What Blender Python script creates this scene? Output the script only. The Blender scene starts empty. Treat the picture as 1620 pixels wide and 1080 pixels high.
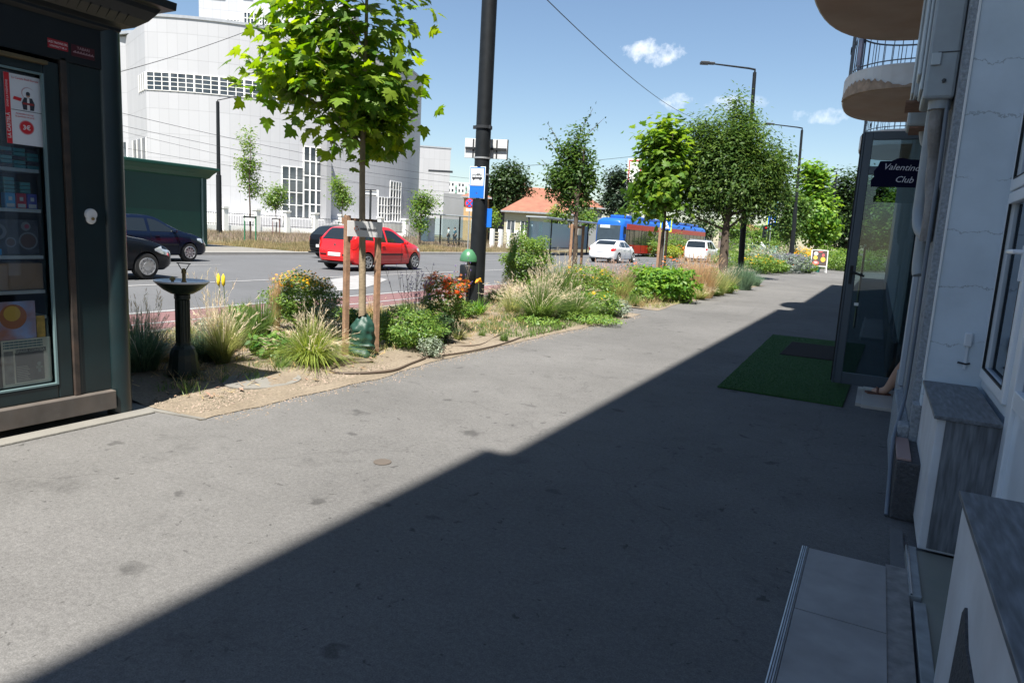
import bpy, bmesh, math, random
import numpy as np
from mathutils import Vector, Matrix
R=math.radians
random.seed(7); rng=np.random.default_rng(7)
S=bpy.context.scene; COL=S.collection
# ---------------- camera -------------------------------------------------
CH=1.43; YAW=R(27.8); PIT=R(9.0); ROLL=R(3.15); FPX=1080.0
fwd=Vector((-math.sin(YAW)*math.cos(PIT),math.cos(YAW)*math.cos(PIT),-math.sin(PIT)))
r0=Vector((math.cos(YAW),math.sin(YAW),0)); u0=r0.cross(fwd)
rt=r0*math.cos(ROLL)+u0*math.sin(ROLL); up=u0*math.cos(ROLL)-r0*math.sin(ROLL)
cd=bpy.data.cameras.new('camera'); cam=bpy.data.objects.new('camera',cd); COL.objects.link(cam)
cd.sensor_width=36; cd.lens=24.0; cd.clip_end=3000; cd.clip_start=0.05
m=Matrix((rt,up,-fwd)).transposed().to_4x4(); m.translation=Vector((0,0,CH)); cam.matrix_world=m
S.camera=cam
O=Vector((0,0,CH))
def ray(px,py): return fwd+rt*((px-810)/FPX)-up*((py-540)/FPX)
def sv(px,py,D): return O+ray(px,py)*D              # point at depth D
def sg(px,py,z=0.0):                                 # point on the ground
    d=ray(px,py); return O+d*((z-CH)/d.z)
def dep(p): return (Vector(p)-O).dot(fwd)
# ---------------- world, sun, exposure -----------------------------------
w=bpy.data.worlds.new('World'); S.world=w; w.use_nodes=True
nt=w.node_tree; nt.nodes.clear()
wo=nt.nodes.new('ShaderNodeOutputWorld'); bg=nt.nodes.new('ShaderNodeBackground')
sky=nt.nodes.new('ShaderNodeTexSky'); sky.sky_type='NISHITA'; sky.sun_disc=False
SUN_EL=R(64); SUN_AZ=R(163)                          # azimuth clockwise from +Y
sky.sun_elevation=SUN_EL; sky.sun_rotation=SUN_AZ; sky.air_density=1.15; sky.dust_density=.35; sky.ozone_density=3.0
tc=nt.nodes.new('ShaderNodeTexCoord')
def cloud_nodes():
    # thin fair-weather clouds at fixed compass directions
    acc=None
    spots=[((1028,84),.052,.016,1.0),((1074,162),.030,.013,.8),((1145,166),.036,.011,.55),((1290,184),.045,.011,.6),((1185,160),.035,.010,.4)]
    nz=nt.nodes.new('ShaderNodeTexNoise'); nz.inputs['Scale'].default_value=34; nz.inputs['Detail'].default_value=7; nz.inputs['Roughness'].default_value=.62
    nt.links.new(tc.outputs['Generated'],nz.inputs['Vector'])
    for (px,py),sw,sh,a in spots:
        d=ray(px,py).normalized(); az=math.atan2(d.x,d.y); el=math.asin(d.z)
        side=Vector((math.cos(az),-math.sin(az),0)); upv=side.cross(d)
        def dot(v,k):
            n=nt.nodes.new('ShaderNodeVectorMath'); n.operation='DOT_PRODUCT'; n.inputs[1].default_value=v
            nt.links.new(tc.outputs['Generated'],n.inputs[0])
            s=nt.nodes.new('ShaderNodeMath'); s.operation='DIVIDE'; s.inputs[1].default_value=k; nt.links.new(n.outputs['Value'],s.inputs[0])
            q=nt.nodes.new('ShaderNodeMath'); q.operation='MULTIPLY'; nt.links.new(s.outputs[0],q.inputs[0]); nt.links.new(s.outputs[0],q.inputs[1]); return q
        a1=dot(side,sw); a2=dot(upv,sh)
        ad=nt.nodes.new('ShaderNodeMath'); ad.operation='ADD'; nt.links.new(a1.outputs[0],ad.inputs[0]); nt.links.new(a2.outputs[0],ad.inputs[1])
        # facing the right way only
        f=nt.nodes.new('ShaderNodeVectorMath'); f.operation='DOT_PRODUCT'; f.inputs[1].default_value=d; nt.links.new(tc.outputs['Generated'],f.inputs[0])
        g=nt.nodes.new('ShaderNodeMath'); g.operation='GREATER_THAN'; g.inputs[1].default_value=.5; nt.links.new(f.outputs['Value'],g.inputs[0])
        mr=nt.nodes.new('ShaderNodeMapRange'); mr.inputs['From Min'].default_value=2.0; mr.inputs['From Max'].default_value=0; mr.inputs['To Min'].default_value=0; mr.inputs['To Max'].default_value=1; mr.interpolation_type='SMOOTHSTEP'
        nt.links.new(ad.outputs[0],mr.inputs['Value'])
        ns=nt.nodes.new('ShaderNodeMath'); ns.operation='MULTIPLY_ADD'; ns.inputs[1].default_value=3.2; ns.inputs[2].default_value=-2.3; nt.links.new(nz.outputs['Fac'],ns.inputs[0])
        sm=nt.nodes.new('ShaderNodeMath'); sm.operation='ADD'; nt.links.new(mr.outputs[0],sm.inputs[0]); nt.links.new(ns.outputs[0],sm.inputs[1])
        m2=nt.nodes.new('ShaderNodeMapRange'); m2.inputs['From Min'].default_value=.0; m2.inputs['From Max'].default_value=.75; m2.inputs['To Max'].default_value=a*.72
        nt.links.new(sm.outputs[0],m2.inputs['Value'])
        mu=nt.nodes.new('ShaderNodeMath'); mu.operation='MULTIPLY'; nt.links.new(m2.outputs[0],mu.inputs[0]); nt.links.new(g.outputs[0],mu.inputs[1])
        if acc is None: acc=mu
        else:
            mx=nt.nodes.new('ShaderNodeMath'); mx.operation='MAXIMUM'; nt.links.new(acc.outputs[0],mx.inputs[0]); nt.links.new(mu.outputs[0],mx.inputs[1]); acc=mx
    return acc
cl=cloud_nodes()
mix=nt.nodes.new('ShaderNodeMix'); mix.data_type='RGBA'; mix.inputs['B'].default_value=(9.5,9.8,10.2,1)
nt.links.new(cl.outputs[0],mix.inputs['Factor']); nt.links.new(sky.outputs[0],mix.inputs['A'])
nt.links.new(mix.outputs['Result'],bg.inputs['Color']); nt.links.new(bg.outputs[0],wo.inputs['Surface'])
bg.inputs['Strength'].default_value=0.057
ld=bpy.data.lights.new('sun','SUN'); ld.energy=5.0; ld.angle=R(.53); ld.color=(1,.95,.87)
lo=bpy.data.objects.new('sun',ld); COL.objects.link(lo)
sd=Vector((math.sin(SUN_AZ)*math.cos(SUN_EL),math.cos(SUN_AZ)*math.cos(SUN_EL),math.sin(SUN_EL)))
lo.rotation_euler=(-sd).to_track_quat('-Z','Y').to_euler(); lo.location=(5,-10,30)
S.view_settings.view_transform='Standard'; S.view_settings.look='None'; S.view_settings.gamma=1
S.view_settings.exposure=1.36
S.render.engine='CYCLES'
S.cycles.max_bounces=8; S.cycles.transparent_max_bounces=12
# ---------------- materials ----------------------------------------------
MC={}
def mat(name,col,rough=.6,metal=0,var=.12,vs=3.0,bump=0,bs=40,spec=.5,alt=None,altw=.5,alts=1.0,island=0,trans=0,coat=0,detail=4):
    if name in MC: return MC[name]
    M=bpy.data.materials.new(name); M.use_nodes=True; n=M.node_tree; L=n.links
    b=n.nodes['Principled BSDF']; b.inputs['Roughness'].default_value=rough; b.inputs['Metallic'].default_value=metal
    b.inputs['Specular IOR Level'].default_value=spec
    if coat: b.inputs['Coat Weight'].default_value=coat; b.inputs['Coat Roughness'].default_value=.04
    t=n.nodes.new('ShaderNodeTexCoord')
    c=(*col,1); out=None
    rgb=n.nodes.new('ShaderNodeRGB'); rgb.outputs[0].default_value=c; out=rgb.outputs[0]
    if alt is not None:
        nz=n.nodes.new('ShaderNodeTexNoise'); nz.inputs['Scale'].default_value=alts; nz.inputs['Detail'].default_value=6; L.new(t.outputs['Object'],nz.inputs['Vector'])
        mr=n.nodes.new('ShaderNodeMapRange'); mr.inputs['From Min'].default_value=.5-.12; mr.inputs['From Max'].default_value=.5+.12; mr.inputs['To Max'].default_value=altw; L.new(nz.outputs['Fac'],mr.inputs['Value'])
        mx=n.nodes.new('ShaderNodeMix'); mx.data_type='RGBA'; mx.inputs['B'].default_value=(*alt,1); L.new(out,mx.inputs['A']); L.new(mr.outputs[0],mx.inputs['Factor']); out=mx.outputs['Result']
    if var or island:
        hs=n.nodes.new('ShaderNodeHueSaturation'); L.new(out,hs.inputs['Color'])
        nz=n.nodes.new('ShaderNodeTexNoise'); nz.inputs['Scale'].default_value=vs; nz.inputs['Detail'].default_value=detail; L.new(t.outputs['Object'],nz.inputs['Vector'])
        mr=n.nodes.new('ShaderNodeMapRange'); mr.inputs['From Min'].default_value=.25; mr.inputs['From Max'].default_value=.75; mr.inputs['To Min'].default_value=1-var; mr.inputs['To Max'].default_value=1+var; L.new(nz.outputs['Fac'],mr.inputs['Value'])
        v=mr.outputs[0]
        if island:
            g=n.nodes.new('ShaderNodeNewGeometry'); m3=n.nodes.new('ShaderNodeMapRange'); m3.inputs['To Min'].default_value=1-island; m3.inputs['To Max'].default_value=1+island; L.new(g.outputs['Random Per Island'],m3.inputs['Value'])
            mm=n.nodes.new('ShaderNodeMath'); mm.operation='MULTIPLY'; L.new(v,mm.inputs[0]); L.new(m3.outputs[0],mm.inputs[1]); v=mm.outputs[0]
            m4=n.nodes.new('ShaderNodeMapRange'); m4.inputs['To Min'].default_value=.5+.025; m4.inputs['To Max'].default_value=.5-.03; L.new(g.outputs['Random Per Island'],m4.inputs['Value']); L.new(m4.outputs[0],hs.inputs['Hue'])
        L.new(v,hs.inputs['Value']); out=hs.outputs['Color']
    L.new(out,b.inputs['Base Color'])
    if bump:
        nz=n.nodes.new('ShaderNodeTexNoise'); nz.inputs['Scale'].default_value=bs; nz.inputs['Detail'].default_value=5; L.new(t.outputs['Object'],nz.inputs['Vector'])
        bp=n.nodes.new('ShaderNodeBump'); bp.inputs['Strength'].default_value=bump; bp.inputs['Distance'].default_value=.01; L.new(nz.outputs['Fac'],bp.inputs['Height']); L.new(bp.outputs[0],b.inputs['Normal'])
    if trans:
        tr=n.nodes.new('ShaderNodeBsdfTranslucent'); ms=n.nodes.new('ShaderNodeMixShader'); ms.inputs[0].default_value=trans
        h2=n.nodes.new('ShaderNodeHueSaturation'); h2.inputs['Value'].default_value=1.9; h2.inputs['Hue'].default_value=.485; h2.inputs['Saturation'].default_value=1.1; L.new(out,h2.inputs['Color']); L.new(h2.outputs[0],tr.inputs['Color'])
        L.new(b.outputs[0],ms.inputs[1]); L.new(tr.outputs[0],ms.inputs[2]); L.new(ms.outputs[0],n.nodes['Material Output'].inputs['Surface'])
    MC[name]=M; return M
def glass(name,tint=(.8,.9,.9),rough=.02,alpha=.75,refl=.10):
    if name in MC: return MC[name]
    M=bpy.data.materials.new(name); M.use_nodes=True; n=M.node_tree; L=n.links; n.nodes.remove(n.nodes['Principled BSDF'])
    tr=n.nodes.new('ShaderNodeBsdfTransparent'); tr.inputs[0].default_value=(*tint,1)
    gl=n.nodes.new('ShaderNodeBsdfGlossy'); gl.inputs['Roughness'].default_value=rough; gl.inputs['Color'].default_value=(.9,.95,1,1)
    fr=n.nodes.new('ShaderNodeFresnel'); fr.inputs['IOR'].default_value=1.5
    t=n.nodes.new('ShaderNodeTexCoord'); nz=n.nodes.new('ShaderNodeTexNoise'); nz.inputs['Scale'].default_value=4; L.new(t.outputs['Object'],nz.inputs['Vector'])
    a=n.nodes.new('ShaderNodeMath'); a.operation='MULTIPLY_ADD'; a.inputs[1].default_value=refl; L.new(nz.outputs['Fac'],a.inputs[0]); L.new(fr.outputs[0],a.inputs[2])
    ms=n.nodes.new('ShaderNodeMixShader'); L.new(a.outputs[0],ms.inputs[0]); L.new(tr.outputs[0],ms.inputs[1]); L.new(gl.outputs[0],ms.inputs[2])
    L.new(ms.outputs[0],n.nodes['Material Output'].inputs['Surface']); MC[name]=M; return M
white=mat('white_paint',(.78,.78,.77),.5,var=.06); black=mat('black_paint',(.008,.010,.012),.5,var=.3,vs=8,bump=.05,spec=.3)
dark=mat('dark_metal',(.035,.038,.042),.45,.3); rubber=mat('tyre_rubber',(.02,.02,.02),.85); steel=mat('rim_silver',(.5,.51,.53),.3,.8)
galv=mat('galvanised',(.42,.43,.44),.45,.6,var=.2,vs=6); greypl=mat('grey_plastic',(.36,.40,.42),.5,var=.08)
carglass=mat('car_glass',(.012,.016,.018),.04,spec=.8,var=0); chrome=mat('chrome',(.7,.7,.72),.15,1)
redl=mat('tail_lamp_red',(.45,.015,.015),.15,coat=.6); clearl=mat('head_lamp_clear',(.7,.73,.76),.08,.3,coat=1)
plate=mat('number_plate',(.75,.76,.78),.5,var=.02)
wood=mat('stake_wood',(.30,.17,.10),.8,var=.3,vs=14,bump=.3,alt=(.2,.14,.10),alts=6)
redp=mat('red_print',(.6,.02,.03),.5,var=0); whitep=mat('white_print',(.75,.75,.75),.55,var=0); blackp=mat('black_print',(.02,.02,.022),.6,var=0)
bluep=mat('blue_print',(.01,.14,.62),.35,var=.04,vs=10)
# ---------------- mesh helpers -------------------------------------------
def tag(o,label=None,cat=None,group=None,kind=None):
    if label: o['label']=label
    if cat: o['category']=cat
    if group: o['group']=group
    if kind: o['kind']=kind
    return o
def link(name,me,mt,parent=None,smooth=False):
    o=bpy.data.objects.new(name,me); COL.objects.link(o)
    if mt is not None:
        for x in (mt if isinstance(mt,(list,tuple)) else [mt]): me.materials.append(x)
    if smooth: me.polygons.foreach_set('use_smooth',[True]*len(me.polygons))
    if parent: o.parent=parent
    return o
def empty(name,loc,rz=0,label=None,cat=None,group=None):
    o=bpy.data.objects.new(name,None); o.empty_display_size=.1; COL.objects.link(o); o.location=loc; o.rotation_euler=(0,0,rz)
    return tag(o,label,cat,group)
class MB:
    def __init__(s): s.v=[]; s.f=[]; s.mi=[]
    def add(s,v,f,mi=0):
        k=len(s.v); s.v+= [tuple(p) for p in v]; s.f+=[tuple(i+k for i in q) for q in f]; s.mi+=[mi]*len(f); return s
    def box(s,x0,x1,y0,y1,z0,z1,mi=0,rz=0,piv=None):
        v=[Vector(p) for p in ((x0,y0,z0),(x1,y0,z0),(x1,y1,z0),(x0,y1,z0),(x0,y0,z1),(x1,y0,z1),(x1,y1,z1),(x0,y1,z1))]
        if rz:
            c=Vector(piv) if piv else Vector(((x0+x1)/2,(y0+y1)/2,0)); M=Matrix.Rotation(rz,3,'Z'); v=[M@(p-c)+c for p in v]
        return s.add(v,[(0,3,2,1),(4,5,6,7),(0,1,5,4),(1,2,6,5),(2,3,7,6),(3,0,4,7)],mi)
    def obox(s,c,ax,ay,az,mi=0):   # oriented box from centre and three half vectors
        c=Vector(c);ax=Vector(ax);ay=Vector(ay);az=Vector(az)
        v=[c+ax*i+ay*j+az*k for k in(-1,1) for (i,j) in((-1,-1),(1,-1),(1,1),(-1,1))]
        return s.add(v,[(0,3,2,1),(4,5,6,7),(0,1,5,4),(1,2,6,5),(2,3,7,6),(3,0,4,7)],mi)
    def beam(s,a,b,w,h,mi=0,upv=(0,0,1)):
        a=Vector(a);b=Vector(b);d=(b-a); L=d.length; d.normalize(); u=Vector(upv)
        if abs(d.dot(u))>.98: u=Vector((1,0,0))
        x=d.cross(u).normalized(); y=x.cross(d)
        return s.obox((a+b)/2,x*w/2,d*L/2,y*h/2,mi)
    def tube(s,path,rad,n=8,mi=0,caps=True):
        P=[Vector(p) for p in path]; rr=rad if isinstance(rad,(list,tuple)) else [rad]*len(P)
        vs=[];fs=[]; px=None
        for i,p in enumerate(P):
            t=(P[min(i+1,len(P)-1)]-P[max(i-1,0)]).normalized()
            if px is None: px=t.cross(Vector((0,0,1)) if abs(t.z)<.9 else Vector((1,0,0))).normalized()
            else: px=(px-t*px.dot(t)).normalized()
            py=t.cross(px)
            for k in range(n):
                a=2*math.pi*k/n; vs.append(p+(px*math.cos(a)+py*math.sin(a))*rr[i])
        for i in range(len(P)-1):
            for k in range(n): fs.append((i*n+k,i*n+(k+1)%n,(i+1)*n+(k+1)%n,(i+1)*n+k))
        if caps: fs.append(tuple(range(n-1,-1,-1))); fs.append(tuple((len(P)-1)*n+k for k in range(n)))
        return s.add(vs,fs,mi)
    def lathe(s,prof,c=(0,0,0),n=24,axis='z',mi=0):
        vs=[];fs=[]; c=Vector(c)
        for r,z in prof:
            for k in range(n):
                a=2*math.pi*k/n; p=(r*math.cos(a),r*math.sin(a),z)
                if axis=='x': p=(z,r*math.cos(a),r*math.sin(a))
                if axis=='y': p=(r*math.cos(a),z,-r*math.sin(a))
                vs.append(c+Vector(p))
        for i in range(len(prof)-1):
            for k in range(n): fs.append((i*n+k,i*n+(k+1)%n,(i+1)*n+(k+1)%n,(i+1)*n+k))
        fs.append(tuple(range(n-1,-1,-1))); fs.append(tuple((len(prof)-1)*n+k for k in range(n)))
        return s.add(vs,fs,mi)
    def prism(s,pts,h,mi=0):     # pts: list of 3D points (planar), h: extrusion vector
        h=Vector(h); n=len(pts); v=[Vector(p) for p in pts]+[Vector(p)+h for p in pts]
        return s.add(v,[tuple(range(n-1,-1,-1)),tuple(range(n,2*n))]+[(i,(i+1)%n,n+(i+1)%n,n+i) for i in range(n)],mi)
    def build(s,name,mt,parent=None,smooth=False,bevel=0,off=None):
        me=bpy.data.meshes.new(name); me.from_pydata(s.v,[],s.f); me.polygons.foreach_set('material_index',s.mi)
        bm=bmesh.new(); bm.from_mesh(me); bmesh.ops.recalc_face_normals(bm,faces=bm.faces); bm.to_mesh(me); bm.free()
        o=link(name,me,mt,parent,smooth)
        if smooth:
            try: me.set_sharp_from_angle(angle=R(40))
            except Exception: pass
        if bevel:
            b=o.modifiers.new('bevel','BEVEL'); b.width=bevel; b.segments=2; b.limit_method='ANGLE'; b.angle_limit=R(40)
        return o
def rotm(n,tilt=(0,0),yaw=True,dirs=None):
    pass
def npmesh(name,V,F,mt,parent=None,mi=None,smooth=False):
    """V (N,3); F (M,k) uniform polygon size"""
    me=bpy.data.meshes.new(name); N=len(V); Mf,k=F.shape
    me.vertices.add(N); me.vertices.foreach_set('co',V.astype(np.float32).ravel())
    me.loops.add(Mf*k); me.loops.foreach_set('vertex_index',F.astype(np.int32).ravel())
    me.polygons.add(Mf); me.polygons.foreach_set('loop_start',np.arange(0,Mf*k,k,dtype=np.int32)); me.polygons.foreach_set('loop_total',np.full(Mf,k,dtype=np.int32))
    if mi is not None: me.polygons.foreach_set('material_index',mi.astype(np.int32))
    me.update(calc_edges=True); me.validate()
    return link(name,me,mt,parent,smooth)
def scatter(tv,tf,P,Nrm,sc,spin=None):
    """template in xy-plane (tip along +y, normal +z) -> at P with normals Nrm"""
    n=len(P); Nrm=Nrm/np.linalg.norm(Nrm,axis=1,keepdims=True)
    a=rng.normal(size=(n,3)) if spin is None else spin
    X=np.cross(a,Nrm); X/=np.linalg.norm(X,axis=1,keepdims=True)+1e-9; Y=np.cross(Nrm,X)
    M=np.stack([X,Y,Nrm],axis=2)
    V=np.einsum('nij,vj->nvi',M,tv)*np.asarray(sc).reshape(-1,1,1)+P[:,None,:]
    F=(tf[None]+(np.arange(n)*len(tv))[:,None,None])
    return V.reshape(-1,3),F.reshape(-1,tf.shape[1])
# leaf templates ---------------------------------------------------------
def leaf_simple():
    v=np.array([(0,0,0),(.28,.35,.05),(0,1,-.08),(-.28,.35,.05)],float); return v,np.array([(0,1,2,3)])
def leaf_narrow():
    v=np.array([(0,0,0),(.19,.42,.03),(0,1,-.1),(-.19,.42,.03)],float); return v,np.array([(0,1,2,3)])
def leaf_maple():
    # five-lobed palmate leaf with teeth, as a fan of triangles round the centre
    R_=[(0,-.02),(.22,-.12),(.36,-.02),(.60,.10),(.42,.20),(.60,.42),(.38,.40),(.30,.36),(.28,.60),(.16,.62),(0,1.0),(-.16,.62),(-.28,.60),(-.30,.36),(-.38,.40),(-.60,.42),(-.42,.20),(-.60,.10),(-.36,-.02),(-.22,-.12)]
    v=[(0,.25,0.04)]+[(x,y,-.22*(x*x)-.12*max(0,y-.4)) for x,y in R_]; n=len(R_)
    return np.array(v,float),np.array([(0,1+i,1+(i+1)%n) for i in range(n)])
def leaf_hair():
    v=np.array([(0,0,0),(.055,.4,0),(0,1,0),(-.055,.4,0)],float); return v,np.array([(0,1,2,3)])
LS,LN,LM,LH=leaf_simple(),leaf_narrow(),leaf_maple(),leaf_hair()
# blades -----------------------------------------------------------------
def blades(n,h,r0_,spread,wd,droop=.5,seg=4,hv=.6,base=(0,0,0),lean=(0,0)):
    """n curved blades from a tuft; returns V,F"""
    az=rng.uniform(0,2*np.pi,n); rr=r0_*np.sqrt(rng.uniform(0,1,n)); L=h*(1-hv*rng.uniform(0,1,n)**.8); out=spread*1.5*rng.uniform(.03,1,n)**1.1
    bx=base[0]+rr*np.cos(az); by=base[1]+rr*np.sin(az); d=np.stack([np.cos(az+rng.normal(0,.5,n)),np.sin(az+rng.normal(0,.5,n))],1)
    V=np.zeros((n,(seg+1)*2,3)); side=np.stack([-d[:,1],d[:,0]],1)
    for k in range(seg+1):
        t=k/seg; o=out*(t**1.35)*L; z=L*(t-(droop*.75)*out*t**2.6-.18*out*t)
        ww=wd*(1-t)**.7*.5+.0006
        cx_=bx+d[:,0]*o+lean[0]*t*t*h; cy_=by+d[:,1]*o+lean[1]*t*t*h
        V[:,2*k,0]=cx_-side[:,0]*ww; V[:,2*k,1]=cy_-side[:,1]*ww; V[:,2*k,2]=base[2]+z
        V[:,2*k+1,0]=cx_+side[:,0]*ww; V[:,2*k+1,1]=cy_+side[:,1]*ww; V[:,2*k+1,2]=base[2]+z
    f=np.array([(2*k,2*k+1,2*k+3,2*k+2) for k in range(seg)])
    F=f[None]+(np.arange(n)*(seg+1)*2)[:,None,None]
    tips=V[:,-1,:].copy(); td=V[:,-1,:]-V[:,-3,:]
    return V.reshape(-1,3),F.reshape(-1,4),tips,td
def cat(*vf):
    V=[];F=[];k=0
    for v,f in vf: V.append(v);F.append(f+k);k+=len(v)
    return np.concatenate(V),np.concatenate(F)
# plant materials
def leafm(n,c,tr=.35,isl=.35): return mat(n,c,.45,var=.15,vs=2,island=isl,trans=tr,spec=.35)
m_maple=leafm('maple_leaf',(.12,.215,.022),.5); m_locust=leafm('locust_leaf',(.068,.128,.032),.36,.45); m_pale=leafm('pale_leaf',(.12,.21,.04),.4)
m_shrub=leafm('shrub_leaf',(.11,.20,.038),.38); m_darks=leafm('dark_leaf',(.035,.07,.022),.25); m_silver=leafm('silver_leaf',(.22,.27,.2),.2,.2)
m_grass=leafm('green_blade',(.10,.17,.045),.35); m_feather=leafm('feather_blade',(.24,.27,.10),.4,.3); m_straw=leafm('straw_blade',(.42,.34,.18),.4,.3); m_plume=leafm('plume',(.62,.55,.40),.5,.2)
m_yel=leafm('yellow_petal',(.75,.42,.01),.3,.25); m_org=leafm('orange_petal',(.80,.23,.03),.3,.3); m_purp=leafm('purple_petal',(.16,.09,.30),.3,.3); m_twig=mat('dry_twig',(.2,.16,.11),.9); m_stem=mat('green_stem',(.09,.13,.05),.8)
m_blue=leafm('blue_green_blade',(.12,.20,.12),.3)
m_bark=mat('bark_brown',(.075,.055,.04),.9,var=.35,vs=9,bump=.8,bs=25); m_barkp=mat('bark_pale_flaking',(.30,.235,.15),.85,var=.2,vs=9,alt=(.2,.15,.1),alts=5,altw=.7,bump=.5)
# ======================= GROUND =========================================
def sheet(name,x0,x1,y0,y1,z,mt,nx=1,ny=1):
    xs=np.linspace(x0,x1,nx+1); ys=np.linspace(y0,y1,ny+1)
    V=np.array([(x,y,z) for y in ys for x in xs]); F=np.array([(j*(nx+1)+i,j*(nx+1)+i+1,(j+1)*(nx+1)+i+1,(j+1)*(nx+1)+i) for j in range(ny) for i in range(nx)])
    o=npmesh(name,V,F,mt); return tag(o,kind='structure')
def asphalt(name,base,dark_spots=.5,spk=.16,tint=(1,1,1),stain=True,patch=.12):
    M=bpy.data.materials.new(name); M.use_nodes=True; n=M.node_tree; L=n.links; b=n.nodes['Principled BSDF']; b.inputs['Roughness'].default_value=.88; b.inputs['Specular IOR Level'].default_value=.3
    t=n.nodes.new('ShaderNodeTexCoord')
    def noise(s,d=4,r=.5,vec=None):
        q=n.nodes.new('ShaderNodeTexNoise'); q.inputs['Scale'].default_value=s; q.inputs['Detail'].default_value=d; q.inputs['Roughness'].default_value=r; L.new(vec or t.outputs['Object'],q.inputs['Vector']); return q.outputs['Fac']
    def mr(x,a,b_,c,d,sm=False):
        q=n.nodes.new('ShaderNodeMapRange'); q.inputs['From Min'].default_value=a; q.inputs['From Max'].default_value=b_; q.inputs['To Min'].default_value=c; q.inputs['To Max'].default_value=d
        if sm: q.interpolation_type='SMOOTHSTEP'
        L.new(x,q.inputs['Value']); return q.outputs[0]
    def mul(a,b_):
        q=n.nodes.new('ShaderNodeMath'); q.operation='MULTIPLY'; L.new(a,q.inputs[0]); L.new(b_,q.inputs[1]); return q.outputs[0]
    v=mr(noise(.5,5),.3,.7,1-patch,1+patch)
    v=mul(v,mr(noise(7,6,.65),.3,.7,.93,1.07))
    v=mul(v,mr(noise(160,3,.7),.3,.7,1-spk,1+spk))
    v=mul(v,mr(noise(45,3,.7),.3,.7,1-spk*.62,1+spk*.62))
    if stain:
        v=mul(v,mr(noise(.16,3,.5),.35,.65,.90,1.09)); v=mul(v,mr(noise(1.1,6,.6),.35,.68,1.05,.93))
        ve=n.nodes.new('ShaderNodeTexVoronoi'); ve.feature='DISTANCE_TO_EDGE'; ve.inputs['Scale'].default_value=.33
        w2=n.nodes.new('ShaderNodeVectorMath'); w2.operation='MULTIPLY_ADD'; n2=n.nodes.new('ShaderNodeTexNoise'); n2.inputs['Scale'].default_value=2.5; n2.inputs['Detail'].default_value=6; L.new(t.outputs['Object'],n2.inputs['Vector']); L.new(n2.outputs['Color'],w2.inputs[0]); w2.inputs[1].default_value=(.5,.5,.5); L.new(t.outputs['Object'],w2.inputs[2]); L.new(w2.outputs[0],ve.inputs['Vector'])
        ck=mr(ve.outputs['Distance'],0,.0035,.80,1); mk=mr(noise(.45,2,.5),.50,.56,0,1); mxx=n.nodes.new('ShaderNodeMath'); mxx.operation='MAXIMUM'; L.new(ck,mxx.inputs[0]); L.new(mk,mxx.inputs[1]); v=mul(v,mxx.outputs[0])
    if stain:
        # gum spots and oil marks: voronoi discs warped by noise
        wv=n.nodes.new('ShaderNodeVectorMath'); wv.operation='MULTIPLY_ADD'; nz=n.nodes.new('ShaderNodeTexNoise'); nz.inputs['Scale'].default_value=9; nz.inputs['Detail'].default_value=3; L.new(t.outputs['Object'],nz.inputs['Vector'])
        L.new(nz.outputs['Color'],wv.inputs[0]); wv.inputs[1].default_value=(.22,.22,.22); L.new(t.outputs['Object'],wv.inputs[2])
        for sc,rad,st in ((3.1,.15,.17),(6.5,.12,.2),(1.3,.12,.18),(14,.14,.20)):
            vo=n.nodes.new('ShaderNodeTexVoronoi'); vo.inputs['Scale'].default_value=sc; L.new(wv.outputs[0],vo.inputs['Vector'])
            sp=mr(vo.outputs['Distance'],rad*.55,rad*1.25,1,0,True)
            se=n.nodes.new('ShaderNodeSeparateColor'); L.new(vo.outputs['Color'],se.inputs[0])
            g=mr(se.outputs[0],.45,.75,0,st*dark_spots/.5)
            q=n.nodes.new('ShaderNodeMath'); q.operation='MULTIPLY_ADD'; q.inputs[2].default_value=1; 
            pr=mul(sp,g); ng=n.nodes.new('ShaderNodeMath'); ng.operation='SUBTRACT'; ng.inputs[0].default_value=1; L.new(pr,ng.inputs[1]); v=mul(v,ng.outputs[0])
        st2=mr(noise(2.3,8,.72),.57,.72,0,.30); ng=n.nodes.new('ShaderNodeMath'); ng.operation='SUBTRACT'; ng.inputs[0].default_value=1; L.new(st2,ng.inputs[1]); v=mul(v,ng.outputs[0])
    c=n.nodes.new('ShaderNodeVectorMath'); c.operation='SCALE'; c.inputs[0].default_value=[base*k for k in tint]; L.new(v,c.inputs['Scale']); L.new(c.outputs[0],b.inputs['Base Color'])
    bp=n.nodes.new('ShaderNodeBump'); bp.inputs['Strength'].default_value=.55; bp.inputs['Distance'].default_value=.004; L.new(noise(120,4,.7),bp.inputs['Height']); L.new(bp.outputs[0],b.inputs['Normal'])
    return M
m_side=asphalt('sidewalk_asphalt',.110,1.25,.30,(1.02,1.0,.975)); m_road=asphalt('road_asphalt',.098,.2,.08,(.97,1,1.05),False,.10)
m_red=asphalt('red_bike_asphalt',.10,.2,.1,(1.55,.85,.85),True,.1); m_earth=mat('dry_earth',(.14,.12,.08),.95,var=.2,vs=.7,alt=(.15,.16,.07),alts=.15,bump=.4,bs=20)
m_conc=mat('kerb_concrete',(.165,.158,.142),.85,var=.18,vs=3,bump=.4,bs=60); m_line=mat('road_paint',(.25,.25,.25),.7,var=.15,vs=5,alt=(.3,.3,.3),alts=3,altw=.35)
m_gravel=mat('gravel_bed',(.195,.16,.118),.95,var=.3,vs=45,bump=1.0,bs=70,alt=(.12,.095,.065),alts=2.2,altw=.55,detail=6)
sheet('ground',-900,600,-200,1400,-.10,m_earth)
sheet('road',-23.5,-7.72,-40,600,-.08,m_road)
sheet('bike_lane',-9.72,-7.78,-40,24,-.076,m_red)
sheet('sidewalk',-7.6,3,-40,27.0,0,m_side)
sheet('sidewalk_crossing',-7.6,6,27.0,46,0.0,m_side)
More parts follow.
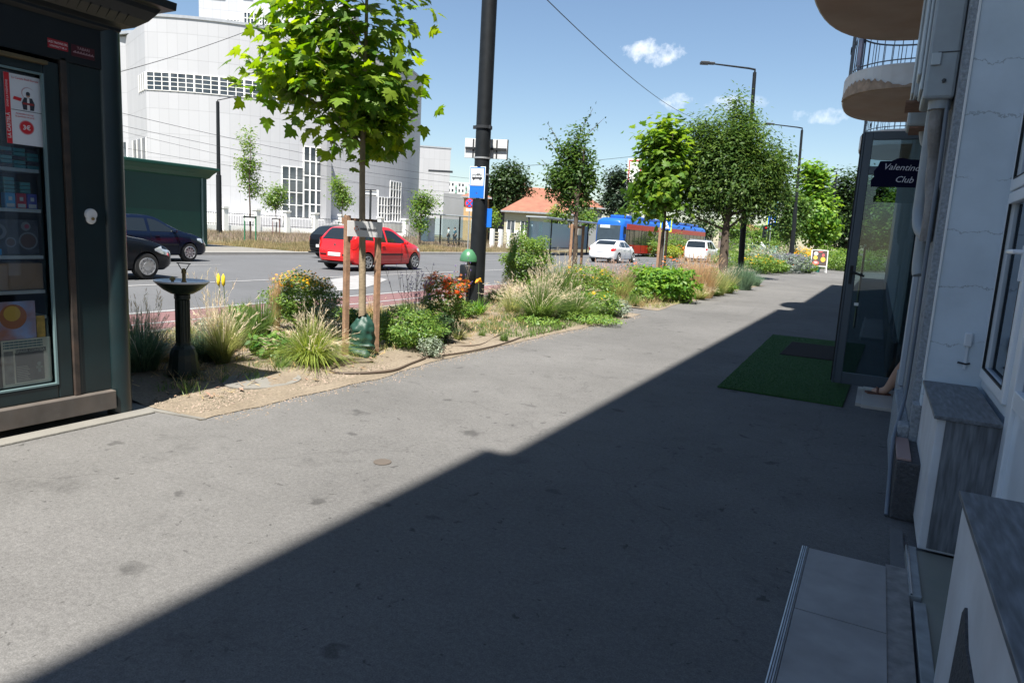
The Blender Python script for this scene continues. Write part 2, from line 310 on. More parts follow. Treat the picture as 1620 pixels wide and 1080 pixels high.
sheet('sidewalk_beyond',-5.2,6,46.0,150,0.0,m_side)
sheet('bed_path',-7.6,-4.15,12.9,13.9,.002,m_side)
sheet('far_pavement',-34,-23.65,-20,24.2,.0,m_conc)
# planting beds with a gently uneven gravel surface
def bed(name,x0,x1,y0,y1,edge=None):
    nx,ny=40,int((y1-y0)*8); xs=np.linspace(0,1,nx+1); ys=np.linspace(y0,y1,ny+1); V=[]
    for y in ys:
        xe=x1+(edge(y) if edge else 0)
        for t in xs:
            x=x0+(xe-x0)*t; z=.012+.02*math.sin(x*3.1+y*1.7)*math.sin(y*2.3)+.012*math.sin(x*9+y*7); z*=min(1,(1-t)*8,t*8)
            V.append((x,y,.006+max(0,z)))
    F=np.array([(j*(nx+1)+i,j*(nx+1)+i+1,(j+1)*(nx+1)+i+1,(j+1)*(nx+1)+i) for j in range(ny) for i in range(nx)])
    return tag(npmesh(name,np.array(V),F,m_gravel,smooth=True),kind='structure')
ET=sorted([(sg(px,py).y,sg(px,py).x) for px,py in ((325,663),(420,641),(508,620),(609,597),(672,576),(760,555),(811,544),(878,528),(915,521),(1000,501))])
def e1(y): return float(np.interp(y,[a for a,_ in ET],[b for _,b in ET]))+4.08+.012*math.sin(y*9)+.008*math.sin(y*23)
bed('planting_bed',-7.6,-4.08,3.12,12.9,e1); bed('planting_bed',-7.6,-4.0,13.9,27,lambda y:.05*math.sin(y*1.9)+.25*max(0,(y-20)/7))
bed('planting_bed',-9.5,-5.0,41,75); 
# loose stones
def stones(name,n,x0,x1,y0,y1,s0,s1,mt):
    tv=np.array([(-.5,-.4,0),(.5,-.45,0),(.55,.4,0),(-.45,.5,0),(-.2,-.2,.5),(.25,-.15,.45),(.2,.25,.5),(-.2,.2,.4)],float)
    tf=np.array([(0,1,5,4),(1,2,6,5),(2,3,7,6),(3,0,4,7),(4,5,6,7)])
    P=np.stack([rng.uniform(x0,x1,n),rng.uniform(y0,y1,n),np.full(n,.008)],1); N=np.tile([0,0,1.],(n,1))+rng.normal(0,.15,(n,3))
    V,F=scatter(tv,tf,P,N,rng.uniform(s0,s1,n)); o=npmesh(name,V,F,mt); return tag(o,'pale loose gravel spread over the planting bed','gravel',kind='stuff')
m_peb=mat('pebbles',(.20,.165,.125),.9,var=.2,vs=20,island=.45)
stones('gravel',45000,-7.5,-4.25,3.15,12.7,.006,.019,m_peb)
# twigs and dead leaves on the bed
P=np.stack([rng.uniform(-7.4,-4.4,900),rng.uniform(3.4,12.5,900),np.full(900,.03)],1)
V,F=scatter(*LN,P,np.tile([0,0,1.],(900,1))+rng.normal(0,.3,(900,3)),rng.uniform(.03,.10,900)); tag(npmesh('leaf_litter',V,F,mat('dead_leaf',(.20,.14,.09),.9,island=.5)),'brown dead leaves and twigs lying on the gravel bed','leaf litter',kind='stuff')
# kerbs
MB().box(-7.72,-7.6,-40,27,-.09,.03).build('kerb',m_conc,bevel=.012)['kind']='structure'
MB().box(-4.63,-4.50,-40,3.05,-.02,.016).build('kerb',m_conc,bevel=.008)['kind']='structure'
MB().box(-23.7,-23.5,-40,400,-.09,.05).build('far_kerb',mat('far_kerb_stone',(.30,.29,.27),.8,var=.1),bevel=.02)['kind']='structure'
MB().prism([(-4.60,3.05,-.02),(-4.10,3.13,-.02),(-4.09,3.16,-.02),(-4.60,3.10,-.02)],(0,0,.03)).build('kerb',m_conc)['kind']='structure'
MB().box(-7.6,-4.62,-12,3.14,-.05,.003).build('kiosk_pad',m_conc)['kind']='structure'
# road markings
def line(x,w,y0,y1,z=-.072): 
    o=MB().add([(x-w/2,y0,z),(x+w/2,y0,z),(x+w/2,y1,z),(x-w/2,y1,z)],[(0,1,2,3)]).build('lane_line',m_line); o['kind']='structure'
line(-9.80,.13,-40,24,-.0715); line(-8.78,.08,-40,24); line(-13.6,.13,-20,60); line(-23.1,.12,-20,300)
for k in range(26): line(-18.6,.12,-6+k*9,-3+k*9)
line(-13.6,.12,64,67)
z=-.0705
o=MB().add([tuple(sg(px,py,z)) for px,py in ((523,442),(578,433.6),(613,442),(596,449),(571,457),(531,460))],[(0,1,2,3,4,5)]).build('road_arrow',m_line); o['kind']='structure'
# pale concrete slab and manhole cover in the gravel, hoses
sl=MB(); c=sg(415,604)
sl.prism([(c.x+.34*math.cos(a)*.9,c.y+.36*math.sin(a),.006) for a in np.linspace(0,2*math.pi,24,endpoint=False)],(0,0,.02)); tag(sl.build('access_cover',m_conc,bevel=.005),'round concrete access cover set in gravel beside the drinking fountain','access cover')
a=sg(605,731); tag(MB().lathe([(.055,.0),(.055,.004),(.045,.007),(.001,.007)],(a.x,a.y,.001),20).build('metal_cap',mat('rusty_cap',(.085,.07,.058),.85)),'small rusty round metal cap set flush in the sidewalk','metal cap')
def hose(name,pts,label,r=.009):
    P=[sg(px,py,.02) for px,py in pts]; 
    Q=[]
    for i in range(len(P)-1):
        for k in range(4):
            t=k/4; p0=P[max(0,i-1)];p1=P[i];p2=P[i+1];p3=P[min(len(P)-1,i+2)]
            Q.append(.5*((2*p1)+(-p0+p2)*t+(2*p0-5*p1+4*p2-p3)*t*t+(-p0+3*p1-3*p2+p3)*t**3))
    Q.append(P[-1]); tag(MB().tube(Q,r,7).build('irrigation_hose',mat('hose_brown',(.07,.05,.035),.6),smooth=True),label,'hose')
hose('h',[(590,572),(545,577),(524,583),(530,589),(570,590),(620,586),(650,575),(680,563)],'brown irrigation hose looping on gravel in front of the watering bag',.013)
hose('h',[(700,562),(740,556),(790,545),(830,532),(870,524),(895,517)],'thin brown irrigation hose running along the sidewalk edge of the bed')
hose('h',[(715,548),(760,545),(785,532),(810,520)],'short brown irrigation hose lying behind the two green tufts')
# ======================= FAR SIDE VERGE ==================================
def turf(name,n,x0,x1,y0,y1,h,wd,mt,label,cat_,z=-.09):
    P=np.stack([rng.uniform(x0,x1,n),rng.uniform(y0,y1,n)],1); tv,tf,_,_=blades(1,1,0,0,wd,seg=2); 
    hh=h*rng.uniform(.4,1,n)*(0.75+.35*np.sin(P[:,0]*1.3+P[:,1]*.7)*np.sin(P[:,1]*.9)); az=rng.uniform(0,6.28,n); b=rng.normal(0,.25,(n,2))*hh[:,None]
    V=np.zeros((n,4,3)); s=np.stack([np.cos(az),np.sin(az)],1)*wd/2
    V[:,0,:2]=P-s;V[:,1,:2]=P+s;V[:,2,:2]=P+s*.3+b;V[:,3,:2]=P-s*.3+b; V[:,:2,2]=z; V[:,2:,2]=z+hh[:,None]
    F=np.array([(0,1,2,3)])[None]+(np.arange(n)*4)[:,None,None]
    return tag(npmesh(name,V.reshape(-1,3),F.reshape(-1,4),mt),label,cat_,kind='stuff')
turf('verge_grass',16000,-32,-23.9,42,62,.17,.02,mat('verge_mix0',(.24,.20,.11),.9,island=.5,trans=.3),'short dry grass on the verge before the bus shelter','grass')
turf('verge_grass',46000,-32,-23.9,24.4,42,.45,.02,mat('verge_mix',(.24,.22,.10),.9,island=.5,var=.3,vs=.6,alt=(.33,.25,.14),alts=.5,altw=.8,trans=.3),'dry green and straw grass on the verge across the road','grass')
turf('verge_grass',42000,-60,-32,28,110,.55,.035,mat('verge_mix2',(.26,.22,.12),.9,island=.5,var=.3,vs=.4,alt=(.22,.17,.16),alts=.4,altw=.8,trans=.3),'tall dry meadow grass in front of the white fence','grass')
turf('verge_grass',16000,-24.9,-23.9,62,140,.7,.04,mat('verge_mix3',(.14,.2,.05),.9,island=.5,trans=.3),'bushy green grass beside the road near the bus','grass')
turf('ground_cover',4500,-5.5,-4.15,8.2,12.6,.10,.012,m_grass,'low green weeds at the sidewalk edge of the planting bed','ground cover',.01)
turf('ground_cover',5000,-5.5,-4.05,14.2,26.5,.14,.015,m_feather,'low yellowish weeds along the far bed edge','ground cover',.01)

def weeds(name,n,x0,x1,y0,y1,h,mt,label):
    k=14; C=np.stack([rng.uniform(x0,x1,n),rng.uniform(y0,y1,n)],1); P=np.repeat(C,k,0)+rng.normal(0,.035,(n*k,2)); m=len(P); hh=np.repeat(rng.uniform(.3,1,n),k)*h*rng.uniform(.4,1,m); az=rng.uniform(0,6.28,m); b=rng.normal(0,.6,(m,2))*hh[:,None]
    V=np.zeros((m,4,3)); s_=np.stack([np.cos(az),np.sin(az)],1)*.0035; V[:,0,:2]=P-s_;V[:,1,:2]=P+s_;V[:,2,:2]=P+s_*.3+b;V[:,3,:2]=P-s_*.3+b; V[:,:2,2]=.012; V[:,2:,2]=.012+hh[:,None]
    F=np.array([(0,1,2,3)])[None]+(np.arange(m)*4)[:,None,None]; tag(npmesh(name,V.reshape(-1,3),F.reshape(-1,4),mt),label,'weeds',kind='stuff')
weeds('dry_weeds',700,-7.5,-4.7,3.4,12.8,.14,m_straw,'dry straw-coloured weeds dotted over the gravel bed')
weeds('green_weeds',650,-7.5,-4.75,3.4,12.8,.13,m_grass,'small green weeds dotted over the gravel bed')
weeds('dry_weeds',1200,-7.5,-4.3,14,26.5,.3,m_straw,'dry straw-coloured weeds filling the far half of the bed')
P=np.stack([rng.uniform(-7.4,-4.5,2600),rng.uniform(3.4,12.7,2600),np.full(2600,.022)],1)
V,F=scatter(*LH,P,np.tile([0,0,1.],(2600,1))+rng.normal(0,.25,(2600,3)),rng.uniform(.05,.16,2600)); tag(npmesh('dry_stalks',V,F,m_straw),'dry fallen stalks scattered over the gravel bed','dry stalks',kind='stuff')

ne=2600; ye=rng.uniform(3.2,12.6,ne); xe=np.array([e1(y)-4.08 for y in ye])+np.abs(rng.normal(0,.11,ne))-.06
tv=np.array([(-.5,-.4,0),(.5,-.45,0),(.55,.4,0),(-.45,.5,0),(-.2,-.2,.5),(.25,-.15,.45),(.2,.25,.5),(-.2,.2,.4)],float); tf=np.array([(0,1,5,4),(1,2,6,5),(2,3,7,6),(3,0,4,7),(4,5,6,7)])
V,F=scatter(tv,tf,np.stack([xe,ye,np.full(ne,.001)],1),np.tile([0,0,1.],(ne,1)),rng.uniform(.004,.013,ne)); tag(npmesh('spilled_gravel',V,F,m_peb),'small stones spilled from the bed onto the sidewalk edge','gravel',kind='stuff')
# ======================= PLANTS ==========================================
GB='plants in the sidewalk planting bed'
def P2(px,py): p=sg(px,py); return p.x,p.y
def stem_part(root,pts,mt=m_stem,r=.004,name='stem'):
    b=MB()
    for a,c in pts: b.tube([a,(Vector(a)+Vector(c))/2+Vector((0,0,.02)),c],[r,r*.8,r*.6],4,caps=False)
    return b.build(name,mt,root)
def clump(name,px,py,h,r,n,spread,mt,label,cat_='grass clump',plume=0,droop=.5,wd=.006,mt2=m_plume,seg=5,lean=(0,0),plen=.12,group=GB,pw=.010):
    x,y=P2(px,py); root=empty(name,(x,y,.01),0,label,cat_,group)
    V,F,tips,td=blades(n,h,r,spread,wd,droop,seg,lean=lean); npmesh('blade_tuft',V,F,mt,root)
    if plume:
        V,F,tips,td=blades(plume,h*1.25,r*.8,spread*.8,.003,droop*.8,seg,hv=.4,lean=lean)
        td/=np.linalg.norm(td,axis=1,keepdims=True)+1e-9
        k=9; T=np.repeat(tips,k,0)-np.repeat(td,k,0)*rng.uniform(0,plen,(plume*k,1)); D=np.repeat(td,k,0)+rng.normal(0,.28,(plume*k,3)); 
        nn=rng.normal(size=(plume*k,3)); 
        V2,F2=scatter(*LH,T,np.cross(D,nn),plen*rng.uniform(.25,.5,plume*k),spin=D)
        npmesh('seed_plumes',*cat((V,F),(V2,F2)),mt2,root)['kind']='stuff'
    return root
def bush(name,px,py,rx,ry,h,n,ls,mt,label,cat_='shrub',tmpl=LS,flowers=None,top=1,zlow=.05,group=GB,z0=.01,core=None,xy=None):
    x,y=xy if xy else P2(px,py); root=empty(name,(x,y,z0),0,label,cat_,group)
    u=rng.normal(size=(n,3)); u/=np.linalg.norm(u,axis=1,keepdims=True); rad=rng.uniform(.35,1,n)**.5
    # lumpy outline
    lump=1+.22*np.sin(u[:,0]*5+1.3*px)*np.sin(u[:,1]*4+py)+.12*np.sin(u[:,2]*9+px)
    P=u*rad[:,None]*lump[:,None]; P[:,0]*=rx;P[:,1]*=ry; P[:,2]=(P[:,2]*.5+.5)*h*(.95)+zlow*h
    P[:,2]=np.maximum(P[:,2],.02)
    nr=u*.6+np.array([0,0,.8])+rng.normal(0,.55,(n,3))
    V,F=scatter(*tmpl,P,nr,ls*rng.uniform(.6,1.15,n)); npmesh('foliage',V,F,mt,root)
    st=[((rng.normal(0,rx*.12),rng.normal(0,ry*.12),0),tuple(P[i]*[.8,.8,.9])) for i in rng.choice(n,min(26,n),False)]
    stem_part(root,st,m_stem,max(.003,h*.006),'stems')
    if flowers:
        fm,fn,fs,zmin,nm=flowers
        idx=np.where((P[:,2]>zmin*h)&(rad>.72))[0]
        if len(idx):
            idx=rng.choice(idx,fn); Q=P[idx]*[1.04,1.04,1.0]+rng.normal(0,.015,(fn,3))+[0,0,.03*h]
            pet=[]; 
            k=6; 
            fv=[(0,0,0)]; ff=[]
            for j in range(k):
                a=2*math.pi*j/k; fv+= [(.35*math.cos(a-.4),.35*math.sin(a-.4),.05),(math.cos(a),math.sin(a),.0),(.35*math.cos(a+.4),.35*math.sin(a+.4),.05)]; ff.append((0,1+3*j,2+3*j,3+3*j))
            V,F=scatter(np.array(fv),np.array(ff),Q,np.tile([0,-.25,1.],(fn,1))+rng.normal(0,.35,(fn,3)),fs*rng.uniform(.7,1.2,fn)); npmesh(nm,V,F,fm,root)['kind']='stuff'
    return root
# front group from the kiosk to the watering bag (photo pixel of each root)
clump('feather_grass',224,590,.66,.12,1900,.55,m_blue,'feather grass with pale wispy seed heads right beside the kiosk column',plume=90,mt2=m_plume,wd=.005,droop=.6)
clump('feather_grass',258,572,.34,.14,900,.9,m_straw,'low dry straw-coloured tuft left of the drinking fountain',wd=.005)
clump('feather_grass',352,577,.56,.06,1700,.50,m_feather,'upright golden feather grass tuft just right of the drinking fountain',plume=120,mt2=m_plume,wd=.0045)
clump('feather_grass',322,572,.40,.09,800,.55,m_blue,'small bluish grass tuft behind the drinking fountain base',wd=.004)
bush('yellow_groundcover',280,558,.28,.3,.12,350,.045,leafm('lime_leaf',(.22,.22,.06),.35),'low yellow-green mat of leaves behind the drinking fountain','ground plant')
rk=clump('torch_lily',372,548,.56,.16,650,.5,m_grass,'strap-leaved torch lily clump carrying two yellow flower spikes','torch lily',wd=.014,droop=.5)
for px_,dx in ((0,-.20),(1,-.12)):
    b=MB(); b.tube([(dx*.5,-.02,0),(dx*.9,-.04,.42),(dx,-.05,.74)],[.006,.005,.005],6); b.build('flower_stalk',m_stem,rk)
    b=MB(); b.lathe([(.004,.66),(.018,.68),(.022,.72),(.018,.77),(.004,.80)],(dx,-.05,0),10); b.build('flower_spike',mat('poker_yellow',(.8,.6,.03),.5,var=.2,vs=30),rk,True)
clump('green_reed',410,540,.56,.13,700,.32,m_grass,'upright dark green reed tuft between the torch lily and the yellow flowers',wd=.010,droop=.3)
clump('wispy_grass',335,560,.78,.05,130,.45,m_straw,'very fine tall wispy grass stalks above the torch lily',plume=26,wd=.003,plen=.16)
clump('reed_grass',437,528,.62,.04,420,.13,m_straw,'narrow upright tan reed grass next to the yellow daisy bush',plume=60,mt2=leafm('tan_plume',(.55,.40,.24),.4,.2),wd=.004,droop=.1)
bush('daisy_bush',478,526,.46,.42,.70,6500,.055,m_shrub,'rounded green bush covered in small yellow and orange daisies','flower bush',LN,(m_yel,330,.026,.82,'flowers'),zlow=.12)
bush('daisy_flowers',500,526,.20,.2,.62,260,.03,m_shrub,'orange-tipped flower cluster on the right side of the daisy bush','flower bush',LN,(m_org,60,.018,.7,'flowers'),zlow=.2)
bush('silver_bush',519,535,.24,.22,.42,900,.035,m_silver,'silvery grey leaved bush behind the left tree stake','shrub',LS,zlow=.25)
bush('laurel_plant',432,566,.24,.22,.26,260,.11,leafm('glossy_leaf',(.075,.17,.03),.3),'broad glossy leaved plant at the left foot of the big feather grass','leafy plant',LS)
clump('big_feather_grass',492,576,.56,.10,2200,.85,leafm('bright_blade',(.20,.27,.06),.35),'large spreading yellow-green feather grass left of the tree stakes',plume=110,mt2=m_plume,wd=.006,droop=.75)
clump('small_tuft',446,586,.18,.05,220,.7,m_grass,'small bright green tuft in front of the glossy plant',wd=.005)
bush('salvia_bush',642,552,.48,.36,.50,5200,.05,m_shrub,'dark green salvia bush right of the watering bag with a few purple flowers','shrub',LN,(m_purp,14,.02,.3,'flowers'),zlow=.02)
bush('salvia_bush',688,545,.28,.26,.42,2600,.05,m_darks,'dense dark leafy clump under the red sneezeweed','shrub',LN,zlow=.02)
bush('small_shrub',682,566,.17,.14,.26,620,.035,m_silver,'small grey-green shrub close to the sidewalk edge','shrub',LN,zlow=.02)
hb=bush('sneezeweed',700,528,.36,.30,.80,3200,.055,m_shrub,'tall sneezeweed topped with orange-red flowers beside the black pole','flower plant',LN,(m_org,420,.036,.66,'flowers'),zlow=.1)
def sprays(px,py,n,h,r,label,head=m_purp,name='verbena'):
    x,y=P2(px,py); root=empty(name,(x,y,.01),0,label,'wildflower',GB); b=MB(); hp=[]
    for i in range(n):
        a=random.uniform(0,6.28); q=r*random.random(); dx,dy=math.cos(a)*q,math.sin(a)*q; H_=h*random.uniform(.65,1.05)
        tip=Vector((dx*1.6,dy*1.6,H_)); b.tube([(dx*.4,dy*.4,0),(dx,dy,H_*.5),tip],[.0035,.0028,.002],4,caps=False); hp.append(tip)
        for k in range(3):
            s=Vector((dx,dy,H_*.5)).lerp(tip,random.uniform(.1,.8)); e=s+Vector((random.uniform(-.09,.09),random.uniform(-.09,.09),random.uniform(.08,.18))); b.tube([s,e],[.002,.0015],4,caps=False); hp.append(e)
    b.build('stems',m_twig,root)
    P=np.repeat(np.array([tuple(p) for p in hp]),7,0)+rng.normal(0,.006,(len(hp)*7,3)); V,F=scatter(*LS,P,rng.normal(size=(len(P),3)),np.full(len(P),.016)); npmesh('flower_heads',V,F,head,root)['kind']='stuff'
sprays(655,540,20,.95,.30,'tall sparse verbena with thin grey stems behind the salvia bush')
sprays(715,518,6,1.05,.22,'tall purple verbena stalks between the red flowers and the pole')
ir=clump('day_lily',757,500,.40,.07,130,.55,leafm('lily_blade',(.10,.22,.03),.35),'bright leafy day lily with one yellow bloom at the foot of the black pole','day lily',wd=.03,droop=.5)
b=MB(); b.tube([(0,0,0),(-.02,0,.4),(-.03,0,.62)],[.006,.005,.004],6); b.build('flower_stalk',m_stem,ir)
V,F=scatter(*LS,np.tile([-.03,0,.62],(8,1)),rng.normal(0,.5,(8,3))+[0,-1,.2],np.full(8,.09)); npmesh('bloom',V,F,m_yel,ir)
clump('small_tuft',762,535,.13,.04,200,.5,m_grass,'left one of two small green tufts on bare gravel near the sidewalk',wd=.005)
clump('small_tuft',797,540,.13,.05,220,.6,m_grass,'right one of two small green tufts on bare gravel near the sidewalk',wd=.005)
bush('tall_shrub',830,466,.62,.55,1.30,9000,.085,m_pale,'tall light green leafy shrub right of the black pole','shrub',LN,zlow=.1)
clump('fountain_grass',852,508,.80,.16,2400,.75,m_grass,'fountain grass with masses of pale arching seed heads right of the tall shrub',plume=190,mt2=m_plume,wd=.006,plen=.15,droop=.5)
clump('fountain_grass',810,495,.55,.12,700,.7,m_feather,'pale arching grass in front of the tall shrub',plume=90,mt2=m_plume,wd=.005,plen=.14)
clump('green_grass',905,505,.60,.20,2400,.75,m_grass,'dense fresh green grass mound left of the orange coneflowers',plume=60,mt2=m_plume,wd=.007)
clump('fountain_grass',885,478,.95,.30,1800,.45,m_grass,'tall pale grass around the staked slim tree',plume=130,mt2=m_plume,wd=.006,plen=.16)
clump('fountain_grass',965,472,.85,.45,2200,.5,m_feather,'pinkish seeded grass drift in front of the white sedan',plume=280,mt2=leafm('pink_plume',(.52,.38,.30),.4,.2),wd=.006,plen=.14)
bush('coneflower',925,478,.75,.6,.85,3800,.08,m_shrub,'orange and yellow coneflowers in the middle of the bed','flower plant',LN,(m_yel,90,.035,.6,'flowers'),zlow=.02)
bush('coneflower',945,500,.48,.40,.48,2400,.07,m_shrub,'low green perennial with a few yellow blooms near the sidewalk','flower plant',LN,(m_yel,14,.035,.4,'flowers'),zlow=.02)
bush('grey_shrub',978,502,.24,.22,.34,800,.045,m_silver,'grey woolly leaved plant at the corner of the bed path','shrub',LS,zlow=.02)
bush('weed_patch',850,515,.45,.30,.14,600,.05,leafm('weed_leaf',(.14,.24,.05),.35),'flat bright green weeds beside the sidewalk under the fountain grass','ground plant',LS)
bush('weed_patch',930,512,.60,.35,.16,1500,.05,leafm('weed_leaf',(.14,.24,.05),.35),'flat bright green weeds at the tip of the front bed','ground plant',LS)
bush('leafy_perennial',1045,476,.85,.75,.85,2600,.14,leafm('bright_broad',(.115,.235,.035),.4),'big bright green broad-leaved perennial beyond the bed path','leafy plant',LS,zlow=.02)
bush('leafy_perennial',1005,470,.55,.55,.75,1500,.10,m_shrub,'mid green leafy plant left of the broad-leaved perennial','leafy plant',LN,zlow=.02)
bush('rust_flower',1010,455,.6,.5,.8,900,.07,m_darks,'dark plant with rusty orange flowers behind the bed path','flower plant',LN,(m_org,50,.04,.5,'flowers'))
bush('rust_flower',1064,445,.5,.5,.9,900,.07,m_darks,'rusty dark flower bush right of the staked young maple','flower plant',LN,(m_org,50,.05,.5,'flowers'))
clump('tan_grass',1100,470,1.0,.45,1700,.30,m_straw,'tall tan feather grass drift before the big dark tree',plume=330,mt2=leafm('tan_plume',(.55,.40,.24),.4,.2),wd=.010,plen=.16,droop=.2)
clump('tan_grass',1122,466,.7,.4,1300,.45,m_feather,'yellow-green grass right of the tan feather grass',wd=.010,droop=.3)
clump('tan_grass',1140,463,.75,.35,900,.4,m_feather,'pale grass tuft below the big dark tree trunk',plume=90,wd=.010,droop=.3)
clump('dark_grass',1170,458,.95,.35,1400,.40,m_blue,'dark spiky grass clump at the far end of the front bed',wd=.012,droop=.3)
clump('dark_grass',1188,452,.6,.3,700,.55,m_blue,'smaller dark green grass at the very corner of the front bed',wd=.012,droop=.3)
fr_=random.Random(11)
kinds=[('leafy_filler',m_shrub),('grass_filler',m_feather),('leafy_filler',m_pale),('grass_filler',m_straw),('grass_filler',m_grass),('silver_filler',m_silver)]
FL=[(560,520,1,0,.9),(600,515,2,4,.9),(300,545,2,1,.8),(330,530,2,5,.7),(380,512,2,2,.9),(460,503,2,1,.8),(535,508,2,0,.7),(590,500,2,3,.8),(640,503,2,4,1),(665,510,1,5,.7),(725,540,1,1,.6),(735,505,2,0,.9),(780,478,2,4,1.1),(800,472,2,1,1.2),(850,472,2,0,1.4),(870,462,2,3,1.4),(905,480,1,4,1.3),(935,463,2,1,1.6),(960,458,2,0,1.7),(985,466,1,3,1.5),(1000,485,0,4,1.0),(1012,480,0,0,1.2),(1030,462,1,1,1.7),(1065,468,1,2,1.6),(1082,476,0,4,1.1),(1090,462,1,0,1.6),(1108,474,0,1,1.2),(1128,468,0,4,1.3),(1100,452,2,3,2.0),(1125,450,2,0,2.0),(1150,464,0,2,1.2),(1160,452,1,1,1.7),(1070,450,2,5,2.0),(1040,450,2,4,2.0),(1002,455,2,2,1.8),(1178,446,1,0,1.4)]
FLAB=['small leafy plant at the foot of the right stake', 'green grass tuft directly behind the watering bag', 'pale grass tuft behind the bowl of the drinking fountain', 'grey leaved plant behind the torch lily', 'light green leafy plant between torch lily and tan reed grass', 'pale grass tuft left behind the yellow daisy bush', 'leafy plant behind the left stake near the road kerb', 'dry tan tuft behind the right stake near the road kerb', 'green grass behind the salvia bush near the road kerb', 'grey plant under the verbena stalks', 'pale small tuft left of the day lily', 'leafy plant behind the day lily at the pole foot', 'green grass just right of the black pole', 'pale grass right of the black pole by the kerb', 'leafy plant behind the fountain grass at the kerb', 'dry tan grass left of the slim tree foot', 'fresh green grass at the foot of the slim tree', 'pale grass right of the slim tree by the kerb', 'leafy green plant right of the slim tree stakes', 'dry grass between slim tree and bed path', 'green grass tuft on the near side of the broad-leaved perennial', 'leafy plant left of the broad-leaved perennial by the sidewalk', 'pale grass behind the broad-leaved perennial', 'light leafy plant right behind the broad-leaved perennial', 'green tuft at the right foot of the broad-leaved perennial', 'leafy plant between broad-leaved perennial and tan grass', 'pale tuft before the tan feather grass at the sidewalk', 'green tuft before the tan grass at the sidewalk', 'light green plant behind the tan feather grass', 'leafy plant under the locust trunk by the kerb', 'light green plant right of the locust trunk', 'pale grass beside the dark spiky grass', 'grey plant right of the far maple stakes', 'fresh green grass left of the far maple stakes', 'light green plant by the kerb opposite the bed path', 'last leafy plant at the far tip of the front bed']
for i,(px,py,sd,kd,sc) in enumerate(FL):
    nm,mt_=kinds[kd]
    lab=FLAB[i]
    if nm=='grass_filler': clump('grass_tuft',px,py,.36*sc,.08*sc,int(520*sc),.75,mt_,lab,'grass tuft',plume=0 if kd==4 else int(50*sc),wd=.006+.002*sc,plen=.1*sc)
    else: bush('leafy_plant',px,py,.22*sc,.20*sc,.30*sc,int(750*sc),.05+.02*sc,mt_,lab,'leafy plant',LN if kd else LS,None,zlow=.02)
# bed beyond the crossing
G2='plants in the bed beyond the crossing'
for i,(px,py,rx,h,mt_,lab,fl) in enumerate([
 (1205,433,1.0,1.0,m_shrub,'green bush with yellow heads at the near left of the far bed',(m_yel,120,.06,.5,'flowers')),
 (1150,425,1.1,1.1,m_pale,'yellow-green bush behind the big dark tree trunk',None),
 (1225,432,.9,.75,m_pale,'low lime green bush at the front of the far bed',None),
 (1212,424,1.3,1.5,m_silver,'tall greyish flower mass in the far bed',(leafm('dusky',(.35,.2,.12),.3),150,.05,.6,'flowers')),
 (1248,432,1.3,1.25,leafm('lavender_leaf',(.16,.19,.17),.3),'silvery lavender mound in the far bed',(m_purp,140,.05,.5,'flowers')),
 (1268,424,1.1,1.5,m_shrub,'bush of bright yellow flowers behind the lavender',(m_yel,330,.09,.55,'flowers')),
 (1274,432,.7,.7,m_shrub,'green flowering bush next to the sandwich board',(m_org,60,.05,.5,'flowers'))]):
    bush('perennial_bush',px,py,rx,rx,h,2200,.13,mt_,lab,'flower bush',LN if i%2 else LS,fl,group=G2,zlow=.02)
for i,(px,D,zt,rx,mt_,lab) in enumerate([(1022,64,1.9,1.3,m_pale,'round green bush in front of the bus'),(1050,66,2.5,1.9,m_shrub,'tall green bush left of the minivan'),(1072,66,2.3,1.4,m_shrub,'tall loose bush directly behind the minivan'),(1062,62,1.2,1.0,leafm('lime_bush',(.2,.26,.03),.3),'low lime yellow bush before the bus'),(1078,70,1.3,1.2,m_org,'orange flowering bush near the bus rear'),
 (1320,52,1.9,1.6,m_shrub,'green hedge bush behind the sandwich board'),(1338,50,1.6,1.4,m_pale,'light green bush beside the open glass door'),(1362,52,1.7,1.7,m_shrub,'dark bush seen through the left edge of the glass door'),(1390,54,1.9,1.8,m_shrub,'wide bush seen through the middle of the glass door'),(1305,56,1.7,1.6,m_shrub,'leafy bush straight behind the sandwich board'),(1235,60,2.6,1.7,m_pale,'pale tall bush under the traffic light'),(1176,60,2.3,1.8,m_shrub,'dark green bush left of the street lamp foot')]):
    p=sv(px,400,D); bush('roadside_bush',px,py,rx,rx,zt,2000,.16,mt_,lab,'bush',LS,None,group='bushes along the far roadside',z0=-.08,xy=(p.x,p.y),zlow=0)
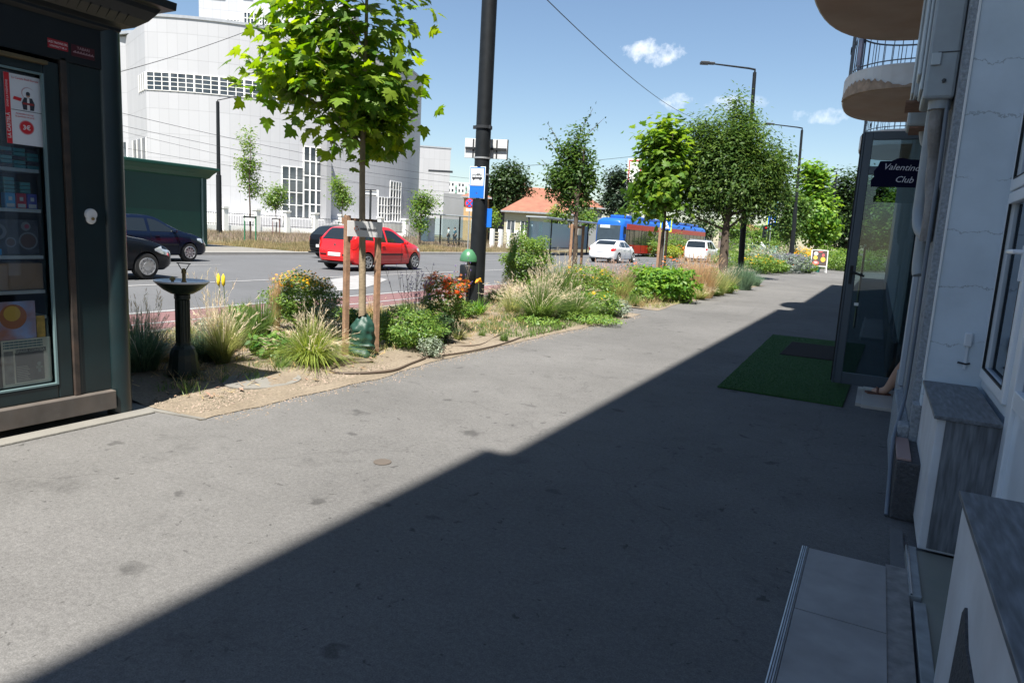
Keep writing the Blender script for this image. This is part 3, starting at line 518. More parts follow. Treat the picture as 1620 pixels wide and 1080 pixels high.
# ======================= TREES ===========================================
def tree(name,xy,z0,trunk_h,r0_,blobs,n,ls,mt,label,cat_='tree',tmpl=LS,bark=m_bark,group=None,lean=(0,0),flat=.8,limbs=26,shell=.5,clump_k=10,wob=.05,sprouts=None,upfrac=.75,spread=1.0,dr=0,tk=.85):
    root=empty(name,(xy[0],xy[1],z0),0,label,cat_,group)
    ztop=max(b[2]+b[5]*.7 for b in blobs); zt=trunk_h+(ztop-trunk_h)*tk
    b=MB(); pts=[]; K=12
    for i in range(K+1):
        t=i/K; pts.append((lean[0]*t+wob*math.sin(t*9+xy[0])*t,lean[1]*t+wob*math.cos(t*7)*t,zt*t))
    b.tube(pts,[r0_*(1.25 if i==0 else 1)*(1-.9*(i/K)**1.3)+.004 for i in range(K+1)],9)
    b.build('trunk',bark,root,True)
    P0=[]; lb=MB()
    vol=np.array([q[3]*q[4]*q[5] for q in blobs])**(2/3); pr=vol/vol.sum()
    ends=[]
    for i in range(limbs):
        q=blobs[rng.choice(len(blobs),p=pr)]; u=rng.normal(size=3); u/=np.linalg.norm(u); e=np.array(q[:3])+u*np.array(q[3:])*rng.uniform(.5,.92)
        zs=max(trunk_h*.9,e[2]-abs(rng.uniform(.3,.9))*np.hypot(e[0],e[1])*upfrac-.1); zs=min(zs,zt*.95); t=zs/zt
        s=np.array([lean[0]*t+wob*math.sin(t*9+xy[0])*t,lean[1]*t+wob*math.cos(t*7)*t,zs]); mid=(s+e)/2+rng.normal(0,.06,3)*np.linalg.norm(e-s)+[0,0,.08*np.linalg.norm(e-s)]
        r1=r0_*(1-.8*t)*.45; lb.tube([s,mid,e],[r1,r1*.6,r1*.2],5,caps=False); ends.append((s,mid,e))
    lb.build('limbs',bark,root,True)
    C=[]
    nc=n//clump_k
    for i in range(nc):
        if rng.random()<.6:
            s,mid,e=ends[rng.integers(len(ends))]; t=rng.uniform(.3,1); c=mid+(e-mid)*(t*2-1) if t>.5 else s+(mid-s)*t*2; c=c+rng.normal(0,.16,3)*ls*4
        else:
            q=blobs[rng.choice(len(blobs),p=pr)]; u=rng.normal(size=3); u/=np.linalg.norm(u); c=np.array(q[:3])+u*np.array(q[3:])*rng.uniform(shell,1)
        C.append(c)
    C=np.array(C); P=np.repeat(C,clump_k,0)+rng.normal(0,1,(nc*clump_k,3))*ls*1.1*spread
    cen=np.array([0,0,np.mean(C[:,2])]); outv=P-cen; outv/=np.linalg.norm(outv,axis=1,keepdims=True)+1e-6
    nr=outv*.55+np.array([0,0,flat])+rng.normal(0,.42,P.shape)
    spin=None
    if dr: # leaf tips hang outward and down
        tip=outv*.8+np.array([0,0,-dr])+rng.normal(0,.35,P.shape); spin=np.cross(tip,nr)*1.0; spin=np.cross(nr,np.cross(tip,nr)); spin=np.cross(spin,nr)*0+ (tip)
        spin=tip  # X = tip x n ; Y = n x X = tip projected
    V,F=scatter(*tmpl,P,nr,ls*rng.uniform(.6,1.15,len(P)),spin=spin); npmesh('crown',V,F,mt,root)
    if sprouts:
        for (a,c,k) in sprouts:
            a=np.array(a);c=np.array(c); MB().tube([a,(a+c)/2+[0,0,.05],c],[.012,.008,.004],5,caps=False).build('sprout',bark,root)
            t=rng.uniform(0,1,k)[:,None]; Q=a+(c-a)*t+rng.normal(0,.05,(k,3)); V,F=scatter(*tmpl,Q,rng.normal(size=Q.shape)+[0,0,.5],ls*.8*rng.uniform(.7,1.1,k)); npmesh('sprout_leaves',V,F,mt,root)
    return root
t1=sg(572,563)
tree('young_maple',(t1.x,t1.y),0,2.15,.038,[(-.26,-.05,3.05,.80,.75,.55),(-.15,.0,3.75,.85,.8,.75),(-.1,0,4.6,.7,.7,.6),(-.78,-.35,2.95,.52,.45,.38),(-.70,-.3,3.5,.45,.45,.4),(.25,.15,2.85,.40,.42,.32),(-.15,0,2.62,.5,.5,.22)],2300,.155,m_maple,'young maple with large bright leaves tied between two wooden stakes in front','tree',LM,m_barkp,limbs=38,clump_k=5,lean=(-.06,0),wob=.02,shell=.3,flat=1.0,dr=.22,spread=.7)
# slim tree with long shoots
t2=sg(905,465); D2=dep(t2); q=D2/FPX
def U(px,py): # offset from tree 2 foot at its own distance
    p=sv(px,py,D2); return (p.x-t2.x,p.y-t2.y,p.z)
def blobpx(t,px,py,wpx,hpx,depth=None):
    D=dep(t); p=sv(px,py,D); a=wpx*D/FPX; return (p.x-t.x,p.y-t.y,p.z-t.z,a,depth or a,hpx*D/FPX)
tree('slim_tree',(t2.x,t2.y),0,1.9,.07,[blobpx(t2,910,300,27,38),blobpx(t2,903,262,20,30),blobpx(t2,903,232,17,22),blobpx(t2,880,285,18,15),blobpx(t2,932,275,14,20)],5200,.12,m_darks if 0 else leafm('slim_leaf',(.06,.12,.03),.35),'slim dark tree with long bare shoots standing between stakes mid bed','tree',LS,m_bark,limbs=34,clump_k=6,
 sprouts=[(U(905,240),U(938,172),46),(U(912,235),U(955,188),46),(U(893,245),U(866,195),40),(U(888,250),U(858,217),40),(U(885,300),U(858,253),36),(U(920,260),U(942,240),30),(U(885,312),U(862,310),30)])
t3=sg(1043,437)
tree('young_maple_far',(t3.x,t3.y),0,3.2,.08,[blobpx(t3,1042,290,34,40),blobpx(t3,1050,245,34,38),blobpx(t3,1062,215,20,25),blobpx(t3,1020,320,22,22),blobpx(t3,1012,215,10,8)],2600,.30,leafm('maple2_leaf',(.10,.19,.028),.45),'bright leaved young maple between stakes in front of the bus','tree',LM,m_bark,limbs=30,clump_k=6)
t4=sg(1141,441)
tree('locust_tree',(t4.x,t4.y),0,2.2,.22,[blobpx(t4,1135,240,52,48),blobpx(t4,1180,235,42,42),blobpx(t4,1175,190,22,30),blobpx(t4,1205,285,40,40),blobpx(t4,1120,300,50,40),blobpx(t4,1110,215,25,25),blobpx(t4,1225,300,20,38),blobpx(t4,1160,300,45,25),blobpx(t4,1235,262,12,12),blobpx(t4,1090,320,30,25),blobpx(t4,1098,270,28,45),blobpx(t4,1218,262,28,36),blobpx(t4,1165,168,12,16)],46000,.21,m_locust,'broad dark green tree with a thick trunk at the end of the front bed','tree',LN,m_bark,limbs=70,clump_k=34,shell=.35,spread=1.35,tk=.35)
# trees beyond the crossing on this side
def ptree(px,pyf,D,blobs,n,ls,mt_,label,name='street_tree',tmpl=LS,r=.14,limbs=24,cat_='tree',th=2.0,group='trees farther down the street',**k):
    p=sv(px,pyf,D); t=Vector((p.x,p.y,-.05)); return tree(name,(t.x,t.y),-.05,th,r,[blobpx(t,*b) for b in blobs],n,ls,mt_,label,cat_,tmpl,group=group,limbs=limbs,**k)
ptree(1248,420,52,[(1245,340,32,35),(1230,315,22,25),(1262,330,18,22)],5000,.28,leafm('mid_leaf',(.06,.12,.028),.35),'mid green tree left of the bright young maple down the street')
ptree(1287,420,58,[(1283,335,36,40),(1285,290,24,26),(1300,360,28,22),(1275,270,10,10)],5500,.34,leafm('lime_maple',(.13,.25,.035),.4),'bright yellow-green young maple down the street',tmpl=LM)
ptree(1372,430,66,[(1372,345,26,44),(1390,335,24,48),(1380,300,20,24),(1400,370,26,30)],8000,.42,m_darks,'dark tree closing the street end behind the glass door')
ptree(1410,430,60,[(1410,350,26,40),(1425,330,24,40)],5000,.4,m_shrub,'green tree farthest right behind the glass door')
ptree(1335,430,70,[(1330,330,26,50),(1345,310,24,44),(1322,300,14,30),(1340,370,30,30),(1365,330,26,56)],9000,.42,m_darks,'tall dark dense tree behind the glass door',r=.25)
ptree(1302,430,78,[(1305,330,20,42),(1295,350,22,30)],4000,.42,m_darks,'dark tree between the lime maple and the dense dark tree')
ptree(1172,420,95,[(1165,368,18,16),(1150,362,14,12)],2200,.4,m_shrub,'small round tree seen under the locust crown',r=.12)
ptree(1195,420,100,[(1196,372,10,12)],900,.4,m_shrub,'small bushy tree beside the traffic light',r=.1)
# far side trees
ptree(396,380,39,[(395,262,17,38),(393,225,13,24),(400,295,18,14),(382,260,10,16)],1900,.17,m_pale,'slim pale sapling by the green stakes across the road',name='verge_sapling',r=.05,th=3.2,group='saplings on the verge across the road')
ptree(437,372,64,[(437,310,20,18),(425,318,10,14)],1800,.24,m_shrub,'small round-headed sapling right of the pale sapling',name='verge_sapling',r=.06,th=2.6,group='saplings on the verge across the road')
ptree(541,370,62,[(537,308,15,20),(545,318,14,12),(530,290,8,12)],1800,.24,m_pale,'bushy sapling before the main entrance of the white hall',name='verge_sapling',r=.06,th=2.4,group='saplings on the verge across the road')
ptree(664,380,58,[(663,340,18,24),(672,318,14,14),(690,318,8,12),(662,318,10,14)],2600,.24,m_shrub,'bushy forked tree left of the first bus shelter',name='verge_sapling',r=.09,th=1.4,group='saplings on the verge across the road')
ptree(800,370,95,[(795,292,24,30),(812,282,22,26),(782,305,16,22),(830,300,12,20)],9000,.5,m_darks,'large dark rounded tree right of the black pole',name='background_tree',r=.3,group='background trees')
ptree(972,375,100,[(968,300,20,26),(975,283,18,16),(985,320,26,20),(955,325,14,14),(995,300,14,28)],8000,.5,leafm('cedar_leaf',(.03,.055,.03),.2),'dark cedar-like tree behind the bus',name='background_tree',r=.3,group='background trees')
ptree(780,370,80,[(776,345,12,10)],700,.35,m_pale,'small bush-like tree beside the cream house',name='background_tree',group='background trees')
ptree(880,370,72,[(882,345,14,16)],1400,.3,m_pale,'light green garden tree before the red roofs',name='background_tree',group='background trees')
ptree(930,370,85,[(925,345,20,14)],1500,.35,m_shrub,'low garden tree left of the bus roof',name='background_tree',group='background trees')
ptree(1215,420,160,[(1220,372,30,14),(1250,368,30,16)],2500,.7,m_shrub,'distant low tree line beyond the traffic light',name='background_tree',group='background trees')
ptree(1120,420,110,[(1110,362,30,16),(1080,360,26,16)],2500,.5,m_darks,'dark trees right behind the bus roof',name='background_tree',group='background trees')
ptree(845,380,68,[(826,372,8,10),(845,370,10,10)],1000,.3,m_shrub,'green shrubby tree in front of the cream house',name='background_tree',group='background trees')
# stakes, ties and sign boards round the young trees
def stakes(p1,p2,h1,h2,board,label,txt=True,w=.055,bs=(0,0),bark=wood):
    root=empty('tree_stakes',(p1.x,p1.y,0),0,label,'tree stakes','tree stakes with crossbar and board')
    d=p2-p1; d.z=0; dl=d.length; dn=d.normalized(); sd_=Vector((dn.y,-dn.x,0))
    for o_,h in ((Vector((0,0,0)),h1),(d,h2)):
        MB().beam(o_+Vector((0,0,-.05)),o_+Vector((0,0,h)),w,w,upv=(dn.x,dn.y,0)).build('stake',wood,root,bevel=.004)
    MB().beam(Vector((0,0,h1-.06))-dn*.02+sd_*-.062,d+Vector((0,0,h1-.06))+dn*.02+sd_*-.062,w*.6,.07).build('crossbar',wood,root,bevel=.003)
    if board:
        bw,bh,zc=board; c=d/2+Vector((0,0,zc))+sd_*(w*.5+.014); f=MB().obox(c,dn*bw/2,sd_*.004,Vector((0,0,bh/2))).build('board',mat('board_white',(.66,.66,.66),.45,var=.05),root,bevel=.002)
        if txt:
            ring=MB(); rx=c-dn*(bw*.26)+sd_*.006; 
            for k in range(12):
                a=k*math.pi/6; 
                if k%3!=1: ring.obox(rx+dn*(.024*math.cos(a))+Vector((0,0,.024*math.sin(a))),dn*.005,sd_*.001,Vector((0,0,.005)))
            ring.build('logo_ring',mat('logo_rust',(.45,.13,.06),.6),f)
    return root,d,dn,sd_
def text(s,size,mt,parent,org,rx,upv,name='lettering',shear=0,ext=.001,align='CENTER',bold=0,wscale=1):
    c=bpy.data.curves.new('t','FONT'); c.body=s; c.size=size; c.align_x=align; c.align_y='CENTER'; c.shear=shear; c.extrude=ext; c.resolution_u=2; c.offset=bold
    o=bpy.data.objects.new('t',c); COL.objects.link(o); bpy.context.view_layer.update()
    me=bpy.data.meshes.new_from_object(o.evaluated_get(bpy.context.evaluated_depsgraph_get())); bpy.data.objects.remove(o); me.materials.clear()
    rx=Vector(rx).normalized(); upv=Vector(upv).normalized(); nz=rx.cross(upv); org=Vector(org)
    for v in me.vertices: v.co=org+rx*v.co.x*wscale+upv*v.co.y+nz*v.co.z
    me.name=name; return link(name,me,mt,parent)
sa=sg(546,565); sb=sg(594,560)
rs,d_,dn_,sd_=stakes(sa,sb,1.52,1.47,(.44,.165,1.385),'pair of brown stakes with a white logo board round the big-leaved young maple',True)
c_=d_/2+Vector((0,0,1.385))+sd_*.0475
bd=[c for c in rs.children if c.name.startswith('board')][0]
lb=MB(); rl=random.Random(3)
for k in range(34):
    if k in (14,15): continue
    hh=rl.uniform(.006,.013); lb.obox(c_+dn_*(-.065+k*.0062)+Vector((0,0,.002-k*.0002)),dn_*rl.uniform(.0012,.0024),sd_*.001,Vector((0,0,hh)))
lb.build('small_lettering',mat('grey_print',(.12,.12,.13),.6),bd)
stakes(sg(898,468),sg(916,462),1.72,1.72,(.42,.16,1.55),'brown stakes with a white board round the slim tree',False,.06)
stakes(sg(1038,440),sg(1050,435),1.95,1.95,(.42,.30,1.7),'pale stakes with a small board round the bright far maple',False,.09)
def vstakes(px,D,label,mts):
    p=sv(px,400,D); root=empty('tree_stakes',(p.x,p.y,-.09),0,label,'tree stakes','green stakes round the saplings across the road')
    h=1.68
    for s in(-1,1): MB().box(s*.45-.03,s*.45+.03,-.03,.03,0,h).build('stake',mts,root)
    MB().box(-.5,.5,-.05,-.03,h-.12,h-.03).build('crossbar',black,root); MB().box(-.36,.36,-.075,-.052,h-.30,h-.13).build('board',white,root)
grn=mat('green_stake',(.03,.17,.08),.6)
vstakes(396,39,'green and black stakes round the slim pale sapling',grn); vstakes(437,64,'stakes with a white board round the round-headed sapling',mat('brown_stake',(.14,.06,.05),.7)); vstakes(541,62,'stakes round the bushy sapling by the entrance',grn)
# watering bag
bg_=sg(572,566); rb=MB(); N=64; M_=30; vs=[];fs=[]
for i in range(M_+1):
    t=i/M_; rad=.135-.02*t-.060*max(0,t-.8)/.2
    for k in range(N):
        a=2*math.pi*k/N
        fold=.014*math.sin(a*3+t*5)*math.sin(t*6+1.5*math.sin(a*2))+.006*math.sin(a*7-t*9)+.007*abs(math.sin(a*3+t*17))+(.012*math.sin(t*26+a*2) if t<.35 else .004*math.sin(t*30+a))
        r_=rad+fold; zt_=.45+.02*math.cos(a-.8)+.008*math.sin(a*5)
        vs.append((r_*math.cos(a),r_*math.sin(a)*.92,.005+t*zt_))
for i in range(M_):
    for k in range(N): fs.append((i*N+k,i*N+(k+1)%N,(i+1)*N+(k+1)%N,(i+1)*N+k))
rb.add(vs,fs); bag=rb.build('watering_bag',mat('green_tarpaulin',(.013,.050,.036),.5,var=.15,vs=8,bump=.5,bs=22,spec=.4),None,True); bag.location=(bg_.x,bg_.y,0)
tag(bag,'crumpled dark green watering bag wrapped round the foot of the young maple','watering bag')
# ---------------- drinking fountain --------------------------------------
f0=sg(291,598); fr=empty('drinking_fountain',(f0.x,f0.y,0),R(20),'dark green cast iron drinking fountain with a shallow metal bowl beside the kiosk','drinking fountain')
fg=mat('fountain_green',(.012,.022,.018),.38,var=.25,vs=10,bump=.15,bs=60); fz=mat('bowl_zinc',(.80,.84,.88),.35,.0,var=.15,vs=8)
MB().lathe([(.19,0),(.19,.018),(.175,.022),(.14,.03)],n=32).build('foot_ring',fg,fr,True)
MB().lathe([(.135,.02),(.135,.05),(.118,.16),(.112,.22),(.095,.27),(.068,.30),(.062,.32)],n=14).build('pedestal',fg,fr)
b=MB(); b.lathe([(.062,.30),(.055,.36),(.055,.70),(.066,.71),(.066,.745),(.05,.75)],n=28)
for k in range(14):
    a=2*math.pi*k/14; b.tube([(.055*math.cos(a),.055*math.sin(a),.33),(.055*math.cos(a),.055*math.sin(a),.70)],.006,5)
b.build('column',fg,fr,True)
MB().lathe([(.04,.745),(.09,.755),(.15,.79),(.20,.835),(.215,.85),(.21,.852),(.19,.838),(.13,.80),(.02,.785)],n=48).build('bowl',fg,fr,True)
MB().lathe([(.212,.851),(.222,.856),(.222,.868),(.210,.870),(.19,.858),(.12,.842),(.02,.835)],n=48).build('bowl_rim',fz,fr,True)
b=MB(); b.lathe([(.022,.835),(.022,.86),(.016,.87),(.016,.93),(.022,.935),(.02,.955),(.010,.975)],(.02,0,0),16); b.lathe([(.012,.84),(.012,.865),(.024,.872),(.024,.885),(.008,.9)],(-.075,-.02,0),12)
b.build('spout',mat('brass_old',(.30,.20,.08),.4,.8,var=.2,vs=20),fr,True)
b=MB(); b.tube([(.02,0,.93),(-.035,0,1.015)],.004,6); b.tube([(.02,0,.93),(.075,0,1.015)],.004,6); b.tube([(-.045,0,1.017),(.085,0,1.017)],.005,6); b.build('tap_lever',dark,fr)
# ---------------- black pole with signs ----------------------------------
p0=sg(752,487); pr=empty('catenary_pole',(p0.x,p0.y,0),0,'tall thick black pole with bus stop sign beside the planting bed','pole')
MB().lathe([(.20,-.02),(.20,.03),(.165,.05),(.150,.06),(.144,1.9),(.138,2.0),(.136,6.0),(.12,9.0)],n=32).build('shaft',black,pr,True)
b=MB(); b.lathe([(.15,0),(.158,0),(.158,.05),(.15,.05)],(0,0,3.26),32); b.obox((.17,-.06,3.285),(.02,0,0),(0,.015,0),(0,0,.03)); b.obox((-.16,-.06,3.285),(.02,0,0),(0,.015,0),(0,0,.03)); b.build('clamp_band',dark,pr)
MB().lathe([(.146,0),(.15,0),(.15,.03),(.146,.03)],(0,0,2.73),32).build('clamp_band',galv,pr)
MB().lathe([(.146,0),(.15,0),(.15,.03),(.146,.03)],(0,0,2.44),32).build('clamp_band',galv,pr)
# sign seen from behind, standing behind the pole, square to the street view
vx=Vector((math.cos(R(22)),math.sin(R(22)),0)); vy=Vector((-vx.y,vx.x,0))
c0=vy*.22+vx*.03+Vector((0,0,2.94))
sb_=MB().obox(c0,vx*.40,vy*.008,Vector((0,0,.175))).build('sign_back',mat('sign_alu',(.62,.63,.64),.5,.2,var=.05),pr,bevel=.004)
tag(sb_,'pale metal back of a wide road sign')
b=MB()
for s in(-.24,.20): b.obox(c0-vy*.016+vx*s,vx*.012,vy*.008,Vector((0,0,.17)))
b.obox(c0-vy*.03,vx*.385,vy*.012,Vector((0,0,.018))); b.obox(c0+vx*.40,vx*.008,vy*.03,Vector((0,0,.178))); b.build('sign_brace',dark,sb_)
# bus stop sign: narrow upright panel turned towards the walker
ax=Vector((math.cos(R(-14)),math.sin(R(-14)),0)); ax=Vector((math.cos(R(8)),math.sin(R(8)),0))
sp=sv(755,289,dep(Vector((p0.x,p0.y,2)))-.16); cS=Vector((sp.x-p0.x,sp.y-p0.y,sp.z)); nS=Vector((ax.y,-ax.x,0))
w2,h2=.155,.285
def panel(x0,x1,z0,z1,off,mt,name,parent): 
    q=cS+nS*off; return MB().obox(q+ax*((x0+x1)/2)+Vector((0,0,(z0+z1)/2)),ax*((x1-x0)/2),nS*.004,Vector((0,0,(z1-z0)/2))).build(name,mt,parent,bevel=.003)
bs_=panel(-w2,w2,-h2,h2,0,mat('sign_rim_white',(.7,.78,.85),.4,var=.03),'bus_stop_sign',pr); tag(bs_,'blue and white bus stop sign with a bus pictogram')
panel(-w2+.012,w2-.012,-h2+.012,h2-.012,.006,bluep,'blue_field',bs_); panel(-w2+.028,w2-.028,-.055,h2-.032,.011,mat('sign_white',(.72,.76,.80),.4,var=.03),'white_field',bs_)
b=MB()
def bp(x0,x1,z0,z1,off=.0165): b.obox(cS+nS*off+ax*((x0+x1)/2)+Vector((0,0,(z0+z1)/2)),ax*((x1-x0)/2),nS*.0015,Vector((0,0,(z1-z0)/2)))
bp(-.10,.10,.065,.095); bp(-.10,.10,.132,.14)
for k in range(7): bp(-.10+k*.0318,-.092+k*.0318,.095,.132)
for xx in(-.065,.06): b.lathe([(.02,-.001),(.02,.001)],(0,0,0),12) if 0 else b.prism([cS+nS*.0165+ax*(xx+.018*math.cos(a))+Vector((0,0,.060+.018*math.sin(a))) for a in np.linspace(0,6.28,12,endpoint=False)],nS*.002)
b.build('bus_pictogram',blackp,bs_)
b=MB(); b.obox(cS-nS*.03+Vector((0,0,.19)),ax*.02,nS*.04,Vector((0,0,.015))); b.obox(cS-nS*.03+Vector((0,0,-.19)),ax*.02,nS*.04,Vector((0,0,.015))); b.build('sign_bracket',galv,bs_)
# vertical blue timetable panel on the right side of the pole
q=sv(774,345,dep(Vector((p0.x,p0.y,2)))); MB().obox((q.x-p0.x,q.y-p0.y,q.z),ax*.05,nS*.006,Vector((0,0,.17))).build('timetable_panel',bluep,pr,bevel=.003)
# green domed bin
bn=sv(740,440,12.7); gb=empty('litter_bin',(bn.x,bn.y,0),0,'domed green litter bin with a dark body left of the black pole','litter bin')
binz=sv(740,412,12.7).z
MB().lathe([(.15,binz-.02),(.165,binz-.01),(.165,binz+.02),(.152,binz+.09),(.115,binz+.15),(.06,binz+.205),(.01,binz+.215)],n=28).build('dome',mat('bin_green',(.05,.16,.08),.35,var=.1),gb,True)
MB().lathe([(.14,binz-.42),(.155,binz-.40),(.155,binz-.10),(.14,binz-.08)],n=24).build('body',black,gb,True)
MB().tube([(0,0,-.0),(0,0,binz-.02)],.025,10).build('post',black,gb,True)
# ---------------- street lamps -------------------------------------------
def lamp(px,pyf,D,ztop_px,arm,label,group='street lamps along the boulevard',r=.11,z0=-.05):
    p=sv(px,pyf,D); zt=sv(px,ztop_px,D).z; root=empty('street_lamp',(p.x,p.y,z0),0,label,'street lamp',group); h=zt-z0
    ln=.032*h if group.startswith('street') and arm[0]<0 else 0
    MB().tube([(0,0,0),(-ln*.45,0,h*.45),(-ln*.45,0,h*.45+.02),(-ln,0,h)],[r*1.25,r*1.15,r*.85,r*.7],12).build('pole',black,root,True)
    a=Vector(arm); MB().tube([(-ln,0,h-.05),(-ln,0,h+.12),(-ln+a.x*.12,a.y*.12,h+.16),(-ln+a.x*.8,a.y*.8,h+a.z*.9+.16)],[.05,.045,.04,.032],8).build('arm',black,root,True)
    e=Vector((-ln+a.x*.8,a.y*.8,h+a.z*.9+.16)); f=Vector((a.x,a.y,0)).normalized(); g=Vector((-f.y,f.x,0))
    b=MB(); 
    for s0,s1,w_,t_ in((0,.25,.09,.05),(.25,.62,.15,.055)): b.obox(e+f*(s0+s1)/2+Vector((0,0,.02)),f*(s1-s0)/2,g*w_,Vector((0,0,t_)))
    b.build('lamp_head',dark,root,bevel=.02); return root
SR=Vector((.88,.47,0))
lamp(1173,414,31,124,(-2.2*.9,-1.0,.12),'tall black street lamp rising through the locust tree crown')
lamp(1252,414,46,210,(-2.3*.9,-1.0,.12),'second black street lamp down the street, right of the locust tree')
lamp(1311,414,62,276,(-2.4*.9,-1.1,.10),'farthest street lamp, mostly hidden by the lime green tree')
lamp(347,362,62,166,(1.5,.9,.35),'black street lamp standing in front of the white hall',r=.20)
# ---------------- other signs --------------------------------------------
def pole_sign(name,px,pyf,D,ztop_px,label,cat_,r=.035,mt_=galv):
    p=sv(px,pyf,D); root=empty(name,(p.x,p.y,-.05),0,label,cat_); h=sv(px,ztop_px,D).z+.05
    MB().tube([(0,0,0),(0,0,h)],r,8).build('post',mt_,root,True); return root,p,h
VR=rt.copy(); VR.z=0; VR.normalize(); VF=Vector((fwd.x,fwd.y,0)).normalized()
def disc(root,c,r,off,mt_,name,n=24): return MB().prism([Vector(c)-VF*off+VR*(r*math.cos(a))+Vector((0,0,r*math.sin(a))) for a in np.linspace(0,2*math.pi,n,endpoint=False)],VF*.01).build(name,mt_,root)
def quad(root,c,w_,h_,off,mt_,name,bev=0): return MB().obox(Vector(c)-VF*off,VR*w_/2,VF*.006,Vector((0,0,h_/2))).build(name,mt_,root,bevel=bev)
r_,p,h=pole_sign('no_stopping_sign',740,392,44,312,'round red and blue no stopping sign on a thin grey post near the bus shelter','road sign')
cz=sv(740,322,44).z+.05; disc(r_,(0,0,cz),.30,.05,mat('sign_red',(.6,.03,.04),.4),'sign_disc'); dd=disc(r_,(0,0,cz),.23,.065,bluep,'blue_disc')
for s in(-1,1): MB().obox(Vector((0,0,cz))-VF*.082,(VR*.707+Vector((0,0,.707*s)))*.22,VF*.003,(VR*-.707*s+Vector((0,0,.707)))*.03).build('red_bar',MC['sign_red'],dd)
quad(r_,(0,0,cz-.42),.42,.16,.05,whitep,'small_plate')
r_,p,h=pole_sign('direction_sign',585,370,44,300,'grey direction board on a dark double-armed post behind the board of the front stakes','road sign',.07,dark)
quad(r_,(.1,0,h-.22),.85,.42,-.06,mat('sign_alu',(.62,.63,.64),.5,.2),'panel'); quad(r_,(0,0,h-.05),.75,.07,.05,dark,'crossarm'); quad(r_,(0,0,h-.38),.75,.07,.05,dark,'crossarm')
def pedsign(px,py,D,size,label,pyf=430):
    r_,p,h=pole_sign('crossing_sign',px,pyf,D,py-4,label,'road sign'); cz=sv(px,py,D).z+.05
    quad(r_,(0,0,cz),size*1.0,size*1.12,.05,mat('lime_border',(.55,.75,.05),.4,var=.03),'border'); f=quad(r_,(0,0,cz),size*.80,size*.90,.065,bluep,'blue_field')
    t=[Vector((0,0,cz))-VF*.078+VR*x*size+Vector((0,0,z_*size)) for x,z_ in((-.32,-.28),(.32,-.28),(0,.34))]; MB().prism(t,VF*.004).build('white_triangle',whitep,f)
    b=MB(); c=Vector((0,0,cz))-VF*.083
    for (x0,z0_),(x1,z1_) in (((0,.06),(0,-.08)),((0,-.08),(-.08,-.24)),((0,-.08),(.08,-.24)),((-.07,-.02),(.07,0))): b.beam(c+VR*x0*size+Vector((0,0,z0_*size)),c+VR*x1*size+Vector((0,0,z1_*size)),.035*size,.01)
    b.build('walking_figure',blackp,f); return r_
rr=pedsign(1212,349,66,1.0,'blue crossing sign with a bright lime border down the street'); 
quad(rr,(0,0,sv(1212,323,66).z+.05),1.1*.62,1.5*.8,.05,mat('cyan_sign',(.02,.35,.62),.4),'arrow_panel')
pedsign(1047,356,56,.95,'blue crossing sign partly hidden by the trunk of the bright far maple')
p=sv(1205,415,62); tl=empty('traffic_light',(p.x,p.y,-.05),0,'black traffic light on a post below the crossing sign','traffic light'); h=sv(1205,366,62).z+.05
MB().tube([(.3,0,0),(.3,0,h+2.2)],.06,8).build('post',black,tl); MB().box(-.2,.14,-.15,.15,h-.55,h+.5).build('housing',black,tl,bevel=.03)
for k,(c,nm) in enumerate(((.35,'lamp_lens'),(0,'lamp_lens'),(-.35,'lamp_lens'))):
    MB().prism([Vector((-.03,0,h+c))-VF*.22+VR*(.1*math.cos(a))+Vector((0,0,.1*math.sin(a))) for a in np.linspace(0,6.28,14,endpoint=False)],VF*.05).build(nm,mat('lens_red',(.5,.02,.02),.2) if k==0 else mat('lens_dark',(.03,.05,.03),.2),tl)
# sandwich board
ab=sg(1293,430.5); ar=empty('sandwich_board',(ab.x,ab.y,0),R(12),'white framed sandwich board with food pictures on the far sidewalk','sandwich board')
W_,Hh=.95,1.42; fwhite=mat('board_frame_white',(.75,.75,.74),.45,var=.04)
for s,nm in((-1,'front'),(1,'rear')):
    b=MB(); lo_=.32*s; hi_=.04*s
    for sx in(-1,1): b.beam((sx*W_/2,lo_,0),(sx*W_/2,hi_,Hh),.045,.045)
    b.beam((-W_/2,hi_,Hh),(W_/2,hi_,Hh),.05,.05); b.beam((-W_/2,lo_*.72+hi_*.28,Hh*.28),(W_/2,lo_*.72+hi_*.28,Hh*.28),.05,.05); b.build('frame',fwhite,ar)
    pn=MB(); a_=Vector((0,lo_*.70+hi_*.30,Hh*.31)); c_=Vector((0,hi_,Hh*.97)); pn.beam(a_,c_,W_-.06,.012,upv=(0,1,0)); pf=pn.build('poster_panel',mat('poster_dark',(.05,.035,.03),.5,var=.3,vs=6),ar)
    if s==-1:
        def blob(name,x,t,r1,r2,mt_): 
            c=a_.lerp(c_,t)+Vector((x,-.014,0)); u=(c_-a_).normalized(); MB().prism([c+Vector((1,0,0))*r1*math.cos(q)+u*r2*math.sin(q) for q in np.linspace(0,6.28,16,endpoint=False)],(0,-.004,0)).build(name,mt_,pf)
        fw=mat('food_white',(.65,.6,.55),.5); fy=mat('food_yellow',(.75,.42,.04),.5); fred=mat('food_red',(.5,.08,.08),.5)
        blob('ice_cream_picture',-.22,.80,.13,.12,fw); blob('fries_picture',-.24,.52,.13,.14,fy); blob('cup_picture',.22,.42,.14,.16,fy); blob('strawberry_picture',.22,.72,.08,.10,fred); blob('plate_picture',-.2,.17,.2,.13,fred); blob('cream_picture',-.2,.19,.12,.08,fw); blob('title_picture',.05,.93,.14,.03,fred)
MB().lathe([(.12,.0),(.15,.34),(.14,.34)],(0,0,.02),14).build('ballast_bucket',mat('teal_plastic',(.01,.22,.17),.5),ar,True)
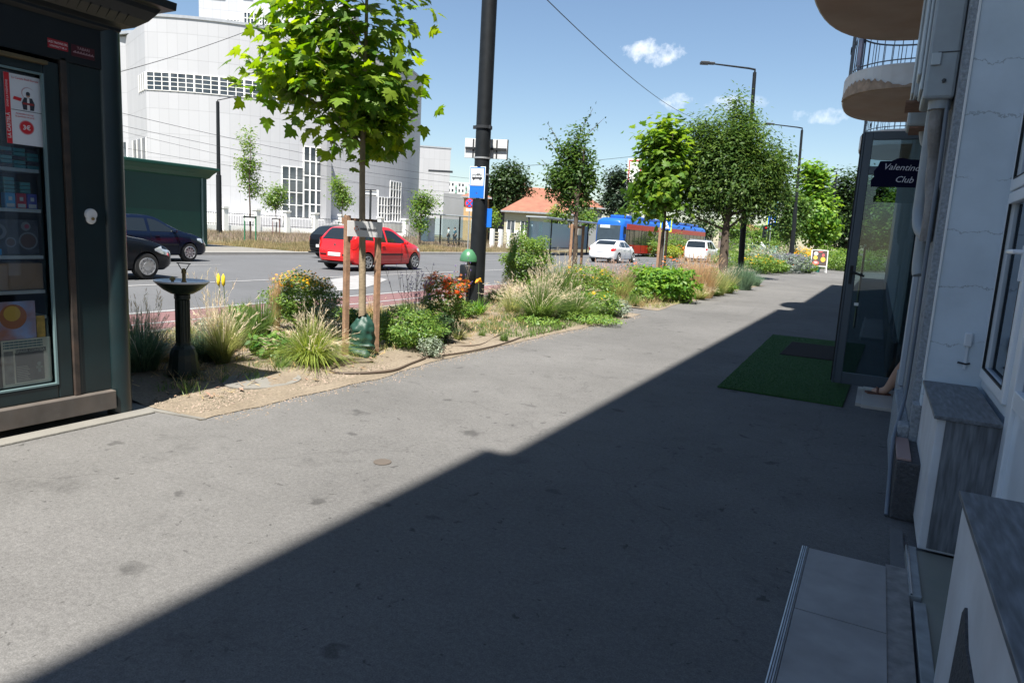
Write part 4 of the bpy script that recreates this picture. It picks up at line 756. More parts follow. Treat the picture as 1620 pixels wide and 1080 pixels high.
# billboard far behind the maple
p=sv(1003,280,150); zb=sv(1003,275,150).z; r_=empty('billboard',(p.x,p.y,0),0,'white billboard with a thin red frame far behind the trees','billboard')
MB().obox((0,0,zb),VR*1.6,VF*.15,Vector((0,0,3.2))).build('panel',white,r_); 
b=MB(); 
for s in(-1,1): b.obox(Vector((0,0,zb))-VF*.2+VR*1.25*s,VR*.10,VF*.02,Vector((0,0,2.9)))
b.obox(Vector((0,0,zb+2.8))-VF*.2,VR*1.25,VF*.02,Vector((0,0,.10))); b.build('red_frame',redp,r_); MB().tube([(0,0,0),(0,0,zb-3)],.4,10).build('post',galv,r_)
# ======================= VEHICLES ========================================
def interp(T,s): 
    xs=[a for a,_ in T]; ys=[b for _,b in T]; return float(np.interp(s,xs,ys))
def smooth(T,n=6):
    """Catmull-Rom through knots -> denser table"""
    P=[T[0]]+list(T)+[T[-1]]; out=[]
    for i in range(1,len(P)-2):
        for k in range(n):
            t=k/n; p0,p1,p2,p3=P[i-1],P[i],P[i+1],P[i+2]
            out.append(tuple(.5*((2*p1[j])+(-p0[j]+p2[j])*t+(2*p0[j]-5*p1[j]+4*p2[j]-p3[j])*t*t+(-p0[j]+3*p1[j]-3*p2[j]+p3[j])*t**3) for j in(0,1)))
    out.append(T[-1]); 
    o2=[out[0]]
    for q in out[1:]:
        if q[0]>o2[-1][0]+1e-4: o2.append(q)
    return o2
def wheel(root,x,y,r,w_,side,nsp=7,rimmt=steel,cap=False):
    t=MB(); t.lathe([(r*.62,-w_/2),(r*.93,-w_/2),(r,-w_*.32),(r,w_*.32),(r*.93,w_/2),(r*.62,w_/2)],(x,y,r),28,'x'); tw=t.build('wheel',rubber,root,True)
    xo=x+side*(w_*.5+.012)
    MB().lathe([(r*.64,-.03),(r*.64,.0)],(xo-side*.035,y,r),24,'x').build('brake_disc',black,tw)
    b=MB(); s=side
    pr=[(r*.66,0),(r*.66,.035),(r*.60,.04),(r*.58,.01),(r*.58,0)]
    b.lathe([(a,s*c) for a,c in pr],(xo-s*.025,y,r),28,'x')
    n=nsp
    for k in range(n):
        a=2*math.pi*k/n; dv=Vector((0,math.cos(a),math.sin(a))); pv=Vector((0,-math.sin(a),math.cos(a)))
        b.obox(Vector((xo-s*.008,y,r))+dv*r*.36,dv*r*.25,pv*r*(.10 if not cap else .14),(.012,0,0))
    b.lathe([(r*(.17 if not cap else .38),-.02*s),(r*(.15 if not cap else .34),.014*s),(.01,.018*s)],(xo-s*.0,y,r),16,'x'); b.build('rim',rimmt,tw,True); return tw
def car(name,label,x,yaxle,sp,paint,cat_='car',group=None,rz=0,taxi=False,roofbox=False):
    L,W,H=sp['L'],sp['W'],sp['H']; ro=sp['rear_oh']; wb=sp['wb']; wr=sp['wheel']
    root=empty(name,(x,yaxle,-.075),rz,label,cat_,group)
    top=smooth(sp['top']); belt=smooth(sp['belt']); plan=smooth(sp['plan']); zlow=sp.get('zlow',[(0,.32),(.25,.2),(L-.3,.2),(L,.3)])
    ns=90; ss=sorted(set([0,.01,.03,.06]+list(np.linspace(.1,L-.1,ns))+[L-.06,L-.03,L-.01,L])); 
    tum=sp.get('tum',.36)
    def sec(s):
        T=interp(top,s); B=min(interp(belt,s),T-.015); w_=interp(plan,s)*W/2; z0=interp(zlow,s); g=min(1,max(0,(T-B))/.35)
        sh=w_*.965; wrf=max(sh-(T-B)*tum, .3*w_); hh=B-z0
        e=.06*g+.012
        return [(0,z0),(w_*.86,z0),(w_*.96,z0+.05),(w_*.985,z0+hh*.28),(w_,z0+hh*.55),(w_*.995,z0+hh*.8),(w_*.98,B-.02),(sh,B),(sh*.5+wrf*.5+.008*g,B*.5+(T-e)*.5),(wrf,T-e),(wrf-.05,T-e*.35),(wrf*.6,T-e*.05),(0,T+.0)]
    rows=[sec(s) for s in ss]; nc=len(rows[0]); vs=[];fs=[]
    full=[]
    for i,s in enumerate(ss):
        r_=rows[i]; ring=[(q[0],q[1]) for q in r_]+[(-q[0],q[1]) for q in reversed(r_[1:-1])]
        vs+=[(a,s-ro,z_) for a,z_ in ring]; n=len(ring)
    for i in range(len(ss)-1):
        for k in range(n): fs.append((i*n+k,i*n+(k+1)%n,(i+1)*n+(k+1)%n,(i+1)*n+k))
    fs.append(tuple(range(n))); fs.append(tuple((len(ss)-1)*n+k for k in reversed(range(n))))
    me=bpy.data.meshes.new('body'); me.from_pydata(vs,[],fs); bm=bmesh.new(); bm.from_mesh(me); bmesh.ops.recalc_face_normals(bm,faces=bm.faces); bm.to_mesh(me); bm.free()
    me.polygons.foreach_set('use_smooth',[True]*len(me.polygons)); me.materials.append(paint); me.materials.append(black)
    body=bpy.data.objects.new('body',me); COL.objects.link(body)
    cut=MB()
    for ya in(0,wb):
        for s in(-1,1): cut.lathe([(wr*1.13,s*(W/2-.30)),(wr*1.13,s*(W/2+.2))],(0,ya,wr),32,'x')
    co=cut.build('cutter',[paint,black]); co.data.polygons.foreach_set('material_index',[1]*len(co.data.polygons))
    md=body.modifiers.new('b','BOOLEAN'); md.operation='DIFFERENCE'; md.object=co; md.solver='EXACT'; bpy.context.view_layer.update()
    m2=bpy.data.meshes.new_from_object(body.evaluated_get(bpy.context.evaluated_depsgraph_get())); bpy.data.objects.remove(body); bpy.data.objects.remove(co)
    body=link('body',m2,None,root)
    try: m2.set_sharp_from_angle(angle=R(35))
    except Exception: pass
    def surfx(s,z_):
        r_=sec(s); 
        for a,b_ in zip(r_[1:],r_[2:]):
            if a[1]<=z_<=b_[1] and b_[1]>a[1]: t=(z_-a[1])/(b_[1]-a[1]); return a[0]+(b_[0]-a[0])*t
        return r_[9][0]
    def surfz(s,xx):
        r_=sec(s)[8:][::-1]; xs=[q[0] for q in r_]; zs=[q[1] for q in r_]; return float(np.interp(abs(xx),xs,zs))
    # side windows
    for (a,c,rs_,fs_) in sp['win']:
        for sd in(-1,1):
            n=14; v=[];f=[]
            for i in range(n+1):
                s=a+(c-a)*i/n; T=interp(top,s); B=min(interp(belt,s),T-.015); z0=B+.035; z1=T-.115
                # slanted edges
                z1=min(z1,z0+ (rs_*(s-a)+.06 if rs_ else 9),z0+(fs_*(c-s)+.03 if fs_ else 9)); z1=max(z1,z0+.005)
                for k in range(4): z_=z0+(z1-z0)*k/3; v.append((sd*(surfx(s,z_)+.005),s-ro,z_))
            for i in range(n):
                for k in range(3): f.append((i*4+k,(i+1)*4+k,(i+1)*4+k+1,i*4+k+1))
            MB().add(v,f).build('side_window',carglass,root,True)
    for nm,(a,c,k0,k1) in (('rear_window',sp['rwin']),('windshield',sp['fwin'])):
        v=[];f=[];n=10;mm=12
        for i in range(n+1):
            s=a+(c-a)*i/n; kk=k0+(k1-k0)*i/n; 
            for j in range(mm+1):
                xx=(j/mm*2-1)*kk*W/2; sl=(interp(top,s+.05)-interp(top,s-.05))/.1; off=.008; nrm=math.hypot(1,sl)
                v.append((xx,s-ro-sl*off/nrm,surfz(s,xx)+off))
        for i in range(n):
            for j in range(mm): f.append((i*(mm+1)+j,i*(mm+1)+j+1,(i+1)*(mm+1)+j+1,(i+1)*(mm+1)+j))
        MB().add(v,f).build(nm,carglass,root,True)
    for ya in(0,wb):
        for s in(-1,1): wheel(root,s*(W/2-.115),ya,wr,.2,s,sp.get('spokes',7),cap=sp.get('cap',False))
    # lamps as patches following the shell
    def patch(nm,pts,mt_,th=.010):
        for sd in(-1,1):
            v=[];f=[]; n=len(pts)
            for s,za,zb_ in pts:
                for k in range(4): z_=za+(zb_-za)*k/3; v.append((sd*(surfx(s,z_)+th),s-ro+(0 if s>.08 else -th) +(th if s>L-.1 else 0),z_))
            for i in range(n-1):
                for k in range(3): f.append((i*4+k,(i+1)*4+k,(i+1)*4+k+1,i*4+k+1))
            MB().add(v,f).build(nm,mt_,root,True)
    patch('tail_light',sp['tail'],redl); patch('headlight',sp['head'],clearl)
    # rear face items
    def rear(nm,x0,x1,z0,z1,mt_,th=.02,par=root):
        zc=(z0+z1)/2; 
        # find s where the top outline reaches zc
        s=0.0
        for q in np.linspace(0,1.0,60):
            if interp(top,q)>=z1: s=q; break
        return MB().box(x0,x1,s-ro-th,s-ro+.05,z0,z1).build(nm,mt_,par,bevel=.006)
    pz=sp.get('plate_z',.5)
    rear('number_plate',-.26,.26,pz,pz+.115,plate,.03); rear('badge',-.04,.04,sp.get('badge_z',.85),sp.get('badge_z',.85)+.06,chrome,.025)
    MB().box(-W*.40,W*.40,-ro-.035,-ro+.1,.21,.27).build('lower_bumper',black,root,bevel=.02)
    if sp.get('bstrip',True):
        for sd in(-1,1): MB().box(sd*W*.27-.13,sd*W*.27+.13,-ro-.02,-ro+.05,.50,.535).build('bumper_strip',black,root,bevel=.008)
    for sd in(-1,1):
        s0=sp['mirror']; z_=interp(belt,s0)+.06; xx=surfx(s0,z_)
        MB().obox((sd*(xx+.10),s0-ro,z_),(.08,0,0),(0,.045,0),(0,0,.055)).build('mirror',sp.get('mirmat',paint),root,bevel=.03)
        b=MB()
        for s1 in sp['handles']: 
            z2=interp(belt,s1)-.10; b.obox((sd*(surfx(s1,z2)+.015),s1-ro,z2),(.012,0,0),(0,.08,0),(0,0,.014))
        b.build('door_handle',sp.get('hmat',paint),root,bevel=.006)
        b=MB(); 
        for s1 in sp['seams']:
            B=interp(belt,s1); 
            zs=np.linspace(.28,B-.02,7)
            for a,c in zip(zs[:-1],zs[1:]): b.beam((sd*(surfx(s1,a)+.001),s1-ro,a),(sd*(surfx(s1,c)+.001),s1-ro,c),.006,.010,upv=(0,1,0))
        b.build('door_seam',black,root)
        if sp.get('strip'):
            a,c,z_=sp['strip']; b=MB(); 
            for q in np.linspace(a,c,7)[:-1]: b.beam((sd*(surfx(q,z_)+.012),q-ro,z_),(sd*(surfx(q+(c-a)/6,z_)+.012),q+(c-a)/6-ro,z_),.02,.05)
            b.build('side_moulding',black if not sp.get('stripsilver') else galv,root)
    return root
def paint(name,c,metal=.0): return mat(name,c,.28 if max(c)>.1 else .16,metal,var=.04,vs=2,coat=.0 if name.startswith('bus') else .9 if max(c)>.1 else .0,spec=.25 if name.startswith('bus') else .5 if max(c)>.1 else .28)
hatch=dict(L=3.99,W=1.72,H=1.49,rear_oh=.67,wb=2.58,wheel=.30,
 top=[(0,.50),(.02,.70),(.07,.92),(.20,1.08),(.42,1.32),(.62,1.41),(1.1,1.475),(1.7,1.49),(2.15,1.44),(2.6,1.22),(3.05,.98),(3.4,.90),(3.75,.76),(3.93,.60),(3.99,.45)],
 belt=[(0,.80),(.3,.98),(1.5,.93),(2.9,.88),(3.6,.74),(3.99,.45)],plan=[(0,.70),(.06,.82),(.2,.92),(.5,.98),(1.2,1),(2.8,1),(3.3,.96),(3.7,.86),(3.9,.70),(3.99,.55)],
 win=[(.50,.98,.9,0),(1.06,1.62,0,0),(1.70,2.78,0,.55)],rwin=(.12,.48,.72,.62),fwin=(2.10,2.98,.62,.80),tail=[(.02,.72,.9),(.08,.70,1.0),(.16,.72,1.05),(.26,.84,1.06)],head=[(3.40,.70,.76),(3.6,.62,.77),(3.8,.56,.70),(3.92,.52,.60)],mirror=2.62,handles=[1.45],seams=[1.10,2.45],plate_z=.46,badge_z=.80,strip=(1.2,2.5,.56))
rr_=car('red_hatchback','red hatchback with silver wheels seen from behind on the road',-15.66,17.65,hatch,paint('red_car_paint',(.62,.012,.014)))
hb2=dict(hatch); hb2.update(tail=[(.02,.74,.88),(.08,.74,.92),(.14,.76,.90)],L=4.2,rear_oh=.80,wb=2.51,H=1.46,top=[(0,.50),(.02,.72),(.1,.95),(.35,1.2),(.6,1.36),(1.1,1.44),(1.7,1.46),(2.2,1.42),(2.7,1.16),(3.1,.98),(3.5,.90),(3.9,.76),(4.12,.62),(4.2,.45)],
 belt=[(0,.80),(.3,.95),(1.5,.92),(3.0,.90),(3.8,.74),(4.2,.45)],plan=[(0,.70),(.06,.82),(.2,.92),(.5,.98),(1.2,1),(3.0,1),(3.5,.96),(3.9,.86),(4.1,.70),(4.2,.55)],win=[(.6,1.0,.9,0),(1.08,1.85,0,0),(1.95,2.95,0,.55)],fwin=(2.2,3.05,.62,.8),head=[(3.62,.70,.76),(3.8,.62,.76),(4.0,.56,.68),(4.13,.52,.60)],mirror=2.75,handles=[1.25,2.15],seams=[1.05,1.95,2.9],cap=False,strip=(1.2,2.9,.55),spokes=9)
car('dark_blue_hatchback','dark blue hatchback on the far lane in front of the green kiosk',-20.9,12.45,hb2,paint('navy_car_paint',(.004,.008,.022)))
sd1=dict(hb2); sd1.update(L=4.3,rear_oh=.85,wb=2.6,tail=[(.03,.86,.94),(.1,.86,.96)],strip=None,spokes=10,cap=True,top=[(0,.50),(.02,.72),(.1,.95),(.35,1.2),(.6,1.36),(1.1,1.44),(1.7,1.46),(2.1,1.42),(2.65,1.14),(3.05,.99),(3.5,.91),(3.9,.79),(4.2,.64),(4.3,.45)],belt=[(0,.80),(.3,.95),(1.5,.92),(3.0,.90),(3.9,.76),(4.3,.45)],plan=[(0,.70),(.06,.82),(.2,.92),(.5,.98),(1.2,1),(3.1,1),(3.6,.96),(4.0,.86),(4.2,.72),(4.3,.55)],head=[(3.66,.66,.70),(3.85,.58,.76),(4.05,.54,.72),(4.22,.50,.62)])
car('black_hatchback','black hatchback closest to the kiosk showing only its front wheel and headlight',-15.6,7.3,sd1,paint('black_car_paint',(.006,.008,.012)))
sed=dict(L=4.62,W=1.81,H=1.43,rear_oh=.98,wb=2.81,wheel=.325,top=[(0,.52),(.02,.80),(.08,.98),(.3,1.04),(.62,1.09),(1.0,1.28),(1.4,1.40),(2.0,1.43),(2.5,1.40),(3.0,1.18),(3.35,.99),(3.8,.92),(4.3,.78),(4.55,.60),(4.62,.45)],
 belt=[(0,.85),(.5,.99),(1.6,.95),(3.3,.90),(4.2,.74),(4.62,.45)],plan=[(0,.72),(.06,.84),(.2,.93),(.5,.98),(1.3,1),(3.4,1),(3.9,.96),(4.3,.86),(4.5,.72),(4.62,.55)],
 win=[(1.02,1.30,.8,0),(1.36,2.1,0,0),(2.18,3.2,0,.5)],rwin=(.66,1.22,.72,.64),fwin=(2.55,3.3,.64,.80),tail=[(.015,.74,.86),(.06,.73,.90),(.16,.74,.92),(.38,.80,.92)],head=[(4.0,.66,.74),(4.25,.60,.74),(4.45,.54,.66),(4.56,.52,.58)],mirror=2.98,handles=[1.9,2.75],seams=[1.3,2.13,3.15],plate_z=.66,badge_z=.9,bstrip=False)
car('white_sedan','white sedan with red tail lamps driving away behind the orange flowers',-15.4,41.3,sed,paint('white_car_paint',(.72,.73,.75)))
s2=dict(sed); s2.update(W=1.76); car('black_sedan','black car half hidden behind the red hatchback',-21.05,22.8,hb2,paint('black_car_paint2',(.006,.007,.009)))
van=dict(L=4.85,W=1.90,H=1.78,rear_oh=.98,wb=2.85,wheel=.34,tum=.26,top=[(0,.55),(.02,.95),(.08,1.10),(.22,1.45),(.4,1.68),(.8,1.75),(1.6,1.78),(2.6,1.74),(3.2,1.48),(3.8,1.12),(4.2,1.02),(4.6,.85),(4.8,.62),(4.85,.5)],belt=[(0,.98),(.4,1.10),(1.6,1.06),(3.8,.98),(4.4,.80),(4.85,.5)],plan=[(0,.80),(.05,.90),(.2,.96),(.6,1),(3.6,1),(4.2,.95),(4.6,.84),(4.8,.66),(4.85,.55)],
 win=[(.5,1.2,.0,0),(1.3,2.2,0,0),(2.3,3.5,0,.5)],rwin=(.10,.38,.80,.72),fwin=(2.75,3.75,.68,.82),tail=[(.03,.98,1.08),(.08,.96,1.12),(.2,.98,1.14),(.32,1.02,1.12)],head=[(4.2,.78,.86),(4.45,.7,.84),(4.65,.62,.74),(4.78,.58,.64)],mirror=3.4,handles=[2.1,3.0],seams=[1.3,2.25,3.3],plate_z=.60,badge_z=1.06,bstrip=False)
vn=car('white_minivan','white minivan driving away, seen beside the thick tree trunk',-13.2,56.6,van,paint('white_car_paint',(.72,.73,.75)))
for sd in(-1,1): MB().beam((sd*.66,-.3,1.83),(sd*.60,1.9,1.84),.04,.05).build('roof_rail',galv,vn)
gf='parked or waiting cars in the distance'
def simplecar(name,label,px,D,spec,pt,rz=0): p=sv(px,400,D); return car(name,label,p.x,p.y,spec,pt,group=gf,rz=rz)
simplecar('olive_car','pale yellow-green car beyond the street lamp foot',1178,84,van,paint('olive_paint',(.34,.36,.16)),R(-18)); simplecar('blue_car','dark blue car beyond the yellow flowers near the traffic light',1196,96,sed,paint('blue_paint',(.02,.04,.14)),R(-25))
p=sv(1188,400,118); wv=car('white_van','white van in the distance left of the traffic light',p.x,p.y,dict(van,H=2.5,top=[(a,b*1.35) for a,b in van['top']],belt=[(a,b*1.2) for a,b in van['belt']]),paint('white_car_paint',(.72,.73,.75)),'van',rz=R(-30))
# bus ---------------------------------------------------------------------
bp0=Vector((-20.3,54.5,0)); p_=sv(984,380,57.5); q_=sv(1115,380,80)
dirb=Vector((q_.x-p_.x,q_.y-p_.y,0)); Lb=24; dirb=Vector((q_.x-p_.x,q_.y-p_.y,0)).normalized(); Lb=(Vector((q_.x,q_.y,0))-Vector((p_.x,p_.y,0))).length
rzb=math.atan2(-dirb.x,dirb.y); 
bus=empty('trolleybus',(p_.x,p_.y,-.05),rzb,'long blue and red articulated trolleybus at the stop across the road','bus')
# local: origin at the near front corner on the side we see (right side x=0), body towards -x, length along +y
bb=paint('bus_blue',(.015,.10,.42)); brd=paint('bus_red',(.42,.015,.012)); bgl=carglass; Wb=2.55; Hb=3.25
def bsec(y,inset=0,drop=0): return [(-inset,y,.30),(-inset,y,2.75-drop),(-.10-inset,y,3.05-drop),(-.45,y,Hb-drop),(-Wb+.45,y,Hb-drop),(-Wb+.10+inset,y,3.05-drop),(-Wb+inset,y,2.75-drop),(-Wb+inset,y,.30)]
b=MB(); ys=[(0.0,.22,.35),(.12,.10,.18),(.4,.02,.05),(.8,0,0),(Lb,0,0)]; vs=[];fs=[]
for y,i_,d__ in ys: vs+=bsec(y,i_,d__)
for i in range(len(ys)-1):
    for k in range(8): fs.append((i*8+k,i*8+(k+1)%8,(i+1)*8+(k+1)%8,(i+1)*8+k))
fs.append(tuple(range(8))); fs.append(tuple(len(ys)*8-8+k for k in range(8))); b.add(vs,fs); bo=b.build('body',bb,bus,True)
MB().box(.004,.03,.9,Lb-.1,2.32,2.78).build('red_band',brd,bus); MB().box(.004,.03,.9,Lb-.1,.30,1.02).build('lower_panel',brd,bus)
MB().box(.004,.022,.75,Lb-.2,1.03,2.31).build('side_glass',bgl,bus)
b=MB(); 
for k in range(int(Lb/1.45)): b.box(.022,.034,1.0+k*1.45,1.06+k*1.45,1.03,2.31)
b.build('window_pillar',black,bus)
MB().box(-Wb+.22,-.22,-.02,.10,1.0,2.62).build('windshield',mat('bus_windshield',(.05,.07,.09),.05,spec=.8),bus,bevel=.03); dsp=MB().box(-Wb+.5,-1.15,-.05,-.02,2.36,2.62).build('destination_display',mat('display_white',(.55,.6,.62),.4),bus)
text('11',.26,blackp,dsp,(-1.75,-.056,2.49),(1,0,0),(0,0,1))
MB().box(-Wb+.2,-.2,-.03,.08,.32,.95).build('front_skirt',brd,bus,bevel=.03)
for k,yy in enumerate((2.3,8.5,Lb-3)): 
    MB().lathe([(.30,-.12),(.46,-.12),(.48,-.05),(.48,.05),(.46,.1),(.3,.1)],(-.06,yy,.48),24,'x').build('wheel',rubber,bus,True)
b=MB()
for yy in(1.6,4.6,7.2): b.box(.034,.045,yy,yy+.05,.4,2.3); b.box(.034,.045,yy+1.2,yy+1.25,.4,2.3)
b.build('door_frame',black,bus); MB().box(-Wb+.5,-.5,2,Lb-1.5,Hb+.002,Hb+.28).build('roof_pod',bb,bus,bevel=.08)
b=MB(); b.box(-.25,.02,.3,.36,2.45,2.55); b.box(-.02,.2,.2,.3,1.9,2.5); b.build('mirror',black,bus)
# bus shelters ------------------------------------------------------------
def shelter(pA,pB,label,dpt=1.5,h=2.62,ad=True):
    d=(pB-pA); d.z=0; L=d.length; rz=math.atan2(d.y,d.x); root=empty('bus_shelter',(pA.x,pA.y,.0),rz,label,'bus shelter','bus shelters across the road')
    b=MB(); b.box(-.1,L+.1,-.2,dpt,h,h+.10); b.build('roof',mat('shelter_roof',(.42,.45,.47),.4,.4,var=.08),root,bevel=.02)
    for k in range(4): MB().box(L*k/3-.05,L*k/3+.05,dpt-.25,dpt-.15,-.1,h).build('post',black if k else dark,root)
    MB().box(.05,L-.05,dpt-.215,dpt-.20,.35,h-.25).build('back_glass',glass('shelter_glass',(.85,.93,.93),.4,refl=.02),root)
    MB().box(-.02,.0,.1,dpt-.2,.35,h-.25).build('side_glass',glass('shelter_glass'),root)
    MB().box(L*.35,L*.8,dpt-.65,dpt-.3,.42,.50).build('bench',mat('bench_grey',(.25,.22,.20),.6),root)
    if ad: MB().box(.15,1.35,dpt-.45,dpt-.35,.3,2.35).build('advert_panel',mat('advert_grey',(.50,.54,.60),.4,var=.3,vs=2),root,bevel=.02)
    return root
a=sv(677,392,59);c=sv(768,392,63); shelter(Vector((a.x,a.y,0)),Vector((c.x,c.y,0)),'grey roofed glass bus shelter across the road with people waiting')
a=sv(858,400,49);c=sv(948,400,61); shelter(Vector((a.x,a.y,0)),Vector((c.x,c.y,0)),'long glass bus shelter with a thin grey roof in front of the bus',1.4,2.62)
# green kiosk across the road --------------------------------------------
k1=sg(328,390,0); kk=empty('green_kiosk',(k1.x,k1.y,0),R(90),'dark green metal kiosk with overhanging roof on the far pavement','kiosk')
# local x runs along -world... : rotate so local +x = world +y
kg=mat('kiosk_green',(.002,.034,.024),.45,var=.12,vs=1.2); kg2=mat('kiosk_green_light',(.003,.05,.033),.45,var=.1)
MB().box(-9.5,-.22,0,3,.0,3.25).build('body',kg,kk); MB().box(-9.5,-.35,-.012,0,.05,1.62).build('lower_panel',kg2,kk)
MB().box(-.22,0,-.03,.2,0,3.3).build('corner_post',kg,kk,bevel=.02); MB().box(-.30,-.22,-.05,.0,0,3.2).build('edge_trim',mat('trim_grey_green',(.10,.16,.15),.4),kk); MB().box(-.02,.04,.2,2.6,0,3.2).build('side_wall',black,kk)
b=MB(); n=8; prof=[(0,3.15),(-.10,3.2),(-.22,3.35),(-.42,3.52),(-.5,3.56),(-.5,3.66),(0,3.72),(2.5,3.75),(2.9,3.6),(2.9,3.15)]
v=[(-9.5,y,z_) for y,z_ in prof]+[(.05-(y if y<0 else 0)*.6,y,z_) for y,z_ in prof]; m_=len(prof); b.add(v,[(i,(i+1)%m_,m_+(i+1)%m_,m_+i) for i in range(m_)]+[tuple(range(m_)),tuple(range(2*m_-1,m_-1,-1))]); b.build('roof',kg2,kk)
# ======================= KIOSK (foreground left) =========================
kf=mat('kiosk_dark_green',(.006,.019,.022),.30,var=.22,vs=5,bump=.06,bs=30,spec=.6,alt=(.012,.02,.021),alts=3,altw=.6); kd=mat('kiosk_black_green',(.005,.008,.010),.40,var=.2,vs=6)
kt=mat('kiosk_trim_rust',(.13,.11,.095),.6,.2,var=.3,vs=12,alt=(.05,.05,.05),alts=6)
X0=-4.65
ki=empty('tobacco_kiosk',(X0,2.93,0),0,'dark green newspaper kiosk with a glazed front and overhanging roof at the left edge','kiosk')
def kb(name,x0,x1,y0,y1,z0,z1,m_,bev=.004,par=ki): return MB().box(x0-X0,x1-X0,y0-2.93,y1-2.93,z0,z1).build(name,m_,par,bevel=bev)
# floor, back and side walls
kb('side_wall',-7.0,-4.76,2.86,2.90,.08,2.6,kd); kb('back_wall',-7.04,-7.0,-1.0,2.9,.08,2.6,kd); kb('floor',-7.0,-4.75,-1,2.86,.10,.14,kd); kb('side_wall',-7.0,-4.76,-1.04,-1.0,.08,2.6,kd); kb('ceiling',-7.0,-4.70,-1,2.86,2.56,2.6,kd)
kb('base_beam',-4.72,-4.615,-1.0,2.84,.06,.19,kt,.006)
MB().lathe([(.080,.0),(.080,2.62)],(-.050,-.02,0),28).build('corner_column',kf,ki,True)
kb('corner_fillet',-4.78,-4.675,2.74,2.80,.17,2.60,mat('fillet_grey_green',(.10,.15,.15),.35,.1),.01)
kb('corner_panel',-4.74,-4.668,2.62,2.86,.19,2.34,kf); kb('door_jamb',-4.74,-4.655,2.585,2.622,.19,2.36,mat('jamb_dark_rust',(.035,.03,.027),.6,.2,var=.3,vs=12,alt=(.09,.06,.045),alts=9,altw=.6))
kb('door_jamb',-4.74,-4.662,2.622,2.64,.19,2.36,kf)
kb('fascia',-4.76,-4.655,-1,2.86,2.34,2.62,kd)
kb('track_rail',-4.72,-4.63,-1,2.50,2.29,2.315,mat('rail_brass',(.17,.13,.07),.4,.6),.004)
door=empty('d',(0,0,0)); bpy.data.objects.remove(door)
fr_=MB()
for y0,y1,z0,z1 in((2.49,2.585,.19,2.32),(1.05,1.14,.19,2.32),(1.14,2.49,.19,.285),(1.14,2.49,2.24,2.32)): fr_.box(-4.745-X0,-4.672-X0,y0-2.93,y1-2.93,z0,z1)
dr=fr_.build('door_frame',kf,ki,bevel=.008)
g_=MB(); 
for y0,y1,z0,z1 in((2.478,2.490,.285,2.24),(1.14,1.152,.285,2.24),(1.152,2.478,.285,.297),(1.152,2.478,2.228,2.24)): g_.box(-4.69-X0,-4.668-X0,y0-2.93,y1-2.93,z0,z1)
g_.build('glazing_bead',mat('bead_grey_green',(.16,.24,.25),.35,.2),dr)
kb('glass_pane',-4.716,-4.710,1.14,2.49,.285,2.24,glass('kiosk_glass',(.96,.98,.98),.01,refl=.03),0,dr)
kb('side_window_frame',-4.745,-4.672,-1,1.05,.19,2.32,kd)
# lock
lk=MB(); v=[]; 
lk.lathe([(.001,.0),(.038,.0),(.040,.012),(.034,.024),(.001,.028)],(-4.664-X0,2.735-2.93,1.40),24,'x'); lk.lathe([(.001,.0),(.030,.0),(.032,.012),(.026,.022),(.001,.026)],(-4.664-X0,2.735-2.93,1.368),24,'x'); lo_=lk.build('lock_cover',mat('lock_white',(.72,.72,.72),.3,var=.03,coat=.4),ki,True)
MB().lathe([(.001,.02),(.010,.028),(.010,.036),(.001,.038)],(-4.664-X0,2.735-2.93,1.372),12,'x').build('keyhole',mat('brass_bright',(.45,.3,.12),.3,.9),lo_,True)
# roof cornice: swept profile along front and round the corner
prof=[(0,2.58),(.03,2.60),(.035,2.62),(.09,2.64),(.15,2.69),(.19,2.745),(.205,2.775),(.27,2.78),(.275,2.83),(.0,2.86)]
v=[];f=[]; n=len(prof)
path=[((X0,-1.3),(1,0)),((X0,2.93),(1,1)),((-7.3,2.93),(0,1))]
for (px_,py_),(dx,dy) in path:
    for o_,z_ in prof: v.append((px_+dx*o_-X0,py_+dy*o_-2.93,z_))
for i in range(2):
    for k in range(n-1): f.append((i*n+k,(i+1)*n+k,(i+1)*n+k+1,i*n+k+1))
MB().add(v,f).build('cornice',kd,ki,bevel=.002)
b=MB()
for k in range(70):
    yy=-1.2+k*.06
    if yy<3.05-.0: b.obox((.125,yy-2.93+.0,2.672),(.03,0,.022),(0,.004,0),(-.003,0,.004))
b.build('cornice_ribs',kd,ki)
kb('roof_slab',-7.3,-4.66,-1.3,2.92,2.6,2.86,kd,0)
# stickers on the fascia (text runs along +y when read from the pavement)
def kx(y,z,x=-4.653): return Vector((x-X0,y-2.93,z))
RY=(0,1,0); UZ=(0,0,1)
s_=kb('red_sticker',-4.655,-4.653,2.515,2.635,2.400,2.455,mat('sticker_red',(.35,.01,.02),.5,var=.05),0)
text('LAZI TRADING SRL',.0185,whitep,s_,kx(2.575,2.437,-4.6525),RY,UZ,ext=.0003,wscale=.74); text('CONTRACT NR. 6',.0165,whitep,s_,kx(2.575,2.414,-4.6525),RY,UZ,ext=.0003,wscale=.74)
s_=kb('dark_sticker',-4.655,-4.653,2.655,2.80,2.385,2.455,mat('sticker_dark_red',(.07,.006,.012),.5,var=.05),0)
pinkp=mat('pink_print',(.45,.28,.30),.6); text('TABARI',.024,pinkp,s_,kx(2.73,2.437,-4.6525),RY,UZ,ext=.0003); b=MB()
for k in range(22):
    b.box(.0025,.003,2.662-2.93+k*.006,2.666-2.93+k*.006,2.405,2.411+.004*(k%3)); 
b.build('small_lettering',pinkp,s_)
